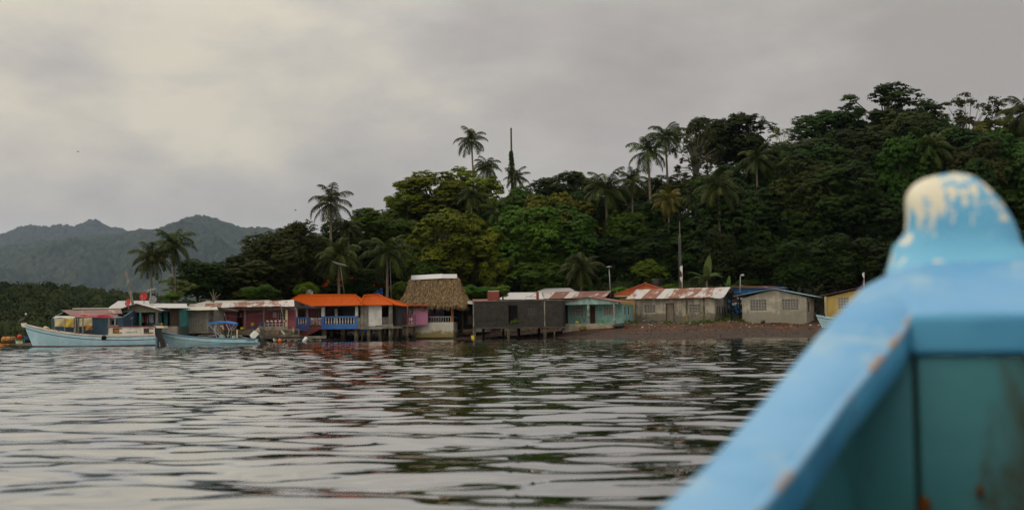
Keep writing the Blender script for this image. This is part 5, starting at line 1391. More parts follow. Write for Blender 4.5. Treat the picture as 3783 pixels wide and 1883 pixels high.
bx(bpy.data.objects['water_tank.001'] if 'water_tank.001' in bpy.data.objects else None, 'stand', M_concrete, -.8, .8, -.8, .8, -3.2, -.003)

# ------------------------------------------------------------------ 11 grey house with rusted white roof
F = Frame(2345, 141, -22, .4); A = F.thing('house', 'long stained grey house under a torn rust streaked white roof', 'house', 'houses along the shore')
x0, x1 = F.x_(2345), F.x_(2641); zt = F.z_(2500, 1096)
hs = [F.rect(2380, 2421, 1126, 1155), F.rect(2546, 2588, 1124, 1154), F.rect(2460, 2491, 1119, 1191)]
zb = F.z_(2500, 1197)
shell(A, x0, x1, zb - .5, zt, 6.6, M_grey_plaster, hs, ridge=(3.2, zt + .95))
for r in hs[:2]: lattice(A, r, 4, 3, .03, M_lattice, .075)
d = door(A, hs[2][0] + .06, hs[2][1] - .06, hs[2][2], hs[2][3] - .06, .06, M_doorwood)
b = MB(); r = hs[2]; b.box(r[0], r[0] + .058, -.02, .12, r[2], r[3]); b.box(r[1] - .058, r[1], -.02, .12, r[2], r[3]); b.box(r[0] + .058, r[1] - .058, -.02, .12, r[3] - .058, r[3]); b.build('door_frame', M_darkwood, A)
bx(A, 'step', M_concrete, r[0] - .2, r[1] + .2, -.6, -.002, zb - .5, r[2] - .02)
E1, E2, R2, R1 = roof2(F, A, (2312, 1103), (2674, 1097), (2699, 1060), (2351, 1069), -.6, 3.2, 7.2, M_mixed_roof, seed=45, wob=.03)
MB().sheet(F.L(2636, 1101, -.75), F.L(2673, 1099, -.8), F.L(2676, 1084, .3), F.L(2642, 1086, .2), .2, .02, .03, .09, 3, 9).build('loose_sheet', M_white_roof, A)
for k_ in range(4): y_ = .9 + k_ * 1.35; bx(A, 'side_window', M_latticed, x1 + .002, x1 + .03, y_, y_ + .5, zb + 1.0, zb + 2.0)
for p0, p1 in ((2533, 2540), (2596, 2604)): fb(F, A, 'pilaster', m_paint('pilaster_mould', (.22, .17, .09), (.07, .06, .035), .95, 1.2), p0, p1, 1100, 1192, -.06, .055)
for (px, py, r_, l_) in ((2395, 1190, .55, 'heap of dark netting under the left window of the long grey house'), (2440, 1191, .42, 'smaller heap of dark netting left of the grey door'), (2284, 1203, .40, 'dark bundle at the corner of the teal house')):
    c = at(px, py, 137.5 if px > 2300 else 133); b = MB().ball((0, 0, 0), (r_ * 1.6, r_, r_ * .55), 14, 8); qq = random.Random(px); b.v = [tuple(x * qq.uniform(.8, 1.2) for x in p) for p in b.v]
    o = b.build('net_heap', M_black); o.location = (c.x, c.y, c.z); tag(o, l_, 'net heap')

# ------------------------------------------------------------------ blue house in the second row
F = Frame(2700, 150, -20, .8); A = F.thing('house', 'bright blue house half hidden behind the grey gable', 'house', 'houses of the second row')
x0, x1 = F.x_(2690), F.x_(2900); zt = F.z_(2780, 1062)
shell(A, x0, x1, 0, zt, 6, M_brightblue, [F.rect(2752, 2758, 1076, 1081)])
roof2(F, A, (2686, 1062), (2910, 1064), (2902, 1056), (2694, 1055), -.5, 3, 6.6, M_brown_roof, seed=7)
fb(F, A, 'porch_rail', M_white, 2700, 2748, 1118, 1124, -2.0, .1); fb(F, A, 'porch_wall', M_brightblue, 2700, 2748, 1124.3, 1156, -1.98, .1)
for i, py in enumerate((1102, 1108, 1114)): fb(F, A, 'porch_slat', m_plain('slat_red', (.20, .04, .03)) if i == 0 else bpy.data.materials['slat_red'], 2702, 2744, py, py + 3.6, -1.9, .06)
fb(F, A, 'porch_post', M_cream, 2740, 2745, 1104, 1120, -2.02, .1)
MB().sheet(F.L(2708, 1098, -2.3), F.L(2744, 1107, -2.3), F.L(2744, 1100, -.3), F.L(2708, 1092, -.3), .2, .015, .03, 0, 2).build('porch_roof', M_white_roof, A)
A = F.thing('timber_gate', 'dark timber frame with rails in the gap beside the grey gable house', 'gate')
for px in (2702, 2732): fb(F, A, 'post', M_darkwood, px - 2.5, px + 2.5, 1090, 1185, -8.0, .2)
for py in (1130, 1137): fb(F, A, 'rail', M_darkwood, 2700, 2750, py, py + 2.5, -7.9, .08)
fb(F, A, 'roof_board', M_darkwood, 2676, 2735, 1082, 1090, -8.2, 2)

# ------------------------------------------------------------------ 12 grey gable house
F = Frame(2712, 138.5, -22, .4); A = F.thing('house', 'grey gable house with two wide pierced block windows', 'house', 'houses along the shore')
x0, x1 = F.x_(2742), F.x_(2980); zb = F.z_(2850, 1191); ze = F.z_(2742, 1094)
xk, zk = F.x_(2858), F.z_(2858, 1069)
r1, r2 = F.rect(2771, 2832, 1106, 1147), F.rect(2889, 2950, 1104, 1145)
zs = min(F.z_(2742, 1092), F.z_(2980, 1096)) - .05
shell(A, x0, x1, zb - .6, zs, 7, M_grey_plaster2, [r1, r2])
MB().prism([(x0, zs + .002), (x1, zs + .002), (xk, zk)], .0, .15).build('gable', M_grey_plaster2, A)
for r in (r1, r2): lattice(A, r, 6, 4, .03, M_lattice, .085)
gable_front(F, A, (2708, 1093.5), (2858, 1065), (3012, 1094), -.45, 7.4, M_blueroof, seed=8)
bx(A, 'side_window', M_latticed, x1 + .002, x1 + .03, 1.0, 1.9, zb + 1.2, zb + 2.3)
rock(2818, 1188, 135, .28, 'round dark tyre shaped stone against the grey gable house', M_black, 'stone', 5)

# ------------------------------------------------------------------ 13 yellow house and its gate, boat on the beach
F = Frame(3053, 140, -22, .4); A = F.thing('house', 'yellow house with pierced window, half hidden by the blue bow', 'house', 'houses along the shore')
x0, x1 = F.x_(3053), F.x_(3330); zb = F.z_(3100, 1196); zs = F.z_(3053, 1096)
r = F.rect(3096, 3136, 1099, 1140)
xk = F.x_(3178); zk = F.z_(3178, 1068)
shell(A, x0, x1, zb - .6, zs - .05, 7, M_yellow, [r]); lattice(A, r, 4, 4, .03, M_latticew, .085)
MB().prism([(x0, zs - .048), (x1, zs - .048), (xk, zk)], .0, .15).build('gable', M_yellow, A)
gable_front(F, A, (3010, 1096), (3178, 1061), (3380, 1098), -.5, 7.4, M_brown_roof, seed=4)
fb(F, A, 'corner_post', M_cream, 3046, 3054, 1094, 1178, -.25, .2)
A = F.thing('fence_gate', 'dark barred gate between the grey gable house and the yellow house', 'gate')
fb(F, A, 'rail', M_black, 3016, 3046, 1100, 1103, .2, .06); fb(F, A, 'rail', M_black, 3016, 3046, 1140, 1143, .2, .06); fb(F, A, 'rail', M_black, 3016, 3046, 1168, 1171, .2, .06)
for i in range(7): fb(F, A, 'bar', M_black, 3016 + i * 4.6, 3018 + i * 4.6, 1100, 1171, .27, .04)
tree('dark', 1320, 985, 85, 1115, 146, 'dark bush in front of the orange tiled house behind the aerial', 'bushes behind the roofs', 'bush', 'bush')
tree('dark', 1215, 1065, 55, 1115, 144, 'low dark bush behind the orange ridge left of the aerial', 'bushes behind the roofs', 'bush', 'bush')
M_darkroof = m_roof('roof_dark', (.05, .045, .045), (.04, .025, .022), .4)
tree('dark', 1235, 1000, 22, 1110, 146.5, 'thin dark shrub dividing the glimpse of the orange tiled house', 'bushes behind the roofs', 'bush', 'bush')
# houses lost in the trees
F = Frame(2740, 158, -15, 3); A = F.thing('house', 'dim grey house under the dark trees above the blue house', 'house', 'houses under the trees')
r = F.rect(2797, 2828, 1012, 1036); shell(A, F.x_(2755), F.x_(2850), -2.5, F.z_(2800, 998), 5, M_charcoal, [r])
roof2(F, A, (2745, 999), (2862, 998), (2855, 984), (2752, 985), -.5, 2.5, 5.5, M_darkroof, seed=2); lattice(A, r, 2, 1, .03, M_latticed, .1, False)
F = Frame(3110, 152, -20, 1.5); A = F.thing('house', 'brown roofed house peeping out behind the yellow one', 'house', 'houses under the trees')
shell(A, F.x_(3120), F.x_(3260), -1, F.z_(3180, 1060), 5, M_charcoal); roof2(F, A, (3105, 1062), (3270, 1050), (3262, 1030), (3115, 1042), -.5, 2.5, 5.5, M_brown_roof, seed=3)
F = Frame(1190, 149, -10, 1.5); A = F.thing('house', 'orange tiled house glimpsed through palm fronds behind the aerial', 'house', 'houses under the trees')
shell(A, F.x_(1196), F.x_(1372), -1, F.z_(1280, 1062), 5, M_bluewall); roof2(F, A, (1186, 1058), (1385, 1056), (1372, 1018), (1198, 1020), -.4, 2.5, 5.4, M_orange, .3, .045, 0, 'roof', 3)
F = Frame(1840, 172, 0, 4); A = F.thing('house', 'pinkish eave showing between the trees above the block house', 'house', 'houses under the trees')
shell(A, F.x_(1855), F.x_(1945), -2, F.z_(1900, 972), 4, M_charcoal); roof2(F, A, (1850, 972), (1950, 971), (1945, 960), (1856, 961), -.3, 2, 4.3, M_pinkroof, seed=1)

# ------------------------------------------------------------------ banana plants
def banana(px, pt, pb, Y, label, n=9, seed=0, s=1.0):
    a, b_ = at(px, pb, Y), at(px, pt, Y); H = b_.z - a.z; root = thing('banana_plant', label, 'banana plant', (a.x, Y, a.z - .3), 0, 'banana plants')
    MB().tube([(0, 0, 0), (0, 0, H * .35)], [.16, .11], 8).build('stem', M_palmtrunk, root, True)
    q = np.random.RandomState(seed); V, Fq, T = [], [], []
    for i in range(n):
        e0 = R(88 if i == 0 else q.uniform(25, 70)); az = i * 2.4 + q.uniform(-.4, .4); L = H * (.72 if i == 0 else q.uniform(.5, .72)) * s; w = L * .16; dr = .2 if i == 0 else q.uniform(.8, 1.7)
        p = np.array([0, 0, H * .32]); e = e0; k0 = len(V); tn = q.rand()
        side = np.array([-math.sin(az), math.cos(az), 0]) if i else np.array([1, 0, 0])
        for j in range(11):
            ww = w * math.sin(math.pi * min(1, .06 + j / 10.5)) ** .6; d = np.array([math.cos(e)*math.cos(az), math.cos(e)*math.sin(az), math.sin(e)])
            V += [p - side * ww - np.array([0, 0, ww * .25]), p, p + side * ww - np.array([0, 0, ww * .25])]; T += [tn, min(1, tn + .3), tn]
            if j: Fq += [[k0 + 3*j - 3, k0 + 3*j - 2, k0 + 3*j + 1, k0 + 3*j], [k0 + 3*j - 2, k0 + 3*j - 1, k0 + 3*j + 2, k0 + 3*j + 1]]
            p = p + d * L / 10; e -= dr / 10
    npmesh('leaves', np.array(V), np.array(Fq), LEAF['banana'], root, attr=np.array(T))
banana(2612, 935, 1068, 146, 'tall banana plant with one upright leaf above the rusted white roof', 10, 3)
banana(2690, 1010, 1080, 148, 'small banana plant right of the tall one', 7, 5)
banana(2278, 1050, 1085, 147, 'young banana plant at the foot of the lone lamp post', 6, 8)

# shrubs right behind the roofs
for cx_, tp, hw, bt, Y, l_ in [(2290, 1060, 26, 1090, 148, 'small bush between the lone lamp post and red tiled roof'), (2480, 1050, 40, 1080, 149, 'low bush behind the mast foot'), (2760, 1030, 45, 1075, 156, 'leafy bush behind the blue house'),
        (1700, 1060, 40, 1110, 147, 'bush behind the right slope of the thatched roof'), (1480, 1040, 36, 1120, 146, 'bush left of the thatched roof'), (1780, 1040, 55, 1110, 148, 'bush between the thatched roof and the terracotta tank')]:
    tree('bright' if hw < 42 else 'mid', cx_, tp, hw, bt, Y, l_, 'bushes behind the roofs', 'bush', 'bush')
# ------------------------------------------------------------------ boats
def interp(pts, s):
    for (a, va), (b, vb) in zip(pts, pts[1:]):
        if s <= b: return va + (vb - va) * max(0, (s - a) / (b - a))
    return pts[-1][1]
def hull(root, L, rake, rows, hb, mats, name='hull', th=.05, ns=36, inside=None, deck=None):
    """rows from sheer to keel: (z as list of (s, z), breadth factor, material index of the strip below). x: 0 at stem top, L at stern.
    rake: x shift of the stem at the lowest row. hb(s): half breadth at the sheer."""
    b = MB(); ss = [(i / ns) ** 1.25 for i in range(ns + 1)]
    ztop, zbot = rows[0][0][0][1], rows[-1][0][0][1]
    def P(s, j, side, off=0.0):
        z = interp(rows[j][0], s); f = (ztop - rows[j][0][0][1]) / (ztop - zbot)
        x0 = rake * f; x = x0 + s * (L - x0)
        w = max(.0, hb(s) * rows[j][1] * (1 - (1 - rows[j][1]) * .9 * max(0, 1 - s * 3)) - off) + .012
        return (x + (off if s == 0 else 0), side * w, z)
    n = len(rows)
    for side in (-1, 1):
        for off, flip in ((0, side > 0), (th, side < 0)):
            v0 = [P(s, j, side, off) for s in ss for j in range(n)]
            for j in range(n - 1):
                b.mat(rows[j][2] if off == 0 else (inside if inside is not None else rows[j][2]))
                fs = [(i*n + j, (i+1)*n + j, (i+1)*n + j + 1, i*n + j + 1) for i in range(ns)]
                used = [(v0[a], v0[c], v0[d], v0[e]) for a, c, d, e in fs]
                for u in used: b.add(u if not flip else u[::-1], [(0, 1, 2, 3)])
        # gunwale top closes the two skins
        b.mat(rows[0][2])
        for i in range(ns):
            b.add([P(ss[i], 0, side), P(ss[i+1], 0, side), P(ss[i+1], 0, side, th), P(ss[i], 0, side, th)], [(0, 1, 2, 3)])
    # transom
    for off in (0, th):
        b.mat(0 if off == 0 else (inside or 0)); l = [P(1, j, -1) for j in range(n)] ; r = [P(1, j, 1) for j in range(n)]
        sh = Vector((-off, 0, 0)); pts = [Vector(p) + sh for p in l + r[::-1]]
        b.add(pts, [tuple(range(len(pts)))])
    o = b.build(name, mats, root, False)
    # stitch the seams so the skin shades as one
    import bmesh
    bm = bmesh.new(); bm.from_mesh(o.data); bmesh.ops.remove_doubles(bm, verts=bm.verts, dist=.002); bm.to_mesh(o.data); bm.free()
    o.data.polygons.foreach_set('use_smooth', [True] * len(o.data.polygons))
    m = o.modifiers.new('edge', 'EDGE_SPLIT'); m.split_angle = R(35)
    if deck is not None:
        zoff, mat_, s0, s1 = deck; d = MB(); row = []
        for s in [s0 + (s1 - s0) * i / 20 for i in range(21)]:
            x = s * L; z = interp(rows[0][0], s) + zoff; w = max(.01, hb(s) * .97 - th - .01); row.append((x, w, z))
        V = [(x, -w, z) for x, w, z in row] + [(x, w, z) for x, w, z in row]
        d.add(V, [(i, i + 1, i + 22, i + 21) for i in range(20)]); d.build('deck', mat_, root)
    return P
M_boatblue = m_paint('boat_light_blue', (.44, .63, .75), (.26, .46, .54), .5, .8, .5, .5)
M_boatcyan = m_paint('boat_blue_turquoise', (.36, .62, .74), (.34, .38, .36), .45, 1.1, .5, .5)
M_boatline = m_plain('boat_dark_line', (.035, .065, .10), .5)
M_bootred = m_paint('boot_top_red', (.15, .030, .026), (.05, .02, .02), .6, .8)
M_boatwhite = m_paint('cabin_white', (.70, .67, .60), (.36, .33, .28), .55, .9, .6, .6)
M_winframe = m_plain('frame_oxblood', (.14, .028, .020), .5)
M_deckwood = m_wood('deck_wood', (.26, .24, .20), (.13, .12, .10), 1, 0)
M_canred = m_paint('canopy_red', (.40, .030, .055), (.55, .42, .42), .7, .6, .5, .1)
def text(root, body, x, y, z, size, mat, rx=90, name='lettering', sx=1.0):
    cu = bpy.data.curves.new(name, 'FONT'); cu.body = body; cu.size = size; cu.extrude = .004; cu.space_character = 1.05
    o = bpy.data.objects.new(name, cu); COL.objects.link(o); bpy.context.view_layer.update()
    me = bpy.data.meshes.new_from_object(o.evaluated_get(bpy.context.evaluated_depsgraph_get())); bpy.data.objects.remove(o); bpy.data.curves.remove(cu)
    me.materials.clear(); me.materials.append(mat)
    o = bpy.data.objects.new(name, me); COL.objects.link(o); o.parent = root; o.location = (x, y, z); o.rotation_euler = (R(rx), 0, 0); o.scale = (sx, 1, 1); return o

# --- big fishing boat
F = Frame(88, 83.5, 8, 0); A = F.thing('fishing_boat', 'big light blue fishing boat with white cabin and red canopy', 'boat', 'boats moored off the shore')
HB = 1.35
zl = lambda pts, ly=-1.2: [((px - 88) / (572 - 88), F.z_(px, py, ly)) for px, py in pts]
L = F.x_(574, -1.2)
sheer = zl([(88, 1198), (125, 1208), (163, 1217), (215, 1227), (273, 1235), (330, 1240), (393, 1243), (480, 1243), (572, 1240)])
lineT = zl([(88, 1210), (125, 1220), (163, 1229), (215, 1238), (273, 1246), (330, 1251), (393, 1254), (480, 1254.5), (572, 1251)])
lineB = [(s, z - .055) for s, z in lineT]
boot = zl([(88, 1277), (300, 1277.5), (572, 1272)]); wl_ = [(s, z - .13) for s, z in boot]
keel = [(0, -.55), (1, -.45)]
hbf = lambda s: HB * (1 - (1 - min(1, s / .62)) ** 2.3) * (1 - .14 * max(0, s - .7) / .3)
P_ = hull(A, L, F.x_(123, 0) + .25, [(sheer, 1.0, 0), (lineT, .985, 1), (lineB, .98, 0), (boot, .86, 2), (wl_, .80, 2), (keel, .25, 2)], hbf, [M_boatblue, M_boatline, M_bootred, M_darkwood], inside=3, deck=(-.16, M_deckwood, .06, .99))
for side in (-1, 1):
    k = MB(); pts = [Vector(P_(i / 30, 0, side)) + Vector((0, 0, .03)) for i in range(31)]; k.tube(pts, .05, 6); k.build('gunwale', m_paint('gunwale_worn', (.50, .44, .38), (.30, .26, .22), .6, 1.5) if side < 0 else bpy.data.materials['gunwale_worn'], A, True)
MB().hexa([(-.12, -.09, sheer[0][1] - .15), (.22, -.09, sheer[0][1] - .2), (.22, .09, sheer[0][1] - .2), (-.12, .09, sheer[0][1] - .15)], [(-.18, -.08, sheer[0][1] + .1), (.16, -.08, sheer[0][1] + .12), (.16, .08, sheer[0][1] + .12), (-.18, .08, sheer[0][1] + .1)]).build('stem_head', M_boatwhite, A)
# cabin
zc0 = lambda px: F.z_(px, 1243, -1.1); zt_ = F.z_(480, 1207, -1.1); cw = 1.08
xa, xb, xc, xd = F.x_(393, -1.1), F.x_(405, -1.1), F.x_(400, -1.1), F.x_(572, -1.1); z0c = F.z_(480, 1243.5, -1.1)
wins = [F.rect(420, 441, 1214, 1227, -cw), F.rect(534, 551, 1214.5, 1227.5, -cw)]
MB().wall(xb, xd, z0c - .3, zt_, -cw, -cw + .06, wins).build('cabin_side', M_boatwhite, A); bx(A, 'cabin_side', M_boatwhite, xb, xd, cw - .06, cw, z0c - .3, zt_)
MB().prism([(xa, z0c - .25), (xb - .003, z0c - .25), (xb - .003, F.z_(404, 1214, -1.1))], -cw, -cw + .06).build('cabin_side', M_boatwhite, A)
MB().prism([(xc, F.z_(400, 1206, -1.1)), (xb - .003, F.z_(405, 1206.6, -1.1)), (xb - .003, F.z_(404, 1213, -1.1))], -cw, -cw + .06).build('cabin_side', M_boatwhite, A)
bx(A, 'cabin_front', M_boatwhite, xb - .06, xb - .004, -cw + .061, cw - .061, z0c - .3, zt_); bx(A, 'cabin_back', M_boatwhite, xd - .06, xd - .002, -cw + .061, cw - .061, z0c - .3, zt_)
r_ = MB(); r_.box(F.x_(398, -1.1), F.x_(576, -1.1), -cw - .07, cw + .07, zt_ + .002, zt_ + .06); r_.build('cabin_roof', M_boatwhite, A)
MB().box(F.x_(399, -1.1), F.x_(572, -1.1), -cw - .09, -cw - .072, zt_ + .0, zt_ + .065).build('roof_trim', M_winframe, A)
bx(A, 'roof_overhang', M_boatwhite, F.x_(576.3, -1.1), F.x_(604, -1.1), -cw, cw, F.z_(580, 1211, -1.1), F.z_(580, 1203.5, -1.1))
bx(A, 'hatch_red', M_canred, F.x_(402, -1), F.x_(425, -1), -.7, .4, zt_ + .062, zt_ + .13)
for r, m_, px2 in ((wins[0], m_plain('window_orange', (.42, .16, .015), .6), 452), (wins[1], M_glass, 567)):
    w = MB().box(r[0], r[1], -cw + .02, -cw + .045, r[2], r[3]).build('window', m_, A)
    k = MB(); e = F.x_(px2, -cw); t_ = .05
    k.box(r[0] - t_, e, -cw - .035, -cw - .002, r[3], r[3] + t_); k.box(r[0] - t_, e, -cw - .035, -cw - .002, r[2] - t_, r[2]); k.box(r[0] - t_, r[0], -cw - .035, -cw - .002, r[2] + .001, r[3] - .001); k.build('frame', M_winframe, w)
text(A, 'CIOMAR II PA 108', F.x_(464, -cw), -cw - .004, F.z_(490, 1229.5, -cw), .16, m_plain('letter_blue', (.045, .06, .10)), sx=.62)
# canopy on posts
zt2 = F.z_(350, 1162, -1); e0, e1 = F.x_(275, -1), F.x_(417, -1)
b = MB(); q0 = .95
b.hexa([(e0, -q0, zt2 - .14), (e1, -q0, zt2 - .22), (e1, q0, zt2 - .22), (e0, q0, zt2 - .14)], [(e0, -q0, zt2 + .05), (e1, -q0, zt2 - .02), (e1, q0, zt2 + .03), (e0, q0, zt2 + .1)]); b.build('canopy', M_canred, A)
bx(A, 'canopy_end', M_zinc, e1 + .003, F.x_(432, -1), -q0, q0, zt2 - .2, zt2 - .1)
for px, ly in ((279, -.92), (306, -.92), (402, -.92), (425, -.9), (290, .9), (405, .9)):
    x = F.x_(px, ly); k = (px - 88) / (572 - 88); bx(A, 'post', M_greywood, x - .05, x + .05, ly, ly + .09, interp(sheer, k) - .2, zt2 - (.14 + .08 * (px - 275) / 142) - .005 if px < 417 else zt2 - .205)
# rudder and outboard hanging at the stern
def outboard(root, x, y, zc, s, tilt, cowl, label=None):
    """outboard motor: cowl, leg, cavitation plate, propeller; tilt about y at (x, zc)"""
    Mx = Matrix.Translation((x, y, zc)) @ Matrix.Rotation(R(tilt), 4, 'Y')
    T_ = lambda pts: [Mx @ Vector(p) * 1.0 for p in pts]
    def hx(b_, t_): return T_([Vector(p) * s for p in b_]), T_([Vector(p) * s for p in t_])
    k = MB(); k.hexa(*hx([(-.12, -.2, .1), (.42, -.2, .1), (.42, .2, .1), (-.12, .2, .1)], [(-.20, -.2, .42), (.46, -.2, .42), (.46, .2, .42), (-.20, .2, .42)])); k.hexa(*hx([(-.20, -.2, .421), (.46, -.2, .421), (.46, .2, .421), (-.20, .2, .421)], [(-.10, -.15, .62), (.36, -.15, .60), (.36, .15, .60), (-.10, .15, .62)]))
    m = k.build('engine_cowl', cowl, root)
    k = MB(); k.hexa(*hx([(.02, -.07, -.95), (.26, -.07, -.95), (.26, .07, -.95), (.02, .07, -.95)], [(-.06, -.14, .099), (.34, -.14, .099), (.34, .14, .099), (-.06, .14, .099)]))
    k.hexa(*hx([(.02, -.14, -.80), (.44, -.14, -.80), (.44, .14, -.80), (.02, .14, -.80)], [(.02, -.14, -.77), (.44, -.14, -.77), (.44, .14, -.77), (.02, .14, -.77)]))
    k.tube(T_([Vector((-.1, 0, -1.02)) * s, Vector((.08, 0, -1.0)) * s, Vector((.36, 0, -1.0)) * s]), [.03 * s, .085 * s, .06 * s], 8); k.hexa(*hx([(.06, -.015, -1.3), (.2, -.015, -1.3), (.2, .015, -1.3), (.06, .015, -1.3)], [(.02, -.02, -1.0), (.28, -.02, -1.0), (.28, .02, -1.0), (.02, .02, -1.0)])); k.build('engine_leg', M_black, root)
    k = MB()
    for i in range(3):
        an = i * 2.094; d = Vector((0, math.cos(an), math.sin(an))); e = Vector((.05, -math.sin(an), math.cos(an)))
        k.plate(T_([(Vector((.38, 0, -1.0)) + d * .03) * s, (Vector((.38, 0, -1.0)) + d * .16 - e * .07) * s, (Vector((.38, 0, -1.0)) + d * .20) * s, (Vector((.38, 0, -1.0)) + d * .15 + e * .08) * s]), Mx.to_3x3() @ Vector((.015 * s, 0, 0)))
    k.build('propeller', M_white, root)
    k = MB(); k.hexa(*hx([(-.16, -.13, -.25), (-.05, -.13, -.25), (-.05, .13, -.25), (-.16, .13, -.25)], [(-.16, -.13, .12), (-.05, -.13, .12), (-.05, .13, .12), (-.16, .13, .12)])); k.build('clamp_bracket', M_steel, root)
O = thing('outboard_motor', 'black outboard motor hung on the stern of the big fishing boat', 'outboard motor', F.o, F.th, 'outboard motors')
outboard(O, F.x_(577, -.9), -.75, F.z_(577, 1232, -.9), 1.05, -22, M_black)
b = MB(); b.prism([(F.x_(576, -.2), F.z_(576, 1214, -.2)), (F.x_(592, -.2), F.z_(590, 1213, -.2)), (F.x_(586, -.2), F.z_(590, 1240, -.2)), (F.x_(587, -.2), -.3), (F.x_(577, -.2), -.3)], -.12, -.02); b.build('rudder', M_dark, A)
tag(MB().tube([F.o + F.x * F.x_(386, -1.3) + F.y * -1.36 + Vector((0, 0, F.z_(386, 1243, -1.3))), F.o + F.x * F.x_(386, -1.3) + F.y * -1.45 + Vector((0, 0, F.z_(386, 1250, -1.3)))], .16, 10).build('fender', M_dark), 'dark tyre fender hanging at the foot of the white cabin', 'fender')
# anchor rope from the bow
a = F.o + F.y * 0 + Vector((0, 0, sheer[0][1] - .3)); tag(MB().tube([a, a + Vector((.02, -.05, -.9)), Vector((a.x + .05, a.y - .1, -.2))], .012, 5).build('mooring_rope', M_darkwood), 'thin mooring rope dropping from the big bow into the water', 'rope')
# gear on the fore deck
o = tag(MB().bar(F.o + F.x * F.x_(214, -.6) + F.y * -.7 + Vector((0, 0, F.z_(214, 1221, -.6))), F.o + F.x * F.x_(232, -.8) + F.y * -.95 + Vector((0, 0, F.z_(232, 1231, -.8))), .05, .12).build('oar', M_deckwood), 'pale oar leaning on the rail of the big fishing boat', 'oar')
c = F.o + F.x * F.x_(171, 0) + Vector((0, 0, F.z_(171, 1214, 0))); b = MB().ball((0, 0, 0), (.22, .2, .16), 10, 7); b.v = [tuple(x * rnd.uniform(.8, 1.2) for x in p) for p in b.v]; o = b.build('sack', M_tarpc); o.location = c; tag(o, 'cream sack on the fore deck of the big fishing boat', 'sack')

# pelican on the bow
c = F.o + Vector((-.02, 0, sheer[0][1] + .1)); B = thing('pelican', 'brown pelican with a white head perched on the big bow', 'bird', c, 0)
b = MB()
path = [(-.40, 0, .06), (-.30, 0, .11), (-.16, 0, .18), (0, 0, .25), (.10, 0, .32), (.15, 0, .42), (.13, 0, .52), (.12, 0, .58)]
b.tube(path, [.02, .06, .12, .13, .10, .055, .042, .045], 10, .85)
b.mat(1).tube([(.12, 0, .56), (.13, 0, .62), (.17, 0, .645), (.20, 0, .64)], [.045, .055, .05, .03], 8); b.mat(2).tube([(.19, 0, .64), (.22, 0, .52), (.235, 0, .42)], [.028, .02, .006], 6)
for s_ in (-.05, .05): b.mat(2).tube([(-.02, s_, .18), (-.01, s_, .08), (0, s_, .0)], [.03, .014, .012], 6); b.box(-.03, .08, s_ - .035, s_ + .035, -.006, .004)
b.build('body', [m_plain('feather_brown', (.055, .045, .036), .9, .1), M_white, m_plain('bill_grey', (.16, .14, .11), .6)], B, True)
for s_ in (-1, 1): MB().tube([(.08, s_ * .10, .30), (-.08, s_ * .125, .22), (-.30, s_ * .07, .10), (-.42, s_ * .03, .04)], [.04, .085, .05, .01], 8, .4).build('wing', m_plain('feather_grey', (.10, .088, .07), .9, .1) if s_ < 0 else bpy.data.materials['feather_grey'], B, True)

# --- open skiff
F = Frame(596, 85.5, 5, 0); A = F.thing('open_skiff', 'narrow light blue skiff with a blue sun awning', 'boat', 'boats moored off the shore')
zl = lambda pts, ly=-.7: [((px - 596) / (950 - 596), F.z_(px, py, ly)) for px, py in pts]
L = F.x_(951, -.7)
sheer = zl([(596, 1228), (640, 1236), (690, 1242.5), (750, 1247.5), (820, 1250.5), (880, 1251.5), (950, 1251)])
mid = zl([(596, 1240), (640, 1249), (690, 1256), (750, 1261), (820, 1264), (880, 1265), (950, 1264)]); mid2 = [(s, z - .035) for s, z in mid]
wl_ = [(0, .10), (.3, .03), (1, .03)]; keel = [(0, -.28), (1, -.25)]
hbf = lambda s: .82 * (1 - (1 - min(1, s / .6)) ** 2.2) * (1 - .1 * max(0, s - .7) / .3)
P_ = hull(A, L, F.x_(625, 0) + .1, [(sheer, 1.0, 0), (mid, .95, 1), (mid2, .945, 0), (wl_, .8, 0), (keel, .3, 2)], hbf, [M_boatcyan, M_boatline, M_concrete, M_boatcyan], th=.04, inside=3, deck=(-.32, M_deckwood, .08, .99))
for side in (-1, 1):
    MB().tube([Vector(P_(i / 30, 0, side)) + Vector((0, 0, .015)) for i in range(31)], .035, 6).build('gunwale', m_plain('gunwale_blue', (.06, .14, .26), .5) if side < 0 else bpy.data.materials['gunwale_blue'], A, True)
text(A, 'OSAMAR', F.x_(910, -.74), -.775, F.z_(920, 1259, -.74), .17, m_plain('letter_dark', (.03, .04, .06)), sx=.85)
zc = F.z_(824, 1251); b = MB(); xa, xb = F.x_(813), F.x_(836); b.hexa([(xa, -.35, zc - .3), (xb, -.35, zc - .3), (xb, .35, zc - .3), (xa, .35, zc - .3)], [(xa + .03, -.33, zc + .3), (xb - .18, -.33, zc + .3), (xb - .18, .33, zc + .3), (xa + .03, .33, zc + .3)]); b.build('console', M_tealpale, A)
bx(A, 'thwart', M_tealpale, F.x_(862), F.x_(866), -.6, .6, zc - .15, zc + .22)
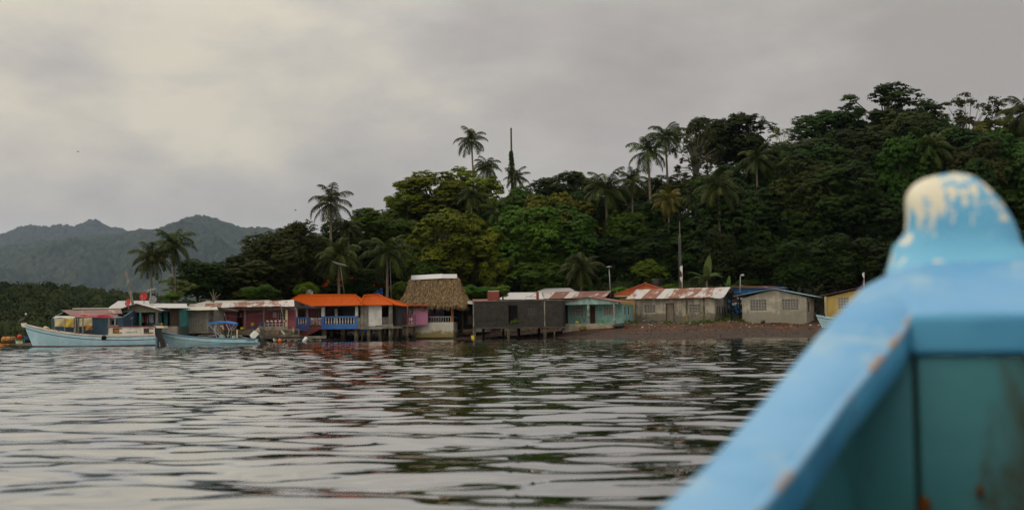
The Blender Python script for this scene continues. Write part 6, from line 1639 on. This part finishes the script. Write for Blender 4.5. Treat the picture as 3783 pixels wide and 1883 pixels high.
# awning on poles
ya = .75; pz = lambda px, py: Vector((F.x_(px), 0, F.z_(px, py)))
ap = [pz(772, 1194), pz(805, 1188.5), pz(840, 1188.5), pz(874, 1195)]
b = MB()
for a, c in zip(ap, ap[1:]):
    b.hexa([a + Vector((0, -ya, -.09)), c + Vector((0, -ya, -.09)), c + Vector((0, ya, -.05)), a + Vector((0, ya, -.05))], [a + Vector((0, -ya * .96, .02)), c + Vector((0, -ya * .96, .02)), c + Vector((0, ya * .96, .06)), a + Vector((0, ya * .96, .06))])
b.build('awning', m_plain('awning_blue', (.015, .16, .52), .6, .2, 0, .2), A)
for s_ in (-1, 1):
    y = s_ * .7
    for p, q_ in (((773, 1195), (817, 1240)), ((803, 1197), (797, 1219)), ((806, 1197), (801, 1221)), ((842, 1197), (850, 1217)), ((840, 1197), (853, 1219)), ((872, 1198), (856, 1217)), ((797, 1219), (808, 1250)), ((852, 1218), (846, 1250))):
        a, c = F.L(*p), F.L(*q_); a.y = c.y = y; MB().tube([a, c], .022, 6).build('awning_pole', M_zinc, A)
O = thing('outboard_motor', 'outboard motor with a white cowl tilted up on the stern of the skiff', 'outboard motor', F.o, F.th, 'outboard motors')
outboard(O, F.x_(948), -.1, F.z_(948, 1251), .85, -48, M_white)

# --- small craft far left
def small_boat(px0, px1, top, wl, col, label, Y, under=None, seed=0):
    F = Frame(px0, Y, 3, 0); A = F.thing('rowing_boat', label, 'boat', 'small boats far left')
    L = F.x_(px1); z0 = F.z_(px0, top); hb_ = lambda s: .5 * (1 - (1 - min(1, s / .5)) ** 2)
    hull(A, L, .3, [([(0, z0 + .12), (.4, z0), (1, z0 + .02)], 1, 0), ([(0, z0 * .55), (1, z0 * .5)], .9, 1), ([(0, .0), (1, .0)], .7, 1), ([(0, -.25), (1, -.2)], .3, 1)], hb_, [col, under or col, M_dark], th=.04, inside=2)
    MB().bar((L * .45, -.4, z0 - .12), (L * .45, .4, z0 - .12), .2, .04).build('thwart', M_deckwood, A)
small_boat(54, 89, 1253, 1267, m_plain('boat_green', (.10, .30, .02), .5), 'small green and white rowing boat left of the big bow', 160, M_white)
small_boat(86, 150, 1243, 1267, m_plain('boat_navy', (.02, .07, .16), .5), 'dark blue rowing boat half hidden behind the big bow', 162, M_dark)
def buoy(px, py, rpx, Y, mat, label, group=None, name='buoy', sq=1.0, up_=True):
    c = at(px, py, Y); r = rpx / FPX * Y; A = thing(name, label, 'buoy', (c.x, Y, c.z - r), 0, group)
    b = MB().ball((0, 0, r), (r * sq, r * sq, r), 16, 10); b.build('float', mat, A, True)
    if up_: MB().tube([(0, 0, 2 * r - .02), (0, 0, 2 * r + .1)], [.06, .045], 8).build('eye', mat, A)
    return A
M_bred = m_plain('buoy_red', (.50, .015, .02), .5, .3, 0, .25); M_bor = m_plain('buoy_orange', (.62, .12, .025), .5, .3, 0, .2)
t = NT('float_cream_algae'); o = t.coord(); sp = t.n('ShaderNodeSeparateXYZ'); t.l(o, sp.inputs[0]); n1 = t.noise(o, 6, 5)
t.col(t.mix(t.ramp(t.math('ADD', sp.outputs[2], t.math('MULTIPLY', n1, .18)), .16, .30), (.22, .17, .03), (.56, .52, .44))); t.set(.5, .4); M_float = t.m
buoy(72, 1244, 9, 159, M_bred, 'big red ball buoy on the green rowing boat')
buoy(2, 1280, 8, 84, m_plain('buoy_rust', (.36, .13, .02), .6), 'rusty orange buoy cut by the left edge of the photo', None, 'buoy', 1.4)
c = at(33, 1266, 168); A = thing('rusty_pontoon', 'rusty orange tank afloat at the far left', 'pontoon', (c.x, 168, 0)); w = 24 / FPX * 168; h = at(33, 1242, 168).z
MB().tube([(-w, 0, h * .42), (-w * .97, 0, h * .42), (-w * .3, 0, h * .42), (w * .3, 0, h * .42), (w * .97, 0, h * .42), (w, 0, h * .42)], [h * .5, h * .57, h * .57, h * .57, h * .57, h * .5], 16).build('tank', m_paint('rust_orange', (.40, .17, .03), (.10, .055, .025), .9, 1.2, .8, .3, (0, .4, (.05, .035, .02), .8)), A)
for x in (-w * .4, w * .35): MB().tube([(x, 0, h * .42), (x + .08, 0, h * .42)], h * .6, 16).build('hoop', m_plain('hoop_rust', (.12, .06, .03), .8) if x < 0 else bpy.data.materials['hoop_rust'], A)

# --- beached blue boat by the yellow house
F = Frame(3014, 128, -35, .9); A = F.thing('beached_skiff', 'blue skiff drawn up on the beach before the yellow house', 'boat', 'boats moored off the shore')
z0 = F.z_(3014, 1161); hb_ = lambda s: .75 * (1 - (1 - min(1, s / .6)) ** 2)
hull(A, 5.5, .7, [([(0, z0), (.3, z0 - .35), (1, z0 - .45)], 1, 0), ([(0, z0 - .25), (.3, z0 - .52), (1, z0 - .6)], .96, 1), ([(0, z0 - .32), (.3, z0 - .58), (1, z0 - .66)], .95, 0), ([(0, -.05), (1, -.05)], .6, 0)], hb_, [M_boatcyan, M_boatline, M_boatcyan], inside=2)
bx(A, 'stem_head', M_darkwood, -.06, .12, -.06, .06, z0 - .1, z0 + .16); MB().tube([(1.05, 0, z0 - .5), (1.0, 0, z0 + .12)], .06, 6).build('bitt', M_darkwood, A)

# --- raft on floats
F = Frame(1010, 113, -3, 0); A = F.thing('raft', 'low timber raft carried by a row of round floats', 'raft')
x0, x1 = F.x_(1010), F.x_(1137); zt = F.z_(1070, 1242)
b = MB()
for i in range(9): b.box(x0, x1, .28 * i, .28 * i + .25, zt - .05, zt)
b.build('deck', M_greywood, A)
bx(A, 'side_beam', M_darkwood, x0, x1, -.12, -.005, zt - .16, zt - .02); bx(A, 'lower_beam', M_greywood, x0 + .1, x1, -.1, -.02, zt - .30, zt - .24)
for px in (1034, 1058, 1082, 1106): x = F.x_(px); bx(A, 'strut', M_greywood, x - .05, x + .05, -.09, -.03, zt - .239, zt - .161)
bx(A, 'concrete_end', M_concrete, F.x_(1137.4), F.x_(1187), -.15, 2.3, zt - .22, zt + .02)
G = 'cream floats under the raft'
for px in (1018, 1044.5, 1069, 1093, 1147): 
    c = F.o + F.x * F.x_(px); buoy(px, 1255, 9.5 if px != 1044.5 else 8.5, F.o.y + .25, M_float, 'cream round float under the raft', G, 'raft_float', 1, False)
buoy(1034, 1257.5, 7.5, F.o.y - .25, M_bor, 'orange round float at the left end of the raft', None, 'raft_float', 1, False)
for px in (1159, 1171, 1181): buoy(px, 1257, 7, F.o.y + .5, M_float, 'cream round float under the concrete end of the raft', 'cream floats under the concrete end', 'raft_float', .8, False)
drum(F, 1116, 1249, 1264, 6, .3, m_plain('drum_turquoise', (.03, .16, .19)), 'turquoise drum under the raft behind the white fender', 'drum', 'drum')
a, b_ = F.L(1121, 1263, -.45), F.L(1133, 1245, -.45); d = (b_ - a)
A = F.thing('fender', 'long white fender standing tilted against the raft', 'fender'); MB().tube([a, a + d * .1, a + d * .85, b_], [.10, .16, .16, .08], 12).build('body', M_white, A, True); MB().tube([b_, b_ + d * .12], .03, 6).build('eye', M_white, A)
# white scraps of cloth on stakes along the shore
def scrap(pts, Y, label, mat, cat='cloth'):
    F = Frame(pts[0][0], Y, 0, 0)
    return tarp(F, pts, 0, mat, 'cloth_scrap', label, cat, 'rags drying along the shore', .05, 4)
M_rag = m_plain('rag_offwhite', (.55, .50, .43), .8, .1)
scrap([(954, 1209), (957, 1211), (943, 1230), (932, 1231)], 116, 'long off white rag hung sloping behind the white outboard cowl', M_rag)
scrap([(954, 1210), (957, 1212), (960, 1226), (951, 1227)], 116.1, 'short white rag folded over beside the long sloping one', M_rag)
scrap([(1037, 1218), (1043, 1220), (1055, 1234), (1047, 1238)], 115, 'white rag slanting on the shore above the raft', M_rag)
scrap([(1029, 1218), (1031, 1218), (1026, 1235), (1019, 1234)], 115.1, 'red and white rag left of the slanting white one', m_plain('rag_red', (.42, .12, .10), .8))
scrap([(1080, 1207), (1083, 1208), (1088, 1224), (1081, 1228)], 118, 'beige rag at the left foot of the blue balcony', m_plain('rag_beige', (.38, .32, .25), .8))
scrap([(815, 1202), (823, 1202), (829, 1218), (811, 1213)], 112, 'grey tarpaulin scrap seen below the blue awning', m_plain('rag_grey', (.40, .38, .33), .8))
c = at(817, 1240, 110); b = thing('stake', 'thick brown stake on the shore behind the skiff console', 'stake', (c.x, 110, gz(c.x, 110))); h = at(817, 1206, 110).z - gz(c.x, 110)
MB().tube([(0, 0, -.3), (0, 0, h)], [.13, .11], 8).build('shaft', m_wood('stake_wood', (.20, .085, .03), (.09, .045, .02), 1, 2), b)
c = at(876, 1236, 112); b = thing('stake', 'thin pale stake on the shore right of the blue awning', 'stake', (c.x, 112, gz(c.x, 112))); h = at(876, 1217, 112).z - gz(c.x, 112)
MB().tube([(0, 0, -.3), (0, 0, h)], .06, 8).build('shaft', M_cream, b)

# ------------------------------------------------------------------ litter, stones and driftwood on the beach
q = random.Random(17)
def chips(name, n, xr, dr, size, mat, label, flat=.35, seed=0):
    q = random.Random(seed); b = MB(); nm = len(mat)
    for _ in range(n):
        x = q.uniform(*xr); d = dr[0] + (dr[1] - dr[0]) * q.random() ** .8; y = float(np.interp(x, SHX, SHY)) + d; z = gz(x, y); s = q.uniform(*size); b.mat(q.randrange(nm))
        Mx = Matrix.Translation((x, y, z + s * flat * .5)) @ Matrix.Rotation(q.uniform(0, 6.28), 4, 'Z') @ Matrix.Rotation(q.uniform(-.5, .5), 4, 'X')
        v = [Mx @ Vector((a * s * q.uniform(.6, 1), c * s * q.uniform(.4, .9), e * s * flat)) for e in (-1, 1) for a, c in ((-1, -1), (1, -1), (1, 1), (-1, 1))]
        b.hexa(v[:4], v[4:])
    tag(b.build(name, mat), label, 'litter' if 'litter' in name else 'stones', kind='stuff')
chips('gravel', 2400, (-36, 50), (-.2, 12), (.025, .085), [m_plain('stone_brown', (.085, .042, .024), .9), m_plain('stone_dark', (.035, .026, .022), .9), m_plain('stone_rust', (.075, .030, .014), .9)], 'stones and pebbles strewn over the rust brown beach', .5, 1)
chips('litter', 300, (2, 44), (7, 11.5), (.04, .12), [m_plain('litter_white', (.55, .54, .50)), M_deckwood, m_plain('litter_tan', (.35, .26, .14))], 'pale litter and driftwood along the top of the beach', .25, 2)
chips('litter', 170, (-32, -6), (1, 12), (.06, .22), [m_plain('litter_white2', (.50, .48, .43)), M_deckwood, M_darkwood], 'pale rubbish scattered under the stilt houses and along the left shore', .3, 3)
b = MB()
for i in range(60):
    x = q.uniform(-31, -7); y = float(np.interp(x, SHX, SHY)) + q.uniform(1.5, 11); z = gz(x, y); an = q.uniform(-.5, .5); l = q.uniform(.5, 2.0)
    b.tube([(x, y, z + .06), (x + l * math.cos(an), y + l * math.sin(an), gz(x + l * math.cos(an), y + l * math.sin(an)) + q.uniform(.06, .3))], q.uniform(.03, .08), 5)
tag(b.build('debris', M_greywood), 'driftwood branches lying under the stilt houses', 'driftwood', kind='stuff')
# low dry wall below the pink porch
F = Frame(960, 122, -6, 0); A = F.thing('retaining_wall', 'crumbling low bank wall below the pink porch', 'wall')
b = MB(); x0, x1 = F.x_(800), F.x_(1088); 
for j in range(3):
    x = x0
    while x < x1:
        w = q.uniform(.35, .8); z = F.z_(960, 1228 - 5 * j); b.box(x, min(x1, x + w - .03), j * .12 + q.uniform(-.08, .05), 1.4, z - .25, z - .02 + q.uniform(-.04, .02)); x += w
b.build('stones', m_paint('bank_stone', (.13, .11, .075), (.05, .045, .03), .9, 1.0), A)
# weeds at wall feet
qn = np.random.RandomState(5); Cs = []
for (xa, xb_, d0, n) in ((5, 24, 10.2, 90), (20, 26, 11, 60), (-30, -20, 9, 60)):
    for _ in range(n):
        x = qn.uniform(xa, xb_); y = float(np.interp(x, SHX, SHY)) + d0 + qn.uniform(-.6, .5); m = qn.randint(5, 12)
        Cs.append(np.array([x, y, gz(x, y)]) + np.abs(qn.normal(size=(m, 3))) * np.array([.2, .2, .16]))
C = np.concatenate(Cs); N = qn.normal(size=C.shape) + np.array([0, -.5, .8]); N /= np.linalg.norm(N, axis=1, keepdims=True)
V, F_ = leaf_quads(C, N, qn.uniform(.05, .13, len(C)), qn); tag(npmesh('weeds', V, F_, LEAF['mid'], attr=np.repeat(qn.rand(len(C)), 4)), 'weeds along the foot of the grey house walls', 'weeds', kind='stuff')

# distant birds
for (px, py, Y, l_) in ((288, 561, 300, 'dark bird flying high over the mountains at the left'), (1091, 777, 280, 'dark bird flying low left of the lone tall palm')):
    c = at(px, py, Y); A = thing('flying_bird', l_, 'bird', c)
    b = MB().tube([(-.25, 0, 0), (0, 0, .02), (.25, 0, .04), (.35, 0, .03)], [.02, .09, .08, .02], 8); b.add([(0, 0, .04), (.12, 0, .04), (-.08, -.5, .28), (-.12, -.45, .26), (-.08, .5, .28), (-.12, .45, .26)], [(0, 1, 2, 3), (0, 5, 4, 1)]); b.build('body', M_dark, A)

# ------------------------------------------------------------------ the viewer's own boat
HDG = 22
c0 = at(3562, 940, 2.0)
A = thing('wooden_boat', 'bow of the light blue wooden boat in the near right corner', 'boat', (c0.x, c0.y, 0), R(-HDG))
def m_boat(name, c, c2, wear=None, wl_=(.5, .6), sc=(9, 9, 9), wsc=(1, 1, 1), rough=.55):
    t = NT(name); o = t.coord(); n1 = t.noise(o, 3.2, 6, .6, .4); n2 = t.noise(t.mapping(o, sc), 1.0, 7, .68, .3)
    cc = t.mix(t.ramp(n1, .35, .65), c, c2)
    if wear:
        wf = t.noise(t.mapping(o, wsc), 1.0, 7, .62, .5)
        if name == 'stem_worn':      # rubbed bare where ropes run: the crown and the left cheek
            sp = t.n('ShaderNodeSeparateXYZ'); t.l(o, sp.inputs[0])
            wf = t.math('ADD', wf, t.math('ADD', t.ramp(sp.outputs[2], .735, .85, -.16, .055), t.ramp(sp.outputs[0], .03, -.07, -.015, .085)))
        cc = t.mix(t.ramp(wf, *wl_), cc, wear)
    t.col(cc); t.set(rough, .35); t.bump(n2, .25, .004); return t.m
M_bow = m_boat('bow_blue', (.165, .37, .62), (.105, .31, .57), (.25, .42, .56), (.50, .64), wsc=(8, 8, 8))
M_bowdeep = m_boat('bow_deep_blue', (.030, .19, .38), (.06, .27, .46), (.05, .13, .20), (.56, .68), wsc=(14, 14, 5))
M_stem = m_boat('stem_worn', (.08, .34, .60), (.14, .41, .63), (.66, .62, .50), (.50, .575), wsc=(60, 50, 26))
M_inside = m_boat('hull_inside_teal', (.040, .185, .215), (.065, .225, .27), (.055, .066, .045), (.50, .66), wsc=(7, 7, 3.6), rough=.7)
M_worn = m_boat('edge_worn', (.20, .42, .66), (.16, .36, .58), (.30, .24, .22), (.50, .58), wsc=(16, 16, 16))
# stations: u (y, negative aft), outer half breadth, cap width, cap height
ST = [(-.06, .080, .07, .724), (-.12, .108, .085, .714), (-.20, .142, .10, .690), (-.38, .187, .118, .617), (-.63, .219, .101, .538), (-.87, .238, .098, .483), (-1.02, .250, .096, .456), (-1.4, .285, .085, .425), (-2.0, .38, .085, .41), (-2.8, .50, .085, .41), (-3.8, .55, .085, .42)]
OFFS = .035
def lerp_st(u):
    for a, b in zip(ST, ST[1:]):
        if u >= b[0]: f = (u - a[0]) / (b[0] - a[0]); return [a[i] + (b[i] - a[i]) * f for i in range(4)]
    return list(ST[-1])
us = [-.06 - (3.74) * (i / 90) ** 1.6 for i in range(91)]
for side in (-1, 1):
    b = MB(); w_ = MB(); prof_n = 8; V = []
    for u in us:
        _, v, cw_, z = lerp_st(u); v += OFFS * (side > 0); th = .052
        vi = v - cw_; pr = [(v, z - th), (v + .006, z - .02), (v, z - .006), (v - .012, z), (vi + .012, z + .002), (vi, z - .006), (vi - .002, z - .03), (vi + .004, z - th)]
        V += [(side * p[0], u, p[1]) for p in pr]
    n = 8; Fc = []
    for i in range(len(us) - 1):
        for j in range(n):
            f = (i*n + j, i*n + (j+1) % n, (i+1)*n + (j+1) % n, (i+1)*n + j); Fc.append(f if side < 0 else f[::-1])
    b.add(V, Fc); m = [1 if j in (5, 6, 7) else 0 for _ in range(len(us) - 1) for j in range(n)]; b.m = m
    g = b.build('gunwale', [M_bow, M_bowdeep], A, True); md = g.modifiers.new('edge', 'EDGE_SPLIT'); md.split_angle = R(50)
    pts = []
    for u in us[8:]:
        _, v, cw_, z = lerp_st(u); v += OFFS * (side > 0); pts.append((side * (v - cw_ + .004), u, z - .0035))
    MB().tube(pts, .0055, 6).build('worn_edge', M_worn, g, True)
# hull skin
b = MB(); V = []; nz = 7
zr = [0, .12, .3, .5, .7, .86, 1]
for off in (0, .022):
    for u in us:
        _, v, cw_, z = lerp_st(u); bow = max(0, 1 + (u + .06) / .9)
        for side in (-1, 1):
            for f in zr:
                vv = max(.012, (v + OFFS * (side > 0) - .012 - off) * (1 - f ** 2.2 * (.55 + .25 * bow))); V.append((side * vv, u, (z - .05) * (1 - f) + (-.12) * f + off * f))
Fc = []; W2 = 2 * nz
for k in (0, 1):
    base = k * len(us) * W2
    for i in range(len(us) - 1):
        for s_ in (0, 1):
            for j in range(nz - 1):
                a = base + i * W2 + s_ * nz + j; f = (a, a + 1, a + W2 + 1, a + W2); Fc.append(f if (s_ == 0) == (k == 0) else f[::-1]); b.m.append(0 if k == 0 else 1)
        a = base + i * W2 + nz - 1; c_ = base + i * W2 + 2 * nz - 1; Fc.append((a, c_, c_ + W2, a + W2)); b.m.append(0 if k == 0 else 1)
mm = list(b.m); b.m = []; b.add(V, Fc); b.m = mm
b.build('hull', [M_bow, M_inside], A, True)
uu = us[-1]; _, v, _, z = lerp_st(uu); bx(A, 'transom', M_bow, -v, v + OFFS, uu - .04, uu - .002, -.1, z)
# breasthook: the plate that closes the bow, swelling up to the stem
ub = -.335; b = MB(); V = []; nu, nv = 22, 26
def plate_z(u, v): 
    _, _, _, z = lerp_st(u); r2 = (v / .125) ** 2 + ((u + .005) / .105) ** 2
    return z + .005 + .020 * math.exp(-r2 * 1.6)
for i in range(nu + 1):
    u = ub + (.065 - ub) * i / nu; _, v, cw_, _ = lerp_st(min(u, -.06)); taper = 1 if u < -.06 else max(.25, 1 - (u + .06) / .16)
    vl, vr = -(v - .006) * taper, (v - .006 + OFFS) * taper
    if u < -.2: k = (u + .2) / (ub + .2); vl = -(v - .006) + (cw_ - .012) * k; vr = (v - .006 + OFFS) - (cw_ - .012) * k
    for j in range(nv + 1): vv = vl + (vr - vl) * j / nv; e = abs(2 * j / nv - 1) ** 6 * .012; V.append((vv, u, plate_z(u, vv) - e))
top = len(V); V += [(x, y, z - .05 - .02 * max(0, (y - ub))) for x, y, z in V]
Fc = []; W_ = nv + 1
for i in range(nu):
    for j in range(nv): a = i * W_ + j; Fc += [(a, a + 1, a + W_ + 1, a + W_), (top + a, top + a + W_, top + a + W_ + 1, top + a + 1)]
for i in range(nu): 
    for e in (0, nv): a = i * W_ + e; f = (a, a + W_, top + a + W_, top + a); Fc.append(f if e == 0 else f[::-1])
for j in range(nv): a = nu * W_ + j; Fc.append((a, a + 1, top + a + 1, top + a))
b.add(V, Fc); o = b.build('breasthook', M_bow, A, True); md = o.modifiers.new('edge', 'EDGE_SPLIT'); md.split_angle = R(50)
# transverse beam under its after edge
_, v, cw_, z = lerp_st(ub); vi = v - cw_
b = MB().hexa([(-vi - .004, ub - .026, z - .052), (vi + OFFS + .004, ub - .026, z - .052), (vi + OFFS + .004, ub + .02, z - .052), (-vi - .004, ub + .02, z - .052)], [(-vi - .004, ub - .022, z + .003), (vi + OFFS + .004, ub - .022, z + .003), (vi + OFFS + .004, ub - .003, z + .006), (-vi - .004, ub - .003, z + .006)])
o = b.build('deck_beam', M_bowdeep, A); md = o.modifiers.new('round', 'BEVEL'); md.width = .010; md.segments = 4
# bulkhead of upright planks
x = -.158; k = 0
for w in (.098, .004, .165):
    if w > .01: 
        o = MB().box(x, x + w - .004, ub - .008 - .006 * k, ub + .012, .02, z - .054).build('plank', M_inside, A); k += 1
        md = o.modifiers.new('round', 'BEVEL'); md.width = .003; md.segments = 2
        o = MB().box(x + w - .0035, x + w - .0005, ub + .001, ub + .012, .02, z - .054).build('seam', M_dark, A)
    x += w
M_rustnail = m_plain('nail_rust', (.16, .055, .012), .9, .1, 0, .4, 30)
for (v_, z_, r_) in ((.088, .585, .007), (-.052, .375, .009), (.02, .40, .005)):
    MB().ball((v_, ub - .019, z_), (r_, .004, r_ * 1.9), 10, 7).build('rust_spot', M_rustnail, A, True)
bx(A, 'floor', M_darkwood, -.3, .33, -3.7, ub - .03, .075, .095)
# stem post head: rings from a flared foot up to a rounded, sloping crown
lt = [(3282, 1010), (3296, 955), (3308, 905), (3334, 876), (3355, 850), (3358, 800), (3357, 725), (3366, 694), (3388, 666), (3424, 645), (3475, 633), (3515, 628), (3532, 626.5)]
rt_ = [(3862, 1010), (3830, 960), (3792, 930), (3764, 900), (3756, 862), (3736, 806), (3706, 752), (3668, 700), (3645, 675), (3622, 654), (3592, 636), (3556, 628), (3536, 626.5)]
vz = lambda p: ((p[0] - 3562) / FPX * 1.96, at(p[0], p[1], 1.96).z)
LV, RV = sorted([vz(p) for p in lt], key=lambda p: p[1]), sorted([vz(p) for p in rt_], key=lambda p: p[1])
zb_, zt_ = max(LV[0][1], RV[0][1]), min(LV[-1][1], RV[-1][1]) - .0003
V = []; nr, na = 34, 36
for i in range(nr):
    f = i / (nr - 1); z = zb_ + (zt_ - zb_) * (1 - (1 - f) ** 1.6)
    vl = float(np.interp(z, [p[1] for p in LV], [p[0] for p in LV])); vr = float(np.interp(z, [p[1] for p in RV], [p[0] for p in RV]))
    g = (z - zb_) / (zt_ - zb_); dp = .070 * max(.0, 1 - max(0, (g - .45) / .56) ** 3) ** .5 + .004
    fl = .050 * max(0, 1 - g / .42) ** 2.2
    lean = .028 * g
    for j in range(na):
        an = 2 * math.pi * j / na; cx_, sx_ = math.cos(an), math.sin(an); e = 2 / 3.6
        V.append(((vl + vr) / 2 + (vr - vl) / 2 * math.copysign(abs(cx_) ** e, cx_), -.012 + lean + (dp + fl) * math.copysign(abs(sx_) ** e, sx_), z))
Fc = [(i*na + j, i*na + (j+1) % na, (i+1)*na + (j+1) % na, (i+1)*na + j) for i in range(nr - 1) for j in range(na)] + [tuple(range((nr-1)*na, nr*na))]
MB().add(V, Fc).build('stem_post', M_stem, A, True)
